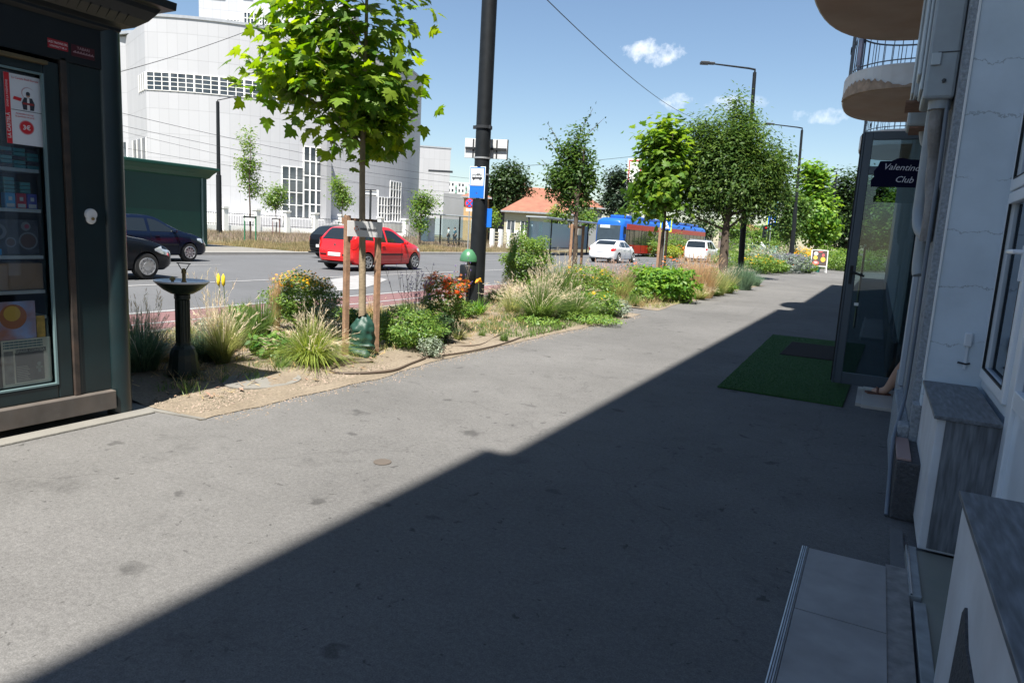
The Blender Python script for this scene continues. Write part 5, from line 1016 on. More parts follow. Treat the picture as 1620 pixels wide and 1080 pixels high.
# poster behind the glass
yl,yr,zb_,zt_=2.285,2.487,1.80,2.21
po=kb('poster',-4.708,-4.706,yl,yr,zb_,zt_,mat('poster_white',(.72,.74,.78),.45,var=.03),0); po['label']='white and red price poster'
kb('red_strip',-4.7055,-4.705,yl,yl+.030,zb_,zt_,redp,0,po)
XP=-4.7045
text('LA CARTELĂ',.026,whitep,po,kx(yl+.015,1.905,XP),UZ,(0,-1,0),ext=.0003,bold=.0004); text('DOAR LA VODAFONE',.0155,whitep,po,kx(yl+.014,2.09,XP),UZ,(0,-1,0),ext=.0003)
text('La Cartela Bază Europa',.0155,redp,po,kx(yl+.116,2.187,XP),RY,UZ,ext=.0003); text('Ai beneficii de top',.0135,redp,po,kx(yl+.105,1.982,XP),RY,UZ,ext=.0003); text('la jumătate de preț',.0135,redp,po,kx(yl+.105,1.966,XP),RY,UZ,ext=.0003)
def kdisc(y,z,r,m_,nm,par,x=XP,n=28): return MB().prism([kx(y+r*math.cos(a),z+r*math.sin(a),x) for a in np.linspace(0,2*math.pi,n,endpoint=False)],(.0004,0,0)).build(nm,m_,par)
kdisc(yl+.112,1.905,.042,mat('pink_ring',(.6,.25,.28),.5),'ring',po); kdisc(yl+.112,1.905,.037,redp,'red_disc',po,XP+.0004); text('3€',.038,whitep,po,kx(yl+.112,1.903,XP+.001),RY,UZ,ext=.0003,bold=.0008)
b=MB(); b.box(XP-X0,XP-X0+.0003,yl+.032-2.93,yr-2.93,2.0,2.003); b.build('divider',blackp,po)
def kpoly(pts,m_,nm,x=XP): MB().prism([kx(a,c,x) for a,c in pts],(.0004,0,0)).build(nm,m_,po)
jack=mat('print_jacket',(.03,.035,.05),.5); skn=mat('print_skin',(.45,.25,.18),.5)
cy=yl+.128
kdisc(cy+.0,2.108,.036,mat('print_pink',(.55,.35,.38),.5),'arc',po,XP); kdisc(cy+.003,2.106,.034,MC['poster_white'],'arc_inner',po,XP+.0003)
kpoly([(cy-.03,2.01),(cy-.036,2.05),(cy-.022,2.082),(cy+.022,2.082),(cy+.036,2.05),(cy+.03,2.01)],jack,'printed_jacket',XP+.0006); kpoly([(cy-.008,2.01),(cy-.006,2.08),(cy+.006,2.08),(cy+.008,2.01)],whitep,'printed_shirt',XP+.0011); kdisc(cy,2.097,.012,skn,'printed_face',po,XP+.0011); kdisc(cy,2.106,.0115,jack,'printed_hair',po,XP+.0015)
kpoly([(cy-.032,2.04),(cy-.03,2.052),(cy+.03,2.052),(cy+.032,2.04)],mat('print_red_dark',(.3,.03,.03),.5),'printed_sleeves',XP+.0015); kpoly([(cy-.085,2.062),(cy-.078,2.08),(cy-.035,2.075),(cy-.042,2.055)],redp,'printed_box',XP+.0006)
# shelves and goods inside
shm=mat('shelf_grey',(.60,.66,.66),.5)
SH=(.605,.74,.905,1.125,1.415,1.66); 
for z_ in (.74,.905,1.125,1.415,1.66): kb('shelf',-5.05,-4.735,1.2,2.47,z_-.022,z_,shm,.002)
gcols=[(.03,.42,.8),(.65,.03,.07),(.08,.10,.5),(.08,.6,.2),(.8,.5,.52),(.06,.36,.38),(.85,.85,.82),(.04,.04,.06)]
def pack(name,y,z,w_,h_,c,label,cat_,x=-4.76,d_=.05,grp='cigarette packs on the kiosk shelves'):
    o=MB().box(x-d_,x,y,y+w_,z,z+h_).build(name,mat('pack_%d'%gcols.index(c),c,.4,var=.08),None,bevel=.002); MB().box(x+.0003,x+.001,y+.006,y+w_-.006,z+.004,z+h_*.30).build('warning_label',whitep,o); MB().box(x+.0003,x+.001,y+w_*.32,y+w_*.68,z+h_*.5,z+h_*.75).build('pack_mark',whitep,o)
    tag(o,label,cat_,grp); return o
for i,(c,cn) in enumerate(((0,'blue'),(1,'dark red'),(2,'navy'))):
    pack('cigarette_pack',2.282+i*.062,1.4155,.056,.092,gcols[c],'%s pack standing on the second shelf behind the kiosk glass'%cn,'cigarette pack')
ORD='first second third fourth fifth sixth seventh eighth ninth tenth eleventh twelfth thirteenth fourteenth fifteenth sixteenth seventeenth eighteenth'.split()
for col_,(y,nst,k0) in enumerate(((2.165,9,3),(2.345-.06,4,5),(2.375,3,5))):
    for j in range(nst):
        c=gcols[(k0,4,6,5,3)[ (j*3+col_)%5]] if col_==0 else gcols[5]
        z_=1.4158+(0 if col_==0 else .094)+j*.0235
        if z_>1.61: break
        MBx=MB().box(-4.84,-4.775,y,y+(.095 if col_==0 else .06),z_,z_+.021).build('tobacco_tin',mat('tin_%d'%gcols.index(c),c,.35,.2,var=.1),None,bevel=.003); tag(MBx,'%s flat pack, %s up in the %s stack on the second kiosk shelf'%(('blue','dark red','navy','green','pink','teal','white','black')[gcols.index(c)],ORD[j],('left','middle','right')[col_]),'pack','stacked packs on the kiosk shelves')
for r_i in range(5):
    for j in range(6):
        y=2.05+j*.075; z_=1.6605+r_i*.025; c=gcols[5 if (j+r_i)%3 else 7]
        tag(MB().box(-4.86,-4.775,y,y+.066,z_,z_+.022).build('tobacco_tin',mat('tin_%d'%gcols.index(c),c,.35,.2,var=.1),None,bevel=.003),'%s flat pack, %s up, %s from the left in the top shelf rows'%(('teal' if (j+r_i)%3 else 'black'),ORD[r_i],ORD[j]),'pack','rows of packs on the top kiosk shelf')
for r_i in range(18):
    c=gcols[(7,5,2,5)[r_i%4]]; tag(MB().box(-4.86,-4.775,2.19,2.275,1.80+r_i*.023,1.8205+r_i*.023).build('tobacco_tin',mat('tin_%d'%gcols.index(c),c,.35,.2,var=.1),None,bevel=.003),'%s flat pack, %s up in the tall pile left of the price poster'%({7:'black',5:'teal',2:'navy'}[(7,5,2,5)[r_i%4]],ORD[r_i]),'pack','tall pile of packs beside the poster')
tag(MB().box(-4.88,-4.775,2.188,2.277,1.662,1.799).build('carton',mat('pack_7',gcols[7],.4),None,bevel=.003),'dark carton under the tall pile of packs','carton')
bx_=MB().box(-4.95,-4.76,1.9,2.475,.906,1.075).build('cardboard_box',mat('cardboard',(.42,.27,.16),.8,var=.12,vs=6,bump=.1),None,bevel=.004); tag(bx_,'plain brown cardboard box on the middle kiosk shelf','cardboard box')
# puzzle style box with plates and cups printed on it
pz=MB().box(-4.80,-4.765,2.16,2.462,1.1265,1.345).build('picture_box',mat('picture_dark',(.035,.04,.055),.4,var=.5,vs=18,alt=(.12,.13,.17),alts=14),None,bevel=.003); tag(pz,'dark box printed with cups and plates on the third kiosk shelf','picture box')
def ring(y,z,r0_,r1,c,nm,par=pz,x=-4.764,org=Vector((0,0,0))):
    v=[];f=[];n=24
    for k in range(n): 
        a=2*math.pi*k/n; v+=[(x,y+r0_*math.cos(a),z+r0_*math.sin(a)),(x,y+r1*math.cos(a),z+r1*math.sin(a))]
    for k in range(n): f.append((2*k,2*((k+1)%n),2*((k+1)%n)+1,2*k+1))
    MB().add(v,f).build(nm,c,par)
cg=mat('print_grey',(.25,.27,.30),.5); cb=mat('print_brown',(.12,.06,.05),.5)
ring(2.40,1.215,.0001,.043,cb,'printed_plate'); ring(2.40,1.215,.045,.055,cg,'printed_plate_rim'); ring(2.30,1.205,.0001,.022,cb,'printed_cup'); ring(2.30,1.205,.024,.031,cg,'printed_cup_rim'); ring(2.23,1.27,.03,.05,cg,'printed_plate_rim'); ring(2.39,1.305,.0001,.028,cg,'printed_bowl'); ring(2.395,1.305,.0001,.014,mat('print_berry',(.4,.05,.1),.5),'printed_berries',x=-4.763)
tag(MB().box(-4.79,-4.755,2.10,2.18,1.13,1.33).build('magazine_box',mat('tan_box',(.35,.2,.1),.6),None,bevel=.002),'tan box standing at the left end of the third kiosk shelf','box')
tag(MB().box(-4.785,-4.748,2.10,2.24,1.1268,1.165).build('blue_box',mat('pack_0',gcols[0],.4),None,bevel=.002),'small blue box lying in front on the third kiosk shelf','box')
# children book (plain generic cover), newspapers
bk=MB().box(-4.735,-4.727,2.02,2.40,.60,.84).build('picture_book',mat('book_cover',(.45,.55,.85),.5,var=.2,vs=6,alt=(.65,.22,.08),alts=5,altw=.9),None,bevel=.002); tag(bk,'colourful picture book standing behind the kiosk glass above the newspaper','book')
ring(2.27,.745,.0001,.078,mat('cover_rust',(.55,.20,.08),.5),'cover_disc',bk,-4.7265); ring(2.265,.765,.0001,.048,mat('cover_yellow',(.85,.55,.10),.5),'cover_disc',bk,-4.726); ring(2.12,.66,.0001,.04,MC['cover_yellow'],'cover_disc',bk,-4.7262)
tag(MB().box(-4.735,-4.73,2.405,2.455,.595,.74).build('yellow_booklet',mat('booklet_yellow',(.8,.5,.10),.6,var=.3,vs=20),None,bevel=.001),'small yellow-brown booklet beside the picture book','booklet')
m_np=mat('newsprint',(.80,.76,.62),.8,var=.10,vs=9); 
for (y0,y1,nm_) in((2.19,2.478,'newspaper with a large headline taped inside the kiosk glass'),(1.86,2.165,'newspaper with a blue photo at the left end of the kiosk glass')):
    npn=MB().box(-4.726,-4.7225,y0,y1,.30,.60).build('newspaper',m_np,None); tag(npn,nm_,'newspaper','newspapers in the kiosk window')
    inkg=mat('ink_grey',(.16,.16,.155),.7); inkb=mat('ink_blue',(.10,.20,.22),.7); xx=-4.7222
    if y0>2.1:
        MB().box(xx,xx+.0004,y0+.075,y1-.045,.325,.515).build('ink_block',inkg,npn); 
        b=MB()
        for r_ in range(3):
            for k in range(26): b.box(xx,xx+.0004,y0+.012+k*.0088,y0+.018+k*.0088+.0015*(k%3),.545+r_*.017,.555+r_*.017)
        b.build('blue_lettering',inkb,npn)
        MB().box(xx+.0004,xx+.0006,y0+.08,y1-.03,.508,.536).build('headline_band',inkg,npn); text('ȘPAGĂ CONTRA',.024,mat('ink_paper',(.6,.58,.5),.8),npn,Vector((xx+.0012,y0+.165,.522)),RY,UZ,ext=.0003,bold=.0006,wscale=.92)
        b=MB()
        for r_ in range(9): b.box(xx+.0005,xx+.0008,y0+.08,y0+.155-.006*(r_%3),.335+r_*.011,.339+r_*.011)
        b.build('text_lines',MC['ink_paper'],npn)
        b=MB(); b.prism([Vector((xx+.0005,y1-.075+.012*math.cos(a),.432+.012*math.sin(a))) for a in np.linspace(0,6.28,14,endpoint=False)],(.0004,0,0)); b.box(xx+.0005,xx+.0009,y1-.082,y1-.068,.375,.42); b.box(xx+.0005,xx+.0009,y1-.095,y1-.055,.40,.415); b.build('printed_symbol',mat('ink_pale_green',(.35,.42,.38),.7),npn)
        b=MB(); b.box(xx,xx+.0003,y0+.012,y0+.065,.32,.53); b.build('photo_block',mat('ink_light',(.33,.32,.28),.7,var=.3,vs=30),npn)
    else: MB().box(xx,xx+.0004,y0+.02,y1-.03,.33,.52).build('photo_block',inkb,npn)
# ======================= FACADE BUILDING (right) =========================
plas=mat('pale_plaster',(.60,.67,.73),.8,var=.10,vs=2.5,bump=.3,bs=18,alt=(.50,.57,.62),alts=3,altw=.6,detail=7)
def crack_mat():
    M=plas.copy(); M.name='cracked_plaster'; n=M.node_tree; L=n.links; t=n.nodes.new('ShaderNodeTexCoord'); wv=n.nodes.new('ShaderNodeTexWave'); wv.wave_type='BANDS'; wv.bands_direction='Z'; wv.inputs['Scale'].default_value=1.0; wv.inputs['Distortion'].default_value=1.8; wv.inputs['Detail'].default_value=5; wv.inputs['Detail Scale'].default_value=5; wv.inputs['Detail Roughness'].default_value=.7
    L.new(t.outputs['Object'],wv.inputs['Vector']); mr=n.nodes.new('ShaderNodeMapRange'); mr.inputs['From Min'].default_value=.0; mr.inputs['From Max'].default_value=.0016; mr.inputs['To Min'].default_value=.6; mr.inputs['To Max'].default_value=1; L.new(wv.outputs['Fac'],mr.inputs['Value'])
    nm=n.nodes.new('ShaderNodeTexNoise'); nm.inputs['Scale'].default_value=3.2; L.new(t.outputs['Object'],nm.inputs['Vector']); mm=n.nodes.new('ShaderNodeMapRange'); mm.inputs['From Min'].default_value=.42; mm.inputs['From Max'].default_value=.58; L.new(nm.outputs['Fac'],mm.inputs['Value']); mx=n.nodes.new('ShaderNodeMath'); mx.operation='MAXIMUM'; L.new(mr.outputs[0],mx.inputs[0]); L.new(mm.outputs[0],mx.inputs[1]); mr=mx; b=n.nodes['Principled BSDF']; src=b.inputs['Base Color'].links[0].from_socket; sc=n.nodes.new('ShaderNodeVectorMath'); sc.operation='SCALE'; L.new(src,sc.inputs[0]); L.new(mr.outputs[0],sc.inputs['Scale']); L.new(sc.outputs[0],b.inputs['Base Color']); return M
plc=crack_mat()
rough=mat('granular_render',(.26,.28,.30),.95,var=.35,vs=55,bump=1.0,bs=90,detail=5); plinth=mat('dark_granular_plinth',(.06,.06,.063),.95,var=.35,vs=60,bump=1.0,bs=90)
pvc=mat('white_pvc',(.66,.69,.72),.35,var=.03,vs=2,coat=.1); wtile=mat('wood_look_tile',(.14,.15,.165),.45,var=.45,vs=4,alt=(.055,.06,.068),alts=3,altw=.6)
def stretch(M,ax): # elongate the noise into grain
    n=M.node_tree; 
    t=[x for x in n.nodes if x.type=='TEX_COORD'][0]; mp=n.nodes.new('ShaderNodeMapping'); mp.inputs['Scale'].default_value=ax; n.links.new(t.outputs['Object'],mp.inputs['Vector'])
    for x in n.nodes:
        if x.type=='TEX_NOISE': n.links.new(mp.outputs[0],x.inputs['Vector'])
wt2=wtile.copy(); wt2.name='wood_look_tile_vertical'; stretch(wt2,(16,16,1.6)); stretch(wtile,(16,2.2,16))
fb=empty('street_building',(0.3,0,0),0,'pale plastered building with balconies along the right side of the sidewalk','building')
def fbx(name,x0,x1,y0,y1,z0,z1,m_,bev=0,par=fb): return MB().box(x0-.3,x1-.3,y0,y1,z0,z1).build(name,m_,par,bevel=bev)
fbx('wall',.31,6,-16,1.20,0,13.1,plas); fbx('wall',.62,6,1.20,4.80,0,3.55,plas); fbx('wall',.31,6,1.20,4.66,3.552,13.1,plas)
fbx('wall_reveal',.312,.62,4.66,4.80,.55,3.55,plc); 
fbx('wall',.27,6,4.80,6.95,.42,13.1,rough); fbx('wall',.275,6,4.662,4.80,0,.548,rough); fbx('wall',.275,.62,4.662,4.798,3.552,13.1,rough)
fbx('wall',.27,6,6.95,8.22,2.78,13.1,rough); fbx('wall',1.9,6,6.95,8.22,0,2.78,rough); fbx('wall',.27,6,8.22,26,0,13.1,rough); fbx('wall',.272,6,26,40,0,8.0,rough)
fbx('plinth',.21,.40,4.14,4.658,0,.33,plinth,.012); fbx('plinth',.212,.275,4.66,5.9,0,.418,rough,.01); fbx('plinth',.248,.275,5.9,6.95,0,.418,rough,.01); fbx('plinth',.205,.268,8.3,26,0,.5,plinth)
fbx('plinth_cap',.206,.275,4.16,4.64,.331,.345,mat('pink_stone',(.30,.20,.18),.5),.003)
fbx('eaves',-.13,.31,-2.3,11.0,12.9,13.12,plas); fbx('eaves',-.31,.31,-16,-2.3,12.9,13.12,plas); fbx('eaves',.15,.27,11.0,26,12.9,13.12,plas)
# narrow pale strips on the granular wall (old door casing)
fbx('wall_strip',.235,.269,6.05,6.25,.42,1.62,mat('pale_strip',(.36,.40,.45),.6,var=.08),.004); fbx('door_casing',.262,.40,6.86,6.948,.0,2.75,mat('casing_grey',(.33,.35,.37),.6,var=.1),.006)
fbx('plaster_bead',.300,.311,4.652,4.668,.72,3.5,white)
# club entrance niche
fbx('niche_floor',.0,1.9,7.05,8.2,-.01,.03,mat('beige_tile',(.42,.38,.34),.4,var=.08,vs=2),.004); fbx('entrance_tile',-.05,.0,7.1,8.0,.0,.028,mat('beige_tile',(.42,.38,.34),.4))
# balconies ---------------------------------------------------------------
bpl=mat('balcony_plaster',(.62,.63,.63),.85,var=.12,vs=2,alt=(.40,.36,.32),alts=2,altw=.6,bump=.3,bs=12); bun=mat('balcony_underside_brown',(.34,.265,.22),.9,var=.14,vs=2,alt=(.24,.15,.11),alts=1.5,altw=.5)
def balcony(ya,yb,z0,label,rail=True,out=1.08,sheet_=False):
    n=26; pts=[]; ym=(ya+yb)/2; hw=(yb-ya)/2
    for i in range(n+1):
        a=math.pi*i/n; 
        pts.append((.27-out*abs(math.sin(a))**.62, ym-hw*math.copysign(abs(math.cos(a))**.75,math.cos(a))))
    root=empty('balcony',(0.0,ym,z0),0); root.parent=fb; root.location=(-.3,ym,z0); root['label']=label
    P=[Vector((x,y-ym,0)) for x,y in pts]
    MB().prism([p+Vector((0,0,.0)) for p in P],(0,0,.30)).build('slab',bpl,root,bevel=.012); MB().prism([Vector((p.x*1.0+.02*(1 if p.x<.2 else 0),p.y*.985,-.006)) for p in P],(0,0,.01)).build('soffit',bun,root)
    if rail:
        b=MB(); Q=[]
        for i in range(len(P)-1):
            for k in range(4): Q.append(P[i].lerp(P[i+1],k/4))
        Q=[Vector((q.x+.05*(1 if q.x<.2 else 0),q.y*.96,0)) for q in Q]
        b.tube([q+Vector((0,0,.36)) for q in Q],.009,5); b.tube([q+Vector((0,0,1.2)) for q in Q],.014,5)
        last=None
        for q in Q:
            if last is None or (q-last).length>.095: b.tube([q+Vector((0,0,.30)),q+Vector((0,0,1.2))],.0055,4); last=q
        b.build('railing',mat('railing_grey',(.14,.16,.18),.6),root)
        b=MB()
        for q in Q[8:-8:9]:
            b.tube([q+Vector((-.01,.05*math.cos(t),.72+.05*math.sin(t))) for t in np.linspace(0,5.4,10)],.006,4)
        b.build('scroll_ornament',dark,root)
    return root
balcony(4.9,8.5,3.62,'nearest balcony with a rounded brown underside'); balcony(10.6,13.4,3.60,'second balcony with peeling edge and iron railing')
balcony(16,18.8,3.6,'third balcony farther down the wall',True,1.0); balcony(12.4,14.6,11.4,'high balcony near the roof',False,.75)
bc=[c for c in fb.children if c.get('label','').startswith('second')][0]
pl=MB(); rp=random.Random(9)
def _bp(a): return Vector((.27-1.08*abs(math.sin(a))**.62-.0,-1.4*math.copysign(abs(math.cos(a))**.75,math.cos(a)),0))
N_=46; lo_p=[];hi_p=[]
for k in range(N_):
    a_=.04+1.25*k/(N_-1); q=_bp(a_); t=k/(N_-1); h0=.0; h1=.02+.13*math.sin(math.pi*min(1,(1-t)*1.1))**.8+.02*math.sin(k*1.9)+rp.uniform(-.008,.008)
    lo_p.append(q+Vector((-.012,-.012,-.012))); hi_p.append(q+Vector((-.008,-.008,max(.015,h1))))
pl.add(lo_p+hi_p+[p+Vector((.05,.05,0)) for p in lo_p],[(i,i+1,N_+i+1,N_+i) for i in range(N_-1)]+[(i,i+1,2*N_+i+1,2*N_+i) for i in range(N_-1)])
pl.build('peeling_edge',mat('exposed_concrete',(.30,.22,.16),.95,var=.3,vs=12,bump=.8,bs=30),bc)
MB().box(-.62,-.58,-1.15,-.6,.35,1.15).build('banner_sheet',mat('faded_banner',(.35,.42,.55),.6,var=.4,vs=6,alt=(.5,.3,.3),alts=4),bc)
# eave drip shadow lobe & electric cabinets
def ebox(name,x0,x1,y0,y1,z0,z1,label,cat_='electrical box'):
    o=MB().box(x0,x1,y0,y1,z0,z1).build(name,mat('cabinet_grey',(.30,.34,.36),.45,.1,var=.12,vs=4,alt=(.22,.23,.24),alts=5,altw=.5),None,bevel=.018); tag(o,label,cat_,'electrical boxes on the facade'); return o
e1_=ebox('electrical_cabinet',.10,.265,4.93,5.38,2.36,3.9,'large grey electrical cabinet with a moulded door high on the wall')
b=MB(); b.box(.082,.10,4.965,5.34,2.42,3.85); b.build('cabinet_door',mat('cabinet_light',(.38,.42,.44),.4,.1,var=.06),e1_,bevel=.015)
b=MB(); b.box(.062,.082,5.02,5.28,2.52,3.75); b.build('moulded_panel',MC['cabinet_light'],e1_,bevel=.018)
for z_ in(2.55,2.95,3.4): MB().box(.12,.17,4.915,4.93,z_,z_+.07).build('hinge',MC['cabinet_light'],e1_,bevel=.004)
MB().lathe([(.001,-.012),(.012,-.01),(.012,0)],(.2,4.93,2.46),10,'y').build('bolt',dark,e1_)
b=MB()
for z_ in(2.62,2.98): b.box(.15,.262,4.926,4.929,z_,z_+.006)
b.build('panel_seam',dark,e1_)
e2_=ebox('meter_box',.06,.265,5.60,6.15,2.50,3.7,'narrower grey meter box behind the large cabinet'); b=MB(); b.box(.045,.06,5.63,6.12,2.53,3.65); b.build('box_door',MC['cabinet_light'],e2_,bevel=.008)
e3_=ebox('junction_box',.05,.265,6.3,6.7,2.42,3.3,'grey junction box next to the meter box with open underside'); MB().box(.07,.25,6.32,6.68,2.405,2.42).build('open_bottom',mat('rust_brown',(.18,.10,.07),.8,var=.3,vs=20),e3_)
MB().box(.02,.20,5.70,6.1,2.485,2.499).build('open_bottom',MC['rust_brown'],e2_)
def pipe(name,pts,r,m_,label,n=12,cat_='pipe'):
    Q=[]
    P=[Vector(p) for p in pts]
    for i in range(len(P)-1):
        for k in range(5):
            t=k/5; p0=P[max(0,i-1)];p1=P[i];p2=P[i+1];p3=P[min(len(P)-1,i+2)]
            Q.append(.5*((2*p1)+(-p0+p2)*t+(2*p0-5*p1+4*p2-p3)*t*t+(-p0+3*p1-3*p2+p3)*t**3))
    Q.append(P[-1]); o=MB().tube(Q,r,n).build(name,m_,None,True); return tag(o,label,cat_,'conduits and pipes under the electrical boxes')
gp=mat('conduit_grey',(.27,.30,.32),.5,var=.15,vs=6); gp2=mat('corrugated_hose',(.20,.19,.18),.75,var=.35,vs=12,bump=.8,bs=60)
pipe('conduit',[(.185,5.30,2.38),(.185,5.31,2.1),(.185,5.31,1.80),(.185,5.29,1.70),(.20,5.22,1.60),(.255,5.14,1.54)],.040,gp,'thick smooth grey pipe curving into the wall below the large cabinet')
pipe('conduit',[(.20,5.02,2.37),(.19,5.02,2.22),(.215,5.08,2.05),(.22,5.08,1.9),(.235,5.04,1.75),(.235,5.05,1.52)],.038,gp2,'lumpy old hose hanging from the large cabinet')
MB().lathe([(.06,0),(.062,.05),(.045,.06)],(.20,5.02,2.31),16).build('gland',gp,None,True).update_tag()
gl_=[o for o in bpy.data.objects if o.name=='gland'][0]; gl_.parent=e1_
pipe('conduit',[(.235,4.98,2.40),(.24,4.98,2.2),(.245,4.99,1.9),(.245,4.98,1.3),(.245,4.96,.75),(.235,4.90,.50),(.200,4.66,.36),(.19,4.45,.33),(.195,4.25,.10),(.197,4.16,.01)],.012,mat('cable_bluegrey',(.13,.155,.19),.5),'thin blue-grey conduit running down the wall to the plinth')
pipe('conduit',[(.17,6.5,2.42),(.18,6.5,2.36),(.20,6.5,2.31),(.26,6.48,2.28)],.03,gp,'short grey pipe below the junction box')
pipe('conduit',[(.21,5.5,2.5),(.22,5.5,2.2),(.23,5.45,1.9),(.23,5.4,1.4),(.24,5.38,1.3)],.042,gp,'grey pipe behind the smooth curved one')
pipe('conduit',[(.22,5.12,2.37),(.23,5.15,2.1),(.2,5.1,1.95),(.23,5.14,1.8)],.02,gp2,'short tangled cable next to the lumpy hose')
# sills, stubs and step ----------------------------------------------------
def sill(y0,y1,label):
    root=empty('window_ledge',(.31,y0,0),0,label,'ledge','wood-look tile ledges in front of the white windows')
    MB().box(0-.004,.262,-.02,y1-y0,.688,.706).build('cap_tile',wtile,root,bevel=.002); MB().box(.01,.255,0,y1-y0-.004,.0 if y0<2 else .045,.687).build('white_side',mat('ledge_plaster',(.55,.56,.58),.75,var=.12,vs=4,alt=(.42,.40,.40),alts=3,altw=.5,bump=.2,bs=20),root,bevel=.006)
    return root
s1=sill(3.67,4.655,'far window ledge capped and faced with grey wood-look tile'); MB().box(.045,.262,-.010,-.001,.06,.686).build('face_tile',wt2,s1,bevel=.001)
s2=sill(.3,2.50,'near window ledge with dark wood-look cap at the right edge'); MB().prism([(.003,1.40,.0),(.003,1.89,.0),(.003,1.86,.27),(.003,1.84,.47),(.003,1.81,.50),(.003,1.70,.44),(.003,1.48,.42),(.003,1.40,.30)],(.009,0,0)).build('dark_hollow_patch',plinth,s2)  # hollow in the white side, its darkness put into a flat granular patch
MB().box(.0,.255,2.02,2.19,.0,.35).build('side_pier',MC['ledge_plaster'],s2,bevel=.006) if 0 else None
st=empty('entrance_step',(-.16,3.34,0),0,'low beige tiled step with a metal edge strip at the shop entrance','step')
MB().box(.0,.385,-4,0,.0,.045).build('step_base',m_conc,st); 
tb=mat('beige_step_tile',(.26,.25,.245),.5,var=.22,vs=7,alt=(.19,.18,.175),alts=4,altw=.5,detail=7)
ys=[0,-.62,-1.24,-1.86,-2.48,-3.1,-3.72]
for a,c in zip(ys[:-1],ys[1:]): MB().box(.028,.345,c+.004,a-.002,.045,.056).build('floor_tile',tb,st,bevel=.001)
b=MB(); b.box(-.003,.026,-4,.004,.0,.060); b.build('metal_edge',mat('alu_edge',(.50,.52,.55),.35,.8,var=.15,vs=14),st,bevel=.004); b=MB(); 
for k in range(3): b.box(.003+k*.008,.006+k*.008,-4,0,.060,.0615)
b.build('edge_ribs',dark,st); MB().box(.345,.43,-4,.04,.0,.050).build('mortar_strip',mat('mortar',(.20,.19,.18),.95,var=.3,vs=20,bump=.6),st)
th=empty('door_threshold',(.27,3.66,0),0,'dull green tiled threshold in front of the white door','threshold')
MB().box(.045,.36,-2.6,0,.0,.040).build('threshold_tile',mat('green_grey_tile',(.17,.18,.15),.35,var=.15,vs=3,alt=(.24,.22,.19),alts=5,altw=.4),th,bevel=.002)
b=MB()
for y0,y1,dx in((-.55,0,0),(-1.45,-.60,.012),(-2.6,-1.5,.02)): b.box(.0+dx,.045+dx,y0,y1,.0,.055)
b.build('broken_edge_strip',mat('strip_grey',(.22,.23,.23),.6,var=.3,vs=12),th,bevel=.003); MB().box(.004,.010,-.55,-.0,.055,.062).build('bright_trim',chrome,th)
MB().box(-.10+.04,.0,-2.6,.3,.0,.012).build('gap_filler',mat('mortar_dark',(.12,.12,.12),.95,bump=.6),th)
# white PVC window + door ---------------------------------------------------
def frame(root,name,x,y0,y1,z0,z1,w_,d_=.06,m_=pvc):
    b=MB(); b.box(x,x+d_,y0,y0+w_,z0,z1); b.box(x,x+d_,y1-w_,y1,z0,z1); b.box(x,x+d_,y0+w_,y1-w_,z0,z0+w_); b.box(x,x+d_,y0+w_,y1-w_,z1-w_,z1); return b.build(name,m_,root,bevel=.006)
ww=empty('white_window',(0,0,0),0,'white plastic window with glazing above the far ledge','window'); WX=.570
frame(ww,'frame',WX+.02,3.74,4.655,.71,3.5,.075); 
for z0,z1 in((.80,1.76),(1.83,3.42)):
    frame(ww,'sash',WX,3.80,4.62,z0-.03,z1+.03,.06); MB().box(WX+.03,WX+.036,3.85,4.57,z0+.02,z1-.02).build('glass_pane',glass('window_glass',(.55,.62,.66),.01),ww)
    b=MB(); b.box(WX-.001,WX+.012,4.554,4.562,z0+.03,z1-.03); b.box(WX-.001,WX+.012,3.858,3.866,z0+.03,z1-.03); b.box(WX-.001,WX+.012,3.866,4.554,z0+.028,z0+.036); b.build('gasket',black,ww)
MB().box(WX+.25,WX+.27,3.8,4.6,.75,3.4).build('curtain',mat('curtain_grey',(.62,.66,.70),.9,var=.2,vs=3),ww)
hd=MB(); hd.box(WX-.012,WX,3.815,3.845,1.34,1.50); hd.tube([(WX-.005,3.83,1.47),(WX-.045,3.83,1.47),(WX-.05,3.85,1.47),(WX-.05,3.95,1.47)],.011,8); hd.build('window_handle',mat('handle_white',(.7,.72,.75),.25,coat=.4),ww,True)
wd_=empty('white_door',(0,0,0),0,'white plastic shop door between the two ledges','door'); frame(wd_,'frame',WX+.02,2.52,3.735,.045,3.5,.07); frame(wd_,'leaf',WX,2.60,3.66,.10,2.35,.10)
MB().box(WX+.02,WX+.04,2.70,3.56,.2,.80).build('lower_panel',mat('panel_white_glossy',(.70,.75,.80),.3,coat=.3),wd_); MB().box(WX+.004,WX+.05,2.70,3.56,.80,.88).build('crossbar',pvc,wd_,bevel=.004); MB().box(WX+.03,WX+.036,2.70,3.56,.88,2.25).build('glass_pane',glass('window_glass'),wd_)
MB().box(WX+.045,WX+.06,2.6,3.7,2.35,3.45).build('glass_pane',glass('window_glass'),wd_)
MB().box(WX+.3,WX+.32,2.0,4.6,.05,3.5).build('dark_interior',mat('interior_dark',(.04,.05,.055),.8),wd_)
MB().box(.45,.46,4.640,4.659,.90,.955) 
ds=MB().box(.475,.515,4.635,4.659,.93,1.01).build('door_sensor',mat('sensor_white',(.62,.65,.68),.4),None,bevel=.008); tag(ds,'small white plastic box on the plaster beside the window','sensor'); MB().box(.49,.502,4.645,4.659,.80,.93).build('cable_cover',MC['sensor_white'],ds)
MB().tube([(.46,4.65,.835),(.50,4.645,.83),(.52,4.65,.835)],.006,6).build('hook',dark,ds)
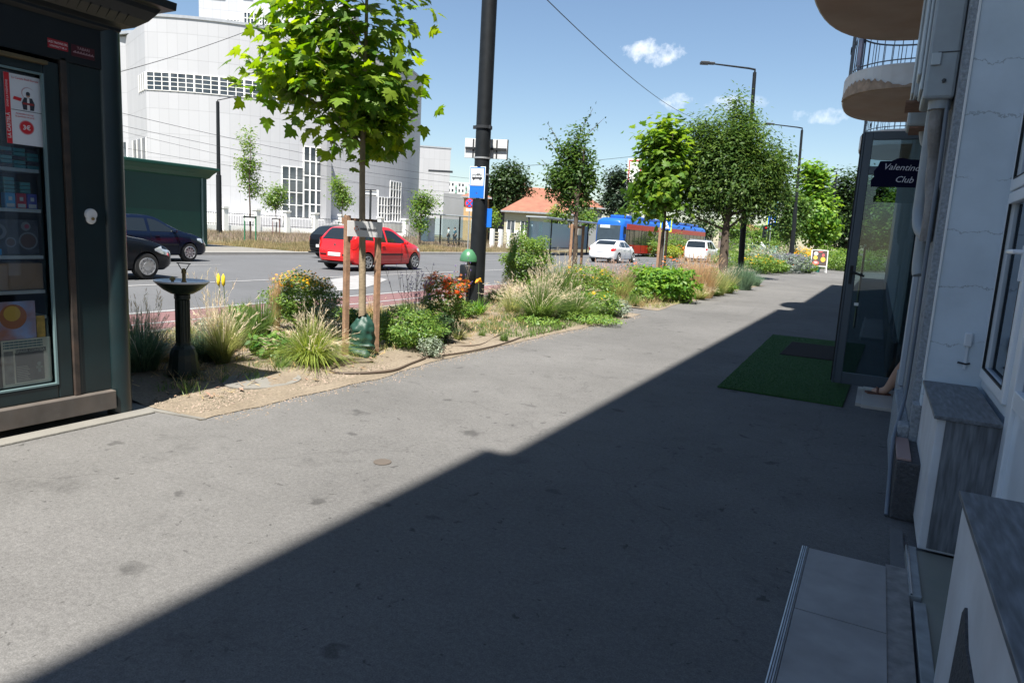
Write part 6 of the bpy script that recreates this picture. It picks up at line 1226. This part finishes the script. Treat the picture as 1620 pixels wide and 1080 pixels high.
# ---- club glass door, sign, carpet, mat ----------------------------------
al=mat('dark_blue_grey_aluminium',(.055,.075,.10),.4,.25,var=.06,vs=4); cdr=empty('glass_door',(-.29,7.95,.05),R(0),'open dark grey framed glass door of the club','door')
W2=.92; Hd=2.58
b=MB(); b.box(0,.075,-.025,.025,0,Hd); b.box(W2-.075,W2,-.025,.025,0,Hd); b.box(.075,W2-.075,-.025,.025,0,.12); b.box(.075,W2-.075,-.025,.025,Hd-.08,Hd); b.box(.075,W2-.075,-.025,.025,Hd-.42,Hd-.34)
b.box(-.018,.0,-.03,.03,.0,Hd); b.build('frame',al,cdr,bevel=.004)
MB().box(-.032,-.018,-.02,.02,.02,Hd-.02).build('edge_seal',black,cdr)
MB().box(.075,W2-.075,-.006,.006,.12,Hd-.42).build('glass_pane',glass('door_glass',(.46,.55,.57),.01,refl=.03),cdr); MB().box(.075,W2-.075,-.006,.006,Hd-.34,Hd-.08).build('glass_pane',glass('door_glass'),cdr)
hd=MB(); hd.box(.02,.05,-.036,-.025,1.05,1.24); hd.tube([(.035,-.03,1.17),(.035,-.075,1.17),(.06,-.085,1.17),(.16,-.085,1.14)],.012,8); hd.build('door_handle',black,cdr,True)
hd=MB(); hd.tube([(.13,.05,.60),(.13,.075,.60),(.13,.075,1.45),(.13,.05,1.45)],.012,8); hd.build('pull_bar',chrome,cdr,True); MB().box(.10,.14,-.012,-.0065,.83,.86).build('glass_sticker',whitep,cdr)
cs=empty('club_sign',(.04,6.9,2.12),R(-6),'dark navy hanging sign with pale script lettering in front of the glass door','sign')
pts=[(-.20,-.115),(-.205,-.06),(-.185,-.03),(-.19,.02),(-.165,.06),(-.15,.105),(-.06,.105),(-.02,.125),(.02,.13),(.08,.115),(.19,.11),(.20,-.12)]
sg_=MB().prism([(x,0,z_) for x,z_ in pts],(0,.018,0)).build('sign_board',mat('sign_navy',(.004,.005,.022),.8,var=.05,spec=.08),cs,bevel=.002)
lt=mat('letter_grey',(.50,.50,.56),.5); text('Valentino',.074,lt,sg_,(.018,-.002,.048),(1,0,-.06),(0,0,1),shear=.35,ext=.001); text('Club',.074,lt,sg_,(.05,-.002,-.055),(1,0,-.06),(0,0,1),shear=.35,ext=.001)
MB().tube([(.15,.01,.11),(.15,.01,.22),(.21,.0,.22)],.006,6).build('bracket',dark,cs)
# carpet, mat
cm=mat('green_carpet',(.024,.08,.018),.95,var=.25,vs=60,bump=.8,bs=120)
c1=MB(); c1.prism([(-1.30,6.98,.002),(-.15,6.93,.002),(-.05,12.0,.002),(-1.42,11.9,.002)],(0,0,.012)); cpt=tag(c1.build('carpet',cm,None),'green artificial grass carpet laid on the sidewalk before the club door','carpet')
n=60000; yy=6.95+4.98*rng.uniform(0,1,n)**1.3; tt=(yy-6.95)/5.0; xx=(-1.30-.12*tt)+(1.15+.22*tt)*rng.uniform(0,1,n); az=rng.uniform(0,6.28,n); wv_=np.stack([np.cos(az),np.sin(az)],1)*.0022; hv_=rng.uniform(.004,.013,n); bb_=rng.normal(0,.004,(n,2)); V=np.zeros((n,3,3)); P=np.stack([xx,yy],1); V[:,0,:2]=P-wv_; V[:,1,:2]=P+wv_; V[:,2,:2]=P+bb_; V[:,:2,2]=.013; V[:,2,2]=.013+hv_
npmesh('pile',V.reshape(-1,3),np.arange(n*3).reshape(n,3),mat('carpet_pile',(.032,.10,.024),.8,island=.5),cpt)
mtm=mat('rubber_mat',(.02,.015,.014),.85,var=.3,vs=10); b=MB(); x0,x1,y0,y1=-1.05,-.33,9.72,11.2
b.box(x0,x1,y0,y1,.0145,.020)
for k in range(24): b.box(x0+.01,x1-.01,y0+.02+k*.06,y0+.05+k*.06,.020,.028)
tag(b.build('door_mat',mtm,None),'dark ribbed door mat lying on the green carpet','door mat')
pipe('conduit',[(1.4,7.4,.03),(1.4,7.4,2.5)],.03,mat('yellow_pipe',(.55,.50,.03),.5),'yellow upright pipe seen through the glass door'); sofa=MB(); sofa.box(.55,1.5,7.55,8.15,.03,.42); sofa.box(.55,1.5,8.0,8.18,.42,.85); tag(sofa.build('sofa',mat('teal_leather',(.02,.07,.08),.4,var=.1),None,bevel=.05),'dark teal seat inside the club entrance','seat')
# ======================= WHITE HALL ======================================
CX,CY,CR=-97.69,84.69,29.06
def cyl(px,py,Rr=CR):
    d=ray(px,py); a=d.x*d.x+d.y*d.y; ox,oy=-CX,-CY; b_=2*(d.x*ox+d.y*oy); c=ox*ox+oy*oy-Rr*Rr; ds=b_*b_-4*a*c; t=(-b_-math.sqrt(max(0,ds)))/(2*a); p=O+d*t; return math.atan2(p.y-CY,p.x-CX),p.z,p
hall=empty('white_hall',(CX,CY,0),0,'large white curved hall with ribbon windows and tall glazed entrance across the road','building')
aL=cyl(230,100)[0]; aR=aL+R(118)
def pan_mat():
    M=bpy.data.materials.new('hall_panels'); M.use_nodes=True; n=M.node_tree; L=n.links; b=n.nodes['Principled BSDF']; b.inputs['Roughness'].default_value=.55; uv=n.nodes.new('ShaderNodeUVMap'); sp=n.nodes.new('ShaderNodeSeparateXYZ'); L.new(uv.outputs[0],sp.inputs[0]); acc=None
    def seam(sock,per,w_,dk):
        m1=n.nodes.new('ShaderNodeMath'); m1.operation='MODULO'; m1.inputs[1].default_value=per; L.new(sock,m1.inputs[0]); m2=n.nodes.new('ShaderNodeMath'); m2.operation='LESS_THAN'; m2.inputs[1].default_value=w_; L.new(m1.outputs[0],m2.inputs[0]); m3=n.nodes.new('ShaderNodeMath'); m3.operation='MULTIPLY_ADD'; m3.inputs[1].default_value=-dk; m3.inputs[2].default_value=1; L.new(m2.outputs[0],m3.inputs[0]); return m3.outputs[0]
    a=seam(sp.outputs['X'],1.25,.07,.13); c=seam(sp.outputs['Y'],3.1,.08,.18); m_=n.nodes.new('ShaderNodeMath'); m_.operation='MULTIPLY'; L.new(a,m_.inputs[0]); L.new(c,m_.inputs[1])
    # slight panel to panel difference
    fl=n.nodes.new('ShaderNodeVectorMath'); fl.operation='DIVIDE'; fl.inputs[1].default_value=(1.25,3.1,1); L.new(uv.outputs[0],fl.inputs[0]); f2=n.nodes.new('ShaderNodeVectorMath'); f2.operation='FLOOR'; L.new(fl.outputs[0],f2.inputs[0]); wn=n.nodes.new('ShaderNodeTexWhiteNoise'); wn.noise_dimensions='2D'; L.new(f2.outputs[0],wn.inputs['Vector']); mr=n.nodes.new('ShaderNodeMapRange'); mr.inputs['To Min'].default_value=.955; mr.inputs['To Max'].default_value=1.02; L.new(wn.outputs['Value'],mr.inputs['Value'])
    m4=n.nodes.new('ShaderNodeMath'); m4.operation='MULTIPLY'; L.new(m_.outputs[0],m4.inputs[0]); L.new(mr.outputs[0],m4.inputs[1])
    sc=n.nodes.new('ShaderNodeVectorMath'); sc.operation='SCALE'; sc.inputs[0].default_value=(.405,.412,.435); L.new(m4.outputs[0],sc.inputs['Scale']); L.new(sc.outputs[0],b.inputs['Base Color']); return M
hp=pan_mat(); coping=mat('coping_grey',(.30,.32,.35),.5)
def arc(name,a0,a1,z0,z1,r_in,r_out,m_,par=hall,step=R(2.0),uv=False):
    n=max(2,int(abs(a1-a0)/step)+1); v=[];f=[]
    for i in range(n+1):
        a=a0+(a1-a0)*i/n; c,s=math.cos(a),math.sin(a); v+=[(r_out*c,r_out*s,z0),(r_out*c,r_out*s,z1),(r_in*c,r_in*s,z1),(r_in*c,r_in*s,z0)]
    for i in range(n):
        for k in range(4): f.append((i*4+k,(i+1)*4+k,(i+1)*4+(k+1)%4,i*4+(k+1)%4))
    f+= [(0,1,2,3),(n*4+3,n*4+2,n*4+1,n*4)]
    o=MB().add(v,f).build(name,m_,par)
    if uv:
        me=o.data; ul=me.uv_layers.new(name='UVMap')
        for l in me.loops:
            co=me.vertices[l.vertex_index].co; ul.data[l.index].uv=((math.atan2(co.y,co.x)+10)*CR,co.z+10)
    return o
HT=26.0
arc('wall',aL,aR,0,HT,CR-6,CR,hp,uv=True); arc('roof_coping',aL-.002,aR,HT+.0,HT+.35,CR-6.2,CR+.12,coping)
MB().lathe([(CR-5.9,HT-.4),(CR-5.9,HT)],(0,0,0),48).build('roof_slab',coping,hall)
hg=mat('hall_glass',(.03,.04,.05),.08,spec=.6,var=.5,vs=.5,alt=(.10,.11,.12),alts=.4,altw=.7)
def glazing(a0,a1,z0,z1,nv,nh,name='window_band',big=0,r=CR,bw=.05):
    w_=arc(name,a0,a1,z0,z1,r-.1,r+.03,hg); b=MB(); da=(a1-a0)/nv
    for k in range(nv+1):
        a=a0+da*k; ww_=bw*(2.2 if big and k%big==0 else 1); c=Vector((math.cos(a),math.sin(a),0)); t=Vector((-c.y,c.x,0)); b.obox(c*(r+.06)+Vector((0,0,(z0+z1)/2)),t*ww_,c*.05,Vector((0,0,(z1-z0)/2)))
    for h_ in range(nh+1):
        z_=z0+(z1-z0)*h_/nh
        for k in range(nv):
            A=a0+da*k;B=A+da; pa=Vector((math.cos(A),math.sin(A),0))*(r+.055)+Vector((0,0,z_)); pb=Vector((math.cos(B),math.sin(B),0))*(r+.055)+Vector((0,0,z_)); b.beam(pa,pb,.06,bw*1.4)
    b.build('mullions',white,w_); return w_
a0,zt0,_=cyl(222,113); a0=aL+.004; a1,_,_=cyl(612,180); zt_=cyl(300,118)[1]; zb_=cyl(300,146)[1]
glazing(a0,a0+(a1-a0)*.62,zb_,zt_,21,4,big=3); glazing(a0+(a1-a0)*.80,a1,zb_,zt_,12,4,big=3)
# entrance glazing
aA=cyl(446,300)[0]; aB=cyl(480,300)[0]; aC=cyl(509,300)[0]; zb=cyl(480,345)[1]; z1=cyl(463,264)[1]; z2=cyl(495,233)[1]
glazing(aA,aB,zb,z1,3,4,'entrance_glazing',0,bw=.07); glazing(aB,aC,zb,z2,3,5,'entrance_glazing',0,bw=.10)
aD=cyl(515,300)[0]; c=Vector((math.cos(aC+.004),math.sin(aC+.004),0)); t=Vector((-c.y,c.x,0)); MB().obox(c*(CR+.9)+Vector((0,0,z2/2+.4)),t*.35,c*1.1,Vector((0,0,z2/2+.4))).build('entrance_pier',hp,hall)
aE,zE,_=cyl(600,311); aE=cyl(598,330)[0]; aF=cyl(617,300)[0]; aG=cyl(634,300)[0]
glazing(aE,aF,cyl(605,350)[1],cyl(605,312)[1],4,3,'side_glazing',bw=.10); glazing(aF,aG,cyl(622,350)[1],cyl(622,287)[1],4,5,'side_glazing',bw=.10)
# plinth and steps
arc('podium',aL+.2,aR,-.1,zb,CR-1,CR+1.2,white)
for k in range(9): arc('step',aA-.25,aC+.2,-.1,zb*(1-(k+1)/10),CR+1.2+k*.38,CR+1.6+k*.38,mat('step_grey',(.45,.45,.46),.8))
# lower left wing
P0=Vector((CX+CR*math.cos(aL),CY+CR*math.sin(aL),0)); q1=sv(206,300,dep(P0)+7.5); P1=Vector((q1.x,q1.y,0)); q2=sv(120,300,dep(P0)+10.5); P2_=Vector((q2.x,q2.y,0)); HC=Vector((CX,CY,0))
def wallseg(a,c,z0,z1,name,th=1.0,m_=hp):
    d=(c-a); n_=Vector((d.y,-d.x,0)).normalized(); 
    if n_.dot(-a)<0: n_=-n_
    o=MB().prism([a-HC+Vector((0,0,z0)),c-HC+Vector((0,0,z0)),c-HC-n_*th+Vector((0,0,z0)),a-HC-n_*th+Vector((0,0,z0))],(0,0,z1-z0)).build(name,m_,hall)
    me=o.data; ul=me.uv_layers.new(name='UVMap'); dn=d.normalized()
    for l in me.loops: co=me.vertices[l.vertex_index].co; ul.data[l.index].uv=(Vector(co).dot(dn)+500,co.z+10)
    return o
wallseg(P1,P0,0,HT-.6,'wing_wall'); wallseg(P2_,P1,0,HT-.6,'wing_wall')
w0=P1.lerp(P0,.55); w1=P1.lerp(P0,.97)
n_=Vector(((P0-P1).y,-(P0-P1).x,0)).normalized(); n_=n_ if n_.dot(-P1)>0 else -n_
for (A,B,za,zc) in((P1.lerp(P0,.68),P1.lerp(P0,.985),zb_,zt_),(P1.lerp(P0,.25),P1.lerp(P0,.95),4,11.2),(P2_.lerp(P1,.75),P2_.lerp(P1,.98),4,11.2)):
    d=(B-A); nn=Vector((d.y,-d.x,0)).normalized(); nn=nn if nn.dot(-A)>0 else -nn
    MB().prism([A-HC+nn*.04+Vector((0,0,za)),B-HC+nn*.04+Vector((0,0,za)),B-HC-nn*.1+Vector((0,0,za)),A-HC-nn*.1+Vector((0,0,za))],(0,0,zc-za)).build('wing_window',hg,hall)
    b=MB()
    for k in range(4): q=A.lerp(B,k/3)-HC+nn*.07; b.obox(q+Vector((0,0,(za+zc)/2)),d.normalized()*.14,nn*.06,Vector((0,0,(zc-za)/2)))
    b.build('wing_mullions',white,hall)
# set-back tower
def tower(px0,px1,D,zt,ztp,m_=hp):
    a=sv(px0,100,D);c=sv(px1,60,D+2); a=Vector((a.x,a.y,0));c=Vector((c.x,c.y,0)); return wallseg(a,c,20,zt,'tower_wall',8,m_),a,c
o_,ta,tcc=tower(316,560,108,36,0)
def onw(a,c,t,z_,off): d=(c-a).normalized(); nn=Vector((d.y,-d.x,0)); nn=nn if nn.dot(-a)>0 else -nn; return a.lerp(c,t)-HC+nn*off+Vector((0,0,z_))
for t0,t1,pya,pyb in((.285,.37,24,41),(.385,.45,30,41),(.175,.26,35,40),(.28,.34,-6,3),(.02,.165,-6,3)):
    zA=sv(316+244*t0,pyb,109).z; zB=sv(316+244*t0,pya,109).z
    b=MB().prism([onw(ta,tcc,t0,zA,.05),onw(ta,tcc,t1,zA,.05),onw(ta,tcc,t1,zB,.05),onw(ta,tcc,t0,zB,.05)],(0.02,0,0)).build('tower_window',hg,hall)
    b=MB(); 
    for k in range(5): b.beam(onw(ta,tcc,t0+(t1-t0)*k/4,zA,.1),onw(ta,tcc,t0+(t1-t0)*k/4,zB,.1),.12,.12)
    for k in range(3): b.beam(onw(ta,tcc,t0,zA+(zB-zA)*k/2,.1),onw(ta,tcc,t1,zA+(zB-zA)*k/2,.1),.12,.12)
    b.build('tower_mullions',white,hall)
# right annex
a=sv(600,350,164);c=sv(709,345,167); A=Vector((a.x,a.y,0));B=Vector((c.x,c.y,0)); zt3=sv(675,234.5,165.5).z
an=empty('white_annex',(HC.x,HC.y,0),0,'plain white rectangular annex right of the curved hall','building')
o=wallseg(A,B,0,zt3,'wall',14); o.parent=an; d=(B-A).normalized(); nn=Vector((d.y,-d.x,0)); nn=nn if nn.dot(-A)>0 else -nn
o=wallseg(A-nn*-.1,B-nn*-.1+d*.2,zt3,zt3+.3,'coping',14.3,coping); o.parent=an
# fence with white pillars
FD=78
fe=None
pxs=[355,406,453,498,541,602,641]
p=sv(355,362,FD); fr0=empty('white_pillar_fence',(p.x,p.y,0),0,'white pillars with black railings in front of the white hall','fence')
def fl(px,off=0): q=sv(px,360,FD+ (px-355)*.07); return Vector((q.x-p.x,q.y-p.y,0))
allp=[262,308]+pxs; 
for px in allp:
    q=fl(px); MB().box(q.x-.33,q.x+.33,q.y-.33,q.y+.33,-.1,2.45).build('pillar',white,fr0); MB().box(q.x-.42,q.x+.42,q.y-.42,q.y+.42,2.45,2.65).build('pillar_cap',white,fr0)
for A,B in zip(allp[:-1],allp[1:]):
    a=fl(A);c=fl(B); MB().beam(a+Vector((0,0,.25)),c+Vector((0,0,.25)),.3,.6).build('low_wall',white,fr0); b=MB(); L=(c-a).length
    b.beam(a+Vector((0,0,1.9)),c+Vector((0,0,1.9)),.05,.06); b.beam(a+Vector((0,0,.7)),c+Vector((0,0,.7)),.05,.06)
    for k in range(1,int(L/.22)): q=a.lerp(c,k*.22/L); b.beam(q+Vector((0,0,.55)),q+Vector((0,0,2.0)),.035,.035)
    b.build('railing',dark,fr0)
# stair with rail right of the hall
s0=sv(640,352,80); 
sr=empty('stair_railing',(s0.x,s0.y,0),0,'metal railing of an outside stair right of the white pillars','railing'); b=MB(); q0=sv(640,338,80)-s0; q1=sv(668,358,80)-s0
for k in range(9):
    t=k/8; q=q0.lerp(q1,t); b.tube([q,(q.x,q.y,0)],.03,5)
b.tube([q0+Vector((0,0,.2)),q1+Vector((0,0,.2))],.05,6); b.tube([q0+Vector((0,0,-.4)),q1+Vector((0,0,-.4))],.04,6); b.build('rails',dark,sr)
# ======================= HOUSES ==========================================
rtile=mat('roof_tile_red',(.25,.105,.065),.85,var=.18,vs=1.5,alt=(.19,.075,.05),alts=.8,bump=.4,bs=6); cream=mat('cream_wall',(.40,.37,.27),.85,var=.08,vs=.6); yelw=mat('yellow_wall',(.42,.28,.14),.85); greyw=mat('grey_wall',(.20,.21,.22),.85,var=.1,vs=.4)
def house(px0,px1,D,zeave_py,zridge_py,depth,wm,label,hip=.3,name='house',wins=0,rpx=None):
    a=sv(px0,365,D);c=sv(px1,365,D); a=Vector((a.x,a.y,0));c=Vector((c.x,c.y,0)); d=(c-a); L=d.length; dn=d.normalized(); nb=Vector((-dn.y,dn.x,0)); 
    if nb.dot(a)<0: nb=-nb
    pm=(px0+px1)/2; ze=sv(pm,zeave_py,D).z; zr=sv(pm,zridge_py,D+depth/2).z
    root=empty(name,(a.x,a.y,0),math.atan2(dn.y,dn.x),label,'house')
    MB().box(0,L,0,depth,-.1,ze).build('wall',wm,root)
    o_=.5; h1=L*hip
    b=MB(); b.add([(-o_,-o_,ze),(L+o_,-o_,ze),(L+o_,depth+o_,ze),(-o_,depth+o_,ze),(h1,depth/2,zr),(L-h1,depth/2,zr)],[(0,1,5,4),(1,2,5),(2,3,4,5),(3,0,4),(0,3,2,1)]); b.build('roof',rtile,root)
    MB().box(-o_,L+o_,-o_-.08,-o_+.05,ze-.18,ze+.02).build('gutter',galv,root)
    for k in range(wins):
        x=L*(k+.5)/wins; w_=MB().box(x-.45,x+.45,-.03,.05,1.2,min(2.9,ze-.6)).build('window',hg,root); b=MB(); b.box(x-.52,x-.45,-.05,.05,1.1,3.0 if ze>3.6 else ze-.5); b.box(x+.45,x+.52,-.05,.05,1.1,3.0 if ze>3.6 else ze-.5); b.box(x-.02,x+.02,-.05,-.03,1.2,min(2.9,ze-.6)); b.build('frame',white,w_)
    return root,L,ze,zr
house(797,905,84,336,313,9,cream,'cream house with a hipped pink tile roof right of the black pole',.3,wins=5)
h2,L2,ze2,zr2=house(790,950,100,325,299,14,greyw,'larger red tiled house behind the cream one',.22)
MB().box(L2*.20,L2*.24,3,4.2,ze2,zr2+.3).build('chimney',mat('brick_chimney',(.3,.16,.12),.9),h2)
MB().box(L2*.155,L2*.185,.0,1.2,ze2+.3,ze2+2.8).build('chimney',mat('brick_chimney',(.3,.16,.12),.9),h2)
house(732,770,92,312,303,8,yelw,'small yellow-orange house left of the black pole',.35,wins=1)
g1=sv(700,360,112); gb_=empty('grey_shed',(g1.x,g1.y,0),YAW,'dark grey building with a sloping roof behind the bus shelter','building'); zg=sv(707,306,112).z; zg2=sv(738,312,112).z
MB().prism([(0,0,0),(10.5,0,0),(10.5,0,zg2),(2,0,zg),(0,0,zg)],(0,8,0)).build('wall',greyw,gb_)
rw=sv(770,365,106); MB().prism([(rw.x-gb_.location.x,0,0)]*0 or [(0,0,0),(1,0,0),(1,0,1)],(0,.1,0)) 
gw=sv(770,365,98); gg=empty('grey_wall',(gw.x,gw.y,0),YAW,'long grey wall behind the black pole and the no stopping sign','wall'); MB().box(0,9,0,.4,0,sv(790,319,98).z).build('wall_face',greyw,gg)
def block(px0,px1,D,pyt,label,floors,wm,name='apartment_block',cols=6):
    a=sv(px0,365,D);c=sv(px1,365,D); L=(Vector((c.x,c.y,0))-Vector((a.x,a.y,0))).length; dn=Vector((c.x-a.x,c.y-a.y,0)).normalized(); zt=sv((px0+px1)/2,pyt,D).z
    root=empty(name,(a.x,a.y,0),math.atan2(dn.y,dn.x),label,'apartment block'); MB().box(0,L,0,12,0,zt).build('wall',wm,root); b=MB(); b2=MB(); fh=zt/floors
    for f_ in range(floors):
        for k in range(cols):
            x=L*(k+.5)/cols; z_=f_*fh+fh*.35; (b if (k%3) else b2).box(x-L/cols*.28,x+L/cols*.28,-.1 if k%3 else -1.0,.1,z_ if k%3 else f_*fh+.2,z_+fh*.42 if k%3 else f_*fh+fh*.45)
    b.build('window',hg,root)['kind']='stuff'; b2.build('balcony',mat('balcony_green',(.25,.42,.36),.7),root)['kind']='stuff'
    return root
block(700,748,300,289,'distant pale apartment block left of the black pole',9,mat('block_white',(.62,.62,.62),.8),cols=9)
block(1150,1215,330,357,'distant pinkish apartment blocks low behind the traffic light',6,mat('block_pink',(.50,.38,.36),.8),cols=14)
house(1180,1208,170,366,354,14,cream,'distant house with a red roof behind the traffic light',.3)
block(1214,1236,190,357,'distant teal commercial building right of the crossing sign',3,mat('teal_wall',(.15,.35,.36),.7),'commercial_building',4)
# cream boundary fence of the house
fs=sv(775,388,70); fc=empty('cream_fence',(fs.x,fs.y,0),0,'white post fence in front of the cream house','fence')
for k in range(9):
    q=sv(778+k*13,388,69+k*.6)-fs; MB().box(q.x-.18,q.x+.18,q.y-.18,q.y+.18,-.1,1.75).build('pillar',white,fc)
    if k: 
        b=MB(); 
        for z_ in(.5,.8,1.1,1.4): b.beam(Vector((lastq.x,lastq.y,z_)),Vector((q.x,q.y,z_)),.05,.10)
        b.build('rail',cream,fc)
    lastq=q
# ======================= WIRES ===========================================
def wire(a,c,label,r=.012,sag=.4,name='overhead_wire',grp='overhead wires'):
    a=Vector(a);c=Vector(c); P=[a.lerp(c,t)-Vector((0,0,sag*4*t*(1-t))) for t in np.linspace(0,1,16)]; tag(MB().tube(P,r,5).build(name,dark,None),label,'wire',grp)
wire(sv(845,-20,14),sv(1096,186,40),'long thin cable crossing the open sky',.011,.35)
wire(sv(150,124,58),sv(420,38,70),'single wire rising to the right in front of the hall roof',.03,.3)
for i,(y0,y1) in enumerate(((176,262),(196,272),(231,285),(205,297))):
    wire(sv(180,y0,40+i*6),sv(760,y1+22,66+i*3),['highest','second','third','lowest'][i]+' of the trolley wires before the white hall',.014,.5)
wire(sv(800,264,90),sv(1030,244,110),'faint wire far behind the slim tree',.03,.2)
ins=sv(697,271,62); MB_=MB(); MB_.obox(ins,VR*1.1,VF*.08,Vector((0,0,.09))-VR*0); tag(MB_.build('wire_insulator',dark,None),'dark section insulator hanging on the trolley wires','insulator')
# ======================= PEOPLE ==========================================
skin=mat('skin',(.46,.27,.19),.55,var=.05); hairm=mat('hair_dark',(.03,.02,.015),.7)
def skinmesh(name,verts,edges,radii,m_,parent,sub=1):
    me=bpy.data.meshes.new(name); me.from_pydata(verts,edges,[]); o=bpy.data.objects.new(name,me); COL.objects.link(o)
    sk=o.modifiers.new('s','SKIN'); 
    for i,r_ in enumerate(radii): me.skin_vertices[0].data[i].radius=(r_,r_) if not isinstance(r_,tuple) else r_
    me.skin_vertices[0].data[0].use_root=True
    if sub: s_=o.modifiers.new('u','SUBSURF'); s_.levels=sub; s_.render_levels=sub
    bpy.context.view_layer.update(); m2=bpy.data.meshes.new_from_object(o.evaluated_get(bpy.context.evaluated_depsgraph_get())); bpy.data.objects.remove(o); m2.name=name
    return link(name,m2,m_,parent,True)
def person(loc,rz,label,shirt,pants,h=1.7,step=.12,arm=(.1,.1),hairc=None,seated=False):
    k=h/1.7; root=empty('person',loc,rz,label,'person')
    V=[(0,0,.93),(0,.0,1.12),(0,.01,1.33),(0,.0,1.46),(0,.02,1.54),(0,.03,1.60),(0,.03,1.68),
       (-.10,0,.88),(-.11,-step*.5,.48),(-.11,-step,.09),(-.11,-step+.13,.04),(.10,0,.88),(.11,step*.6,.48),(.11,step*.8,.09),(.11,step*.8+.13,.04),
       (-.19,0,1.40),(-.24,-.02,1.12),(-.23,arm[0],.90),(-.22,arm[0]+.04,.80),(.19,0,1.40),(.24,-.02,1.12),(.23,arm[1],.90),(.22,arm[1]+.04,.80)]
    E_=[(0,1),(1,2),(2,3),(3,4),(4,5),(5,6),(0,7),(7,8),(8,9),(9,10),(0,11),(11,12),(12,13),(13,14),(2,15),(15,16),(16,17),(17,18),(2,19),(19,20),(20,21),(21,22)]
    Rr=[.13,.11,.14,.06,.075,.095,.07,.085,.06,.042,.035,.085,.06,.042,.035,.055,.042,.034,.03,.055,.042,.034,.03]
    V=[tuple(c*k for c in v) for v in V]; skinmesh('body',V,E_,[r_*k for r_ in Rr],skin,root)
    skinmesh('shirt',[V[i] for i in (0,1,2,3,15,16,19,20)],[(0,1),(1,2),(2,3),(2,4),(4,5),(2,6),(6,7)],[x*k for x in(.145,.13,.155,.075,.075,.058,.075,.058)],shirt,root)
    skinmesh('trousers',[V[i] for i in (0,7,8,9,11,12,13)],[(0,1),(1,2),(2,3),(0,4),(4,5),(5,6)],[x*k for x in(.14,.10,.075,.06,.10,.075,.06)],pants,root)
    MB().lathe([(.01,-.02),(.085,.02),(.098,.06),(.085,.11),(.04,.145),(.01,.15)],(0,.015*k,1.56*k),14).build('hair',hairc or hairm,root,True)
    b=MB(); 
    for s in(-1,1): b.obox((s*.11*k,(-step if s<0 else step*.8)*k+.05,.03),(.045,0,0),(0,.13,0),(0,0,.035))
    b.build('shoes',black,root,bevel=.015)
    b=MB(); b.obox((0,.135*k,1.60*k),(.012,0,0),(0,.015,0),(0,0,.02)); b.obox((0,.125*k,1.555*k),(.03,0,0),(0,.006,0),(0,0,.006)); b.build('face_features',skin,root)
    return root
pA=sg(719,387.5); person((pA.x,pA.y,-.0),R(150),'person in a light blue shirt and dark trousers standing at the bus shelter',mat('shirt_light_blue',(.25,.48,.58),.8),mat('trousers_dark',(.03,.035,.05),.8))
pB=sg(714,387.8); person((pB.x-.35,pB.y,-.0),R(110),'person in white beside the one in light blue at the bus shelter',mat('shirt_white',(.7,.7,.7),.8),mat('trousers_black',(.02,.02,.025),.8),1.66)
pC=sg(1014,400.5); person((pC.x,pC.y,-.0),R(-30),'person in a white top and grey trousers walking beside the bus',mat('shirt_white',(.7,.7,.7),.8),mat('trousers_grey',(.28,.30,.33),.8),1.72,.2)
pD=sg(1006,400.5); person((pD.x,pD.y,-.0),R(20),'person in red clothes next to the bus door',mat('shirt_red',(.55,.05,.06),.8),mat('trousers_red',(.35,.05,.08),.8),1.6)
# seated person in the club doorway: only a calf and a foot come out past the casing
ps=empty('person',(.85,7.55,0),0,'seated person in the club doorway, only a bare calf and brown sandal visible','person')
V=[(0,.12,.50),(0,.12,.72),(0,.10,.95),(0,.08,1.08),(0,.06,1.17),(0,.06,1.24),(0,.07,1.32),(-.10,.02,.50),(-.46,-.12,.50),(-.55,.08,.30),(-.635,.15,.10),(-.67,.16,.065),(-.775,.19,.045),(.0,-.12,.50),(-.40,-.22,.49),(-.40,-.24,.25),(-.38,-.22,.09),(-.48,-.24,.05),
   (0,.30,.98),(-.12,.36,.76),(-.30,.24,.62),(-.38,.2,.58),(0,-.12,.98),(-.12,-.18,.76),(-.30,-.14,.62),(-.38,-.12,.58)]
E_=[(0,1),(1,2),(2,3),(3,4),(4,5),(5,6),(0,7),(7,8),(8,9),(9,10),(10,11),(11,12),(0,13),(13,14),(14,15),(15,16),(16,17),(2,18),(18,19),(19,20),(20,21),(2,22),(22,23),(23,24),(24,25)]
Rr=[.13,.12,.13,.055,.07,.09,.07,.10,.07,.062,.040,.040,.032,.10,.07,.062,.042,.036,.055,.042,.034,.03,.055,.042,.034,.03]
skinmesh('body',V,E_,Rr,skin,ps,2)
skinmesh('shirt',[V[i] for i in(0,1,2,3,18,19,22,23)],[(0,1),(1,2),(2,3),(2,4),(4,5),(2,6),(6,7)],[.15,.14,.15,.07,.07,.055,.07,.055],mat('shirt_dark',(.03,.03,.05),.8),ps)
MB().lathe([(.01,-.02),(.085,.02),(.098,.06),(.085,.11),(.04,.145),(.01,.15)],(0,.06,1.2),14).build('hair',hairm,ps,True)
b=MB(); b.obox((-.715,.17,.015+.02),(.105,.030,0),(-.015,.045,0),(0,0,.012)); b.tube([(-.72,.12,.03),(-.72,.15,.09),(-.73,.20,.09),(-.74,.225,.03)],.012,6); b.build('sandal',mat('sandal_brown',(.12,.05,.03),.6),ps,bevel=.004)
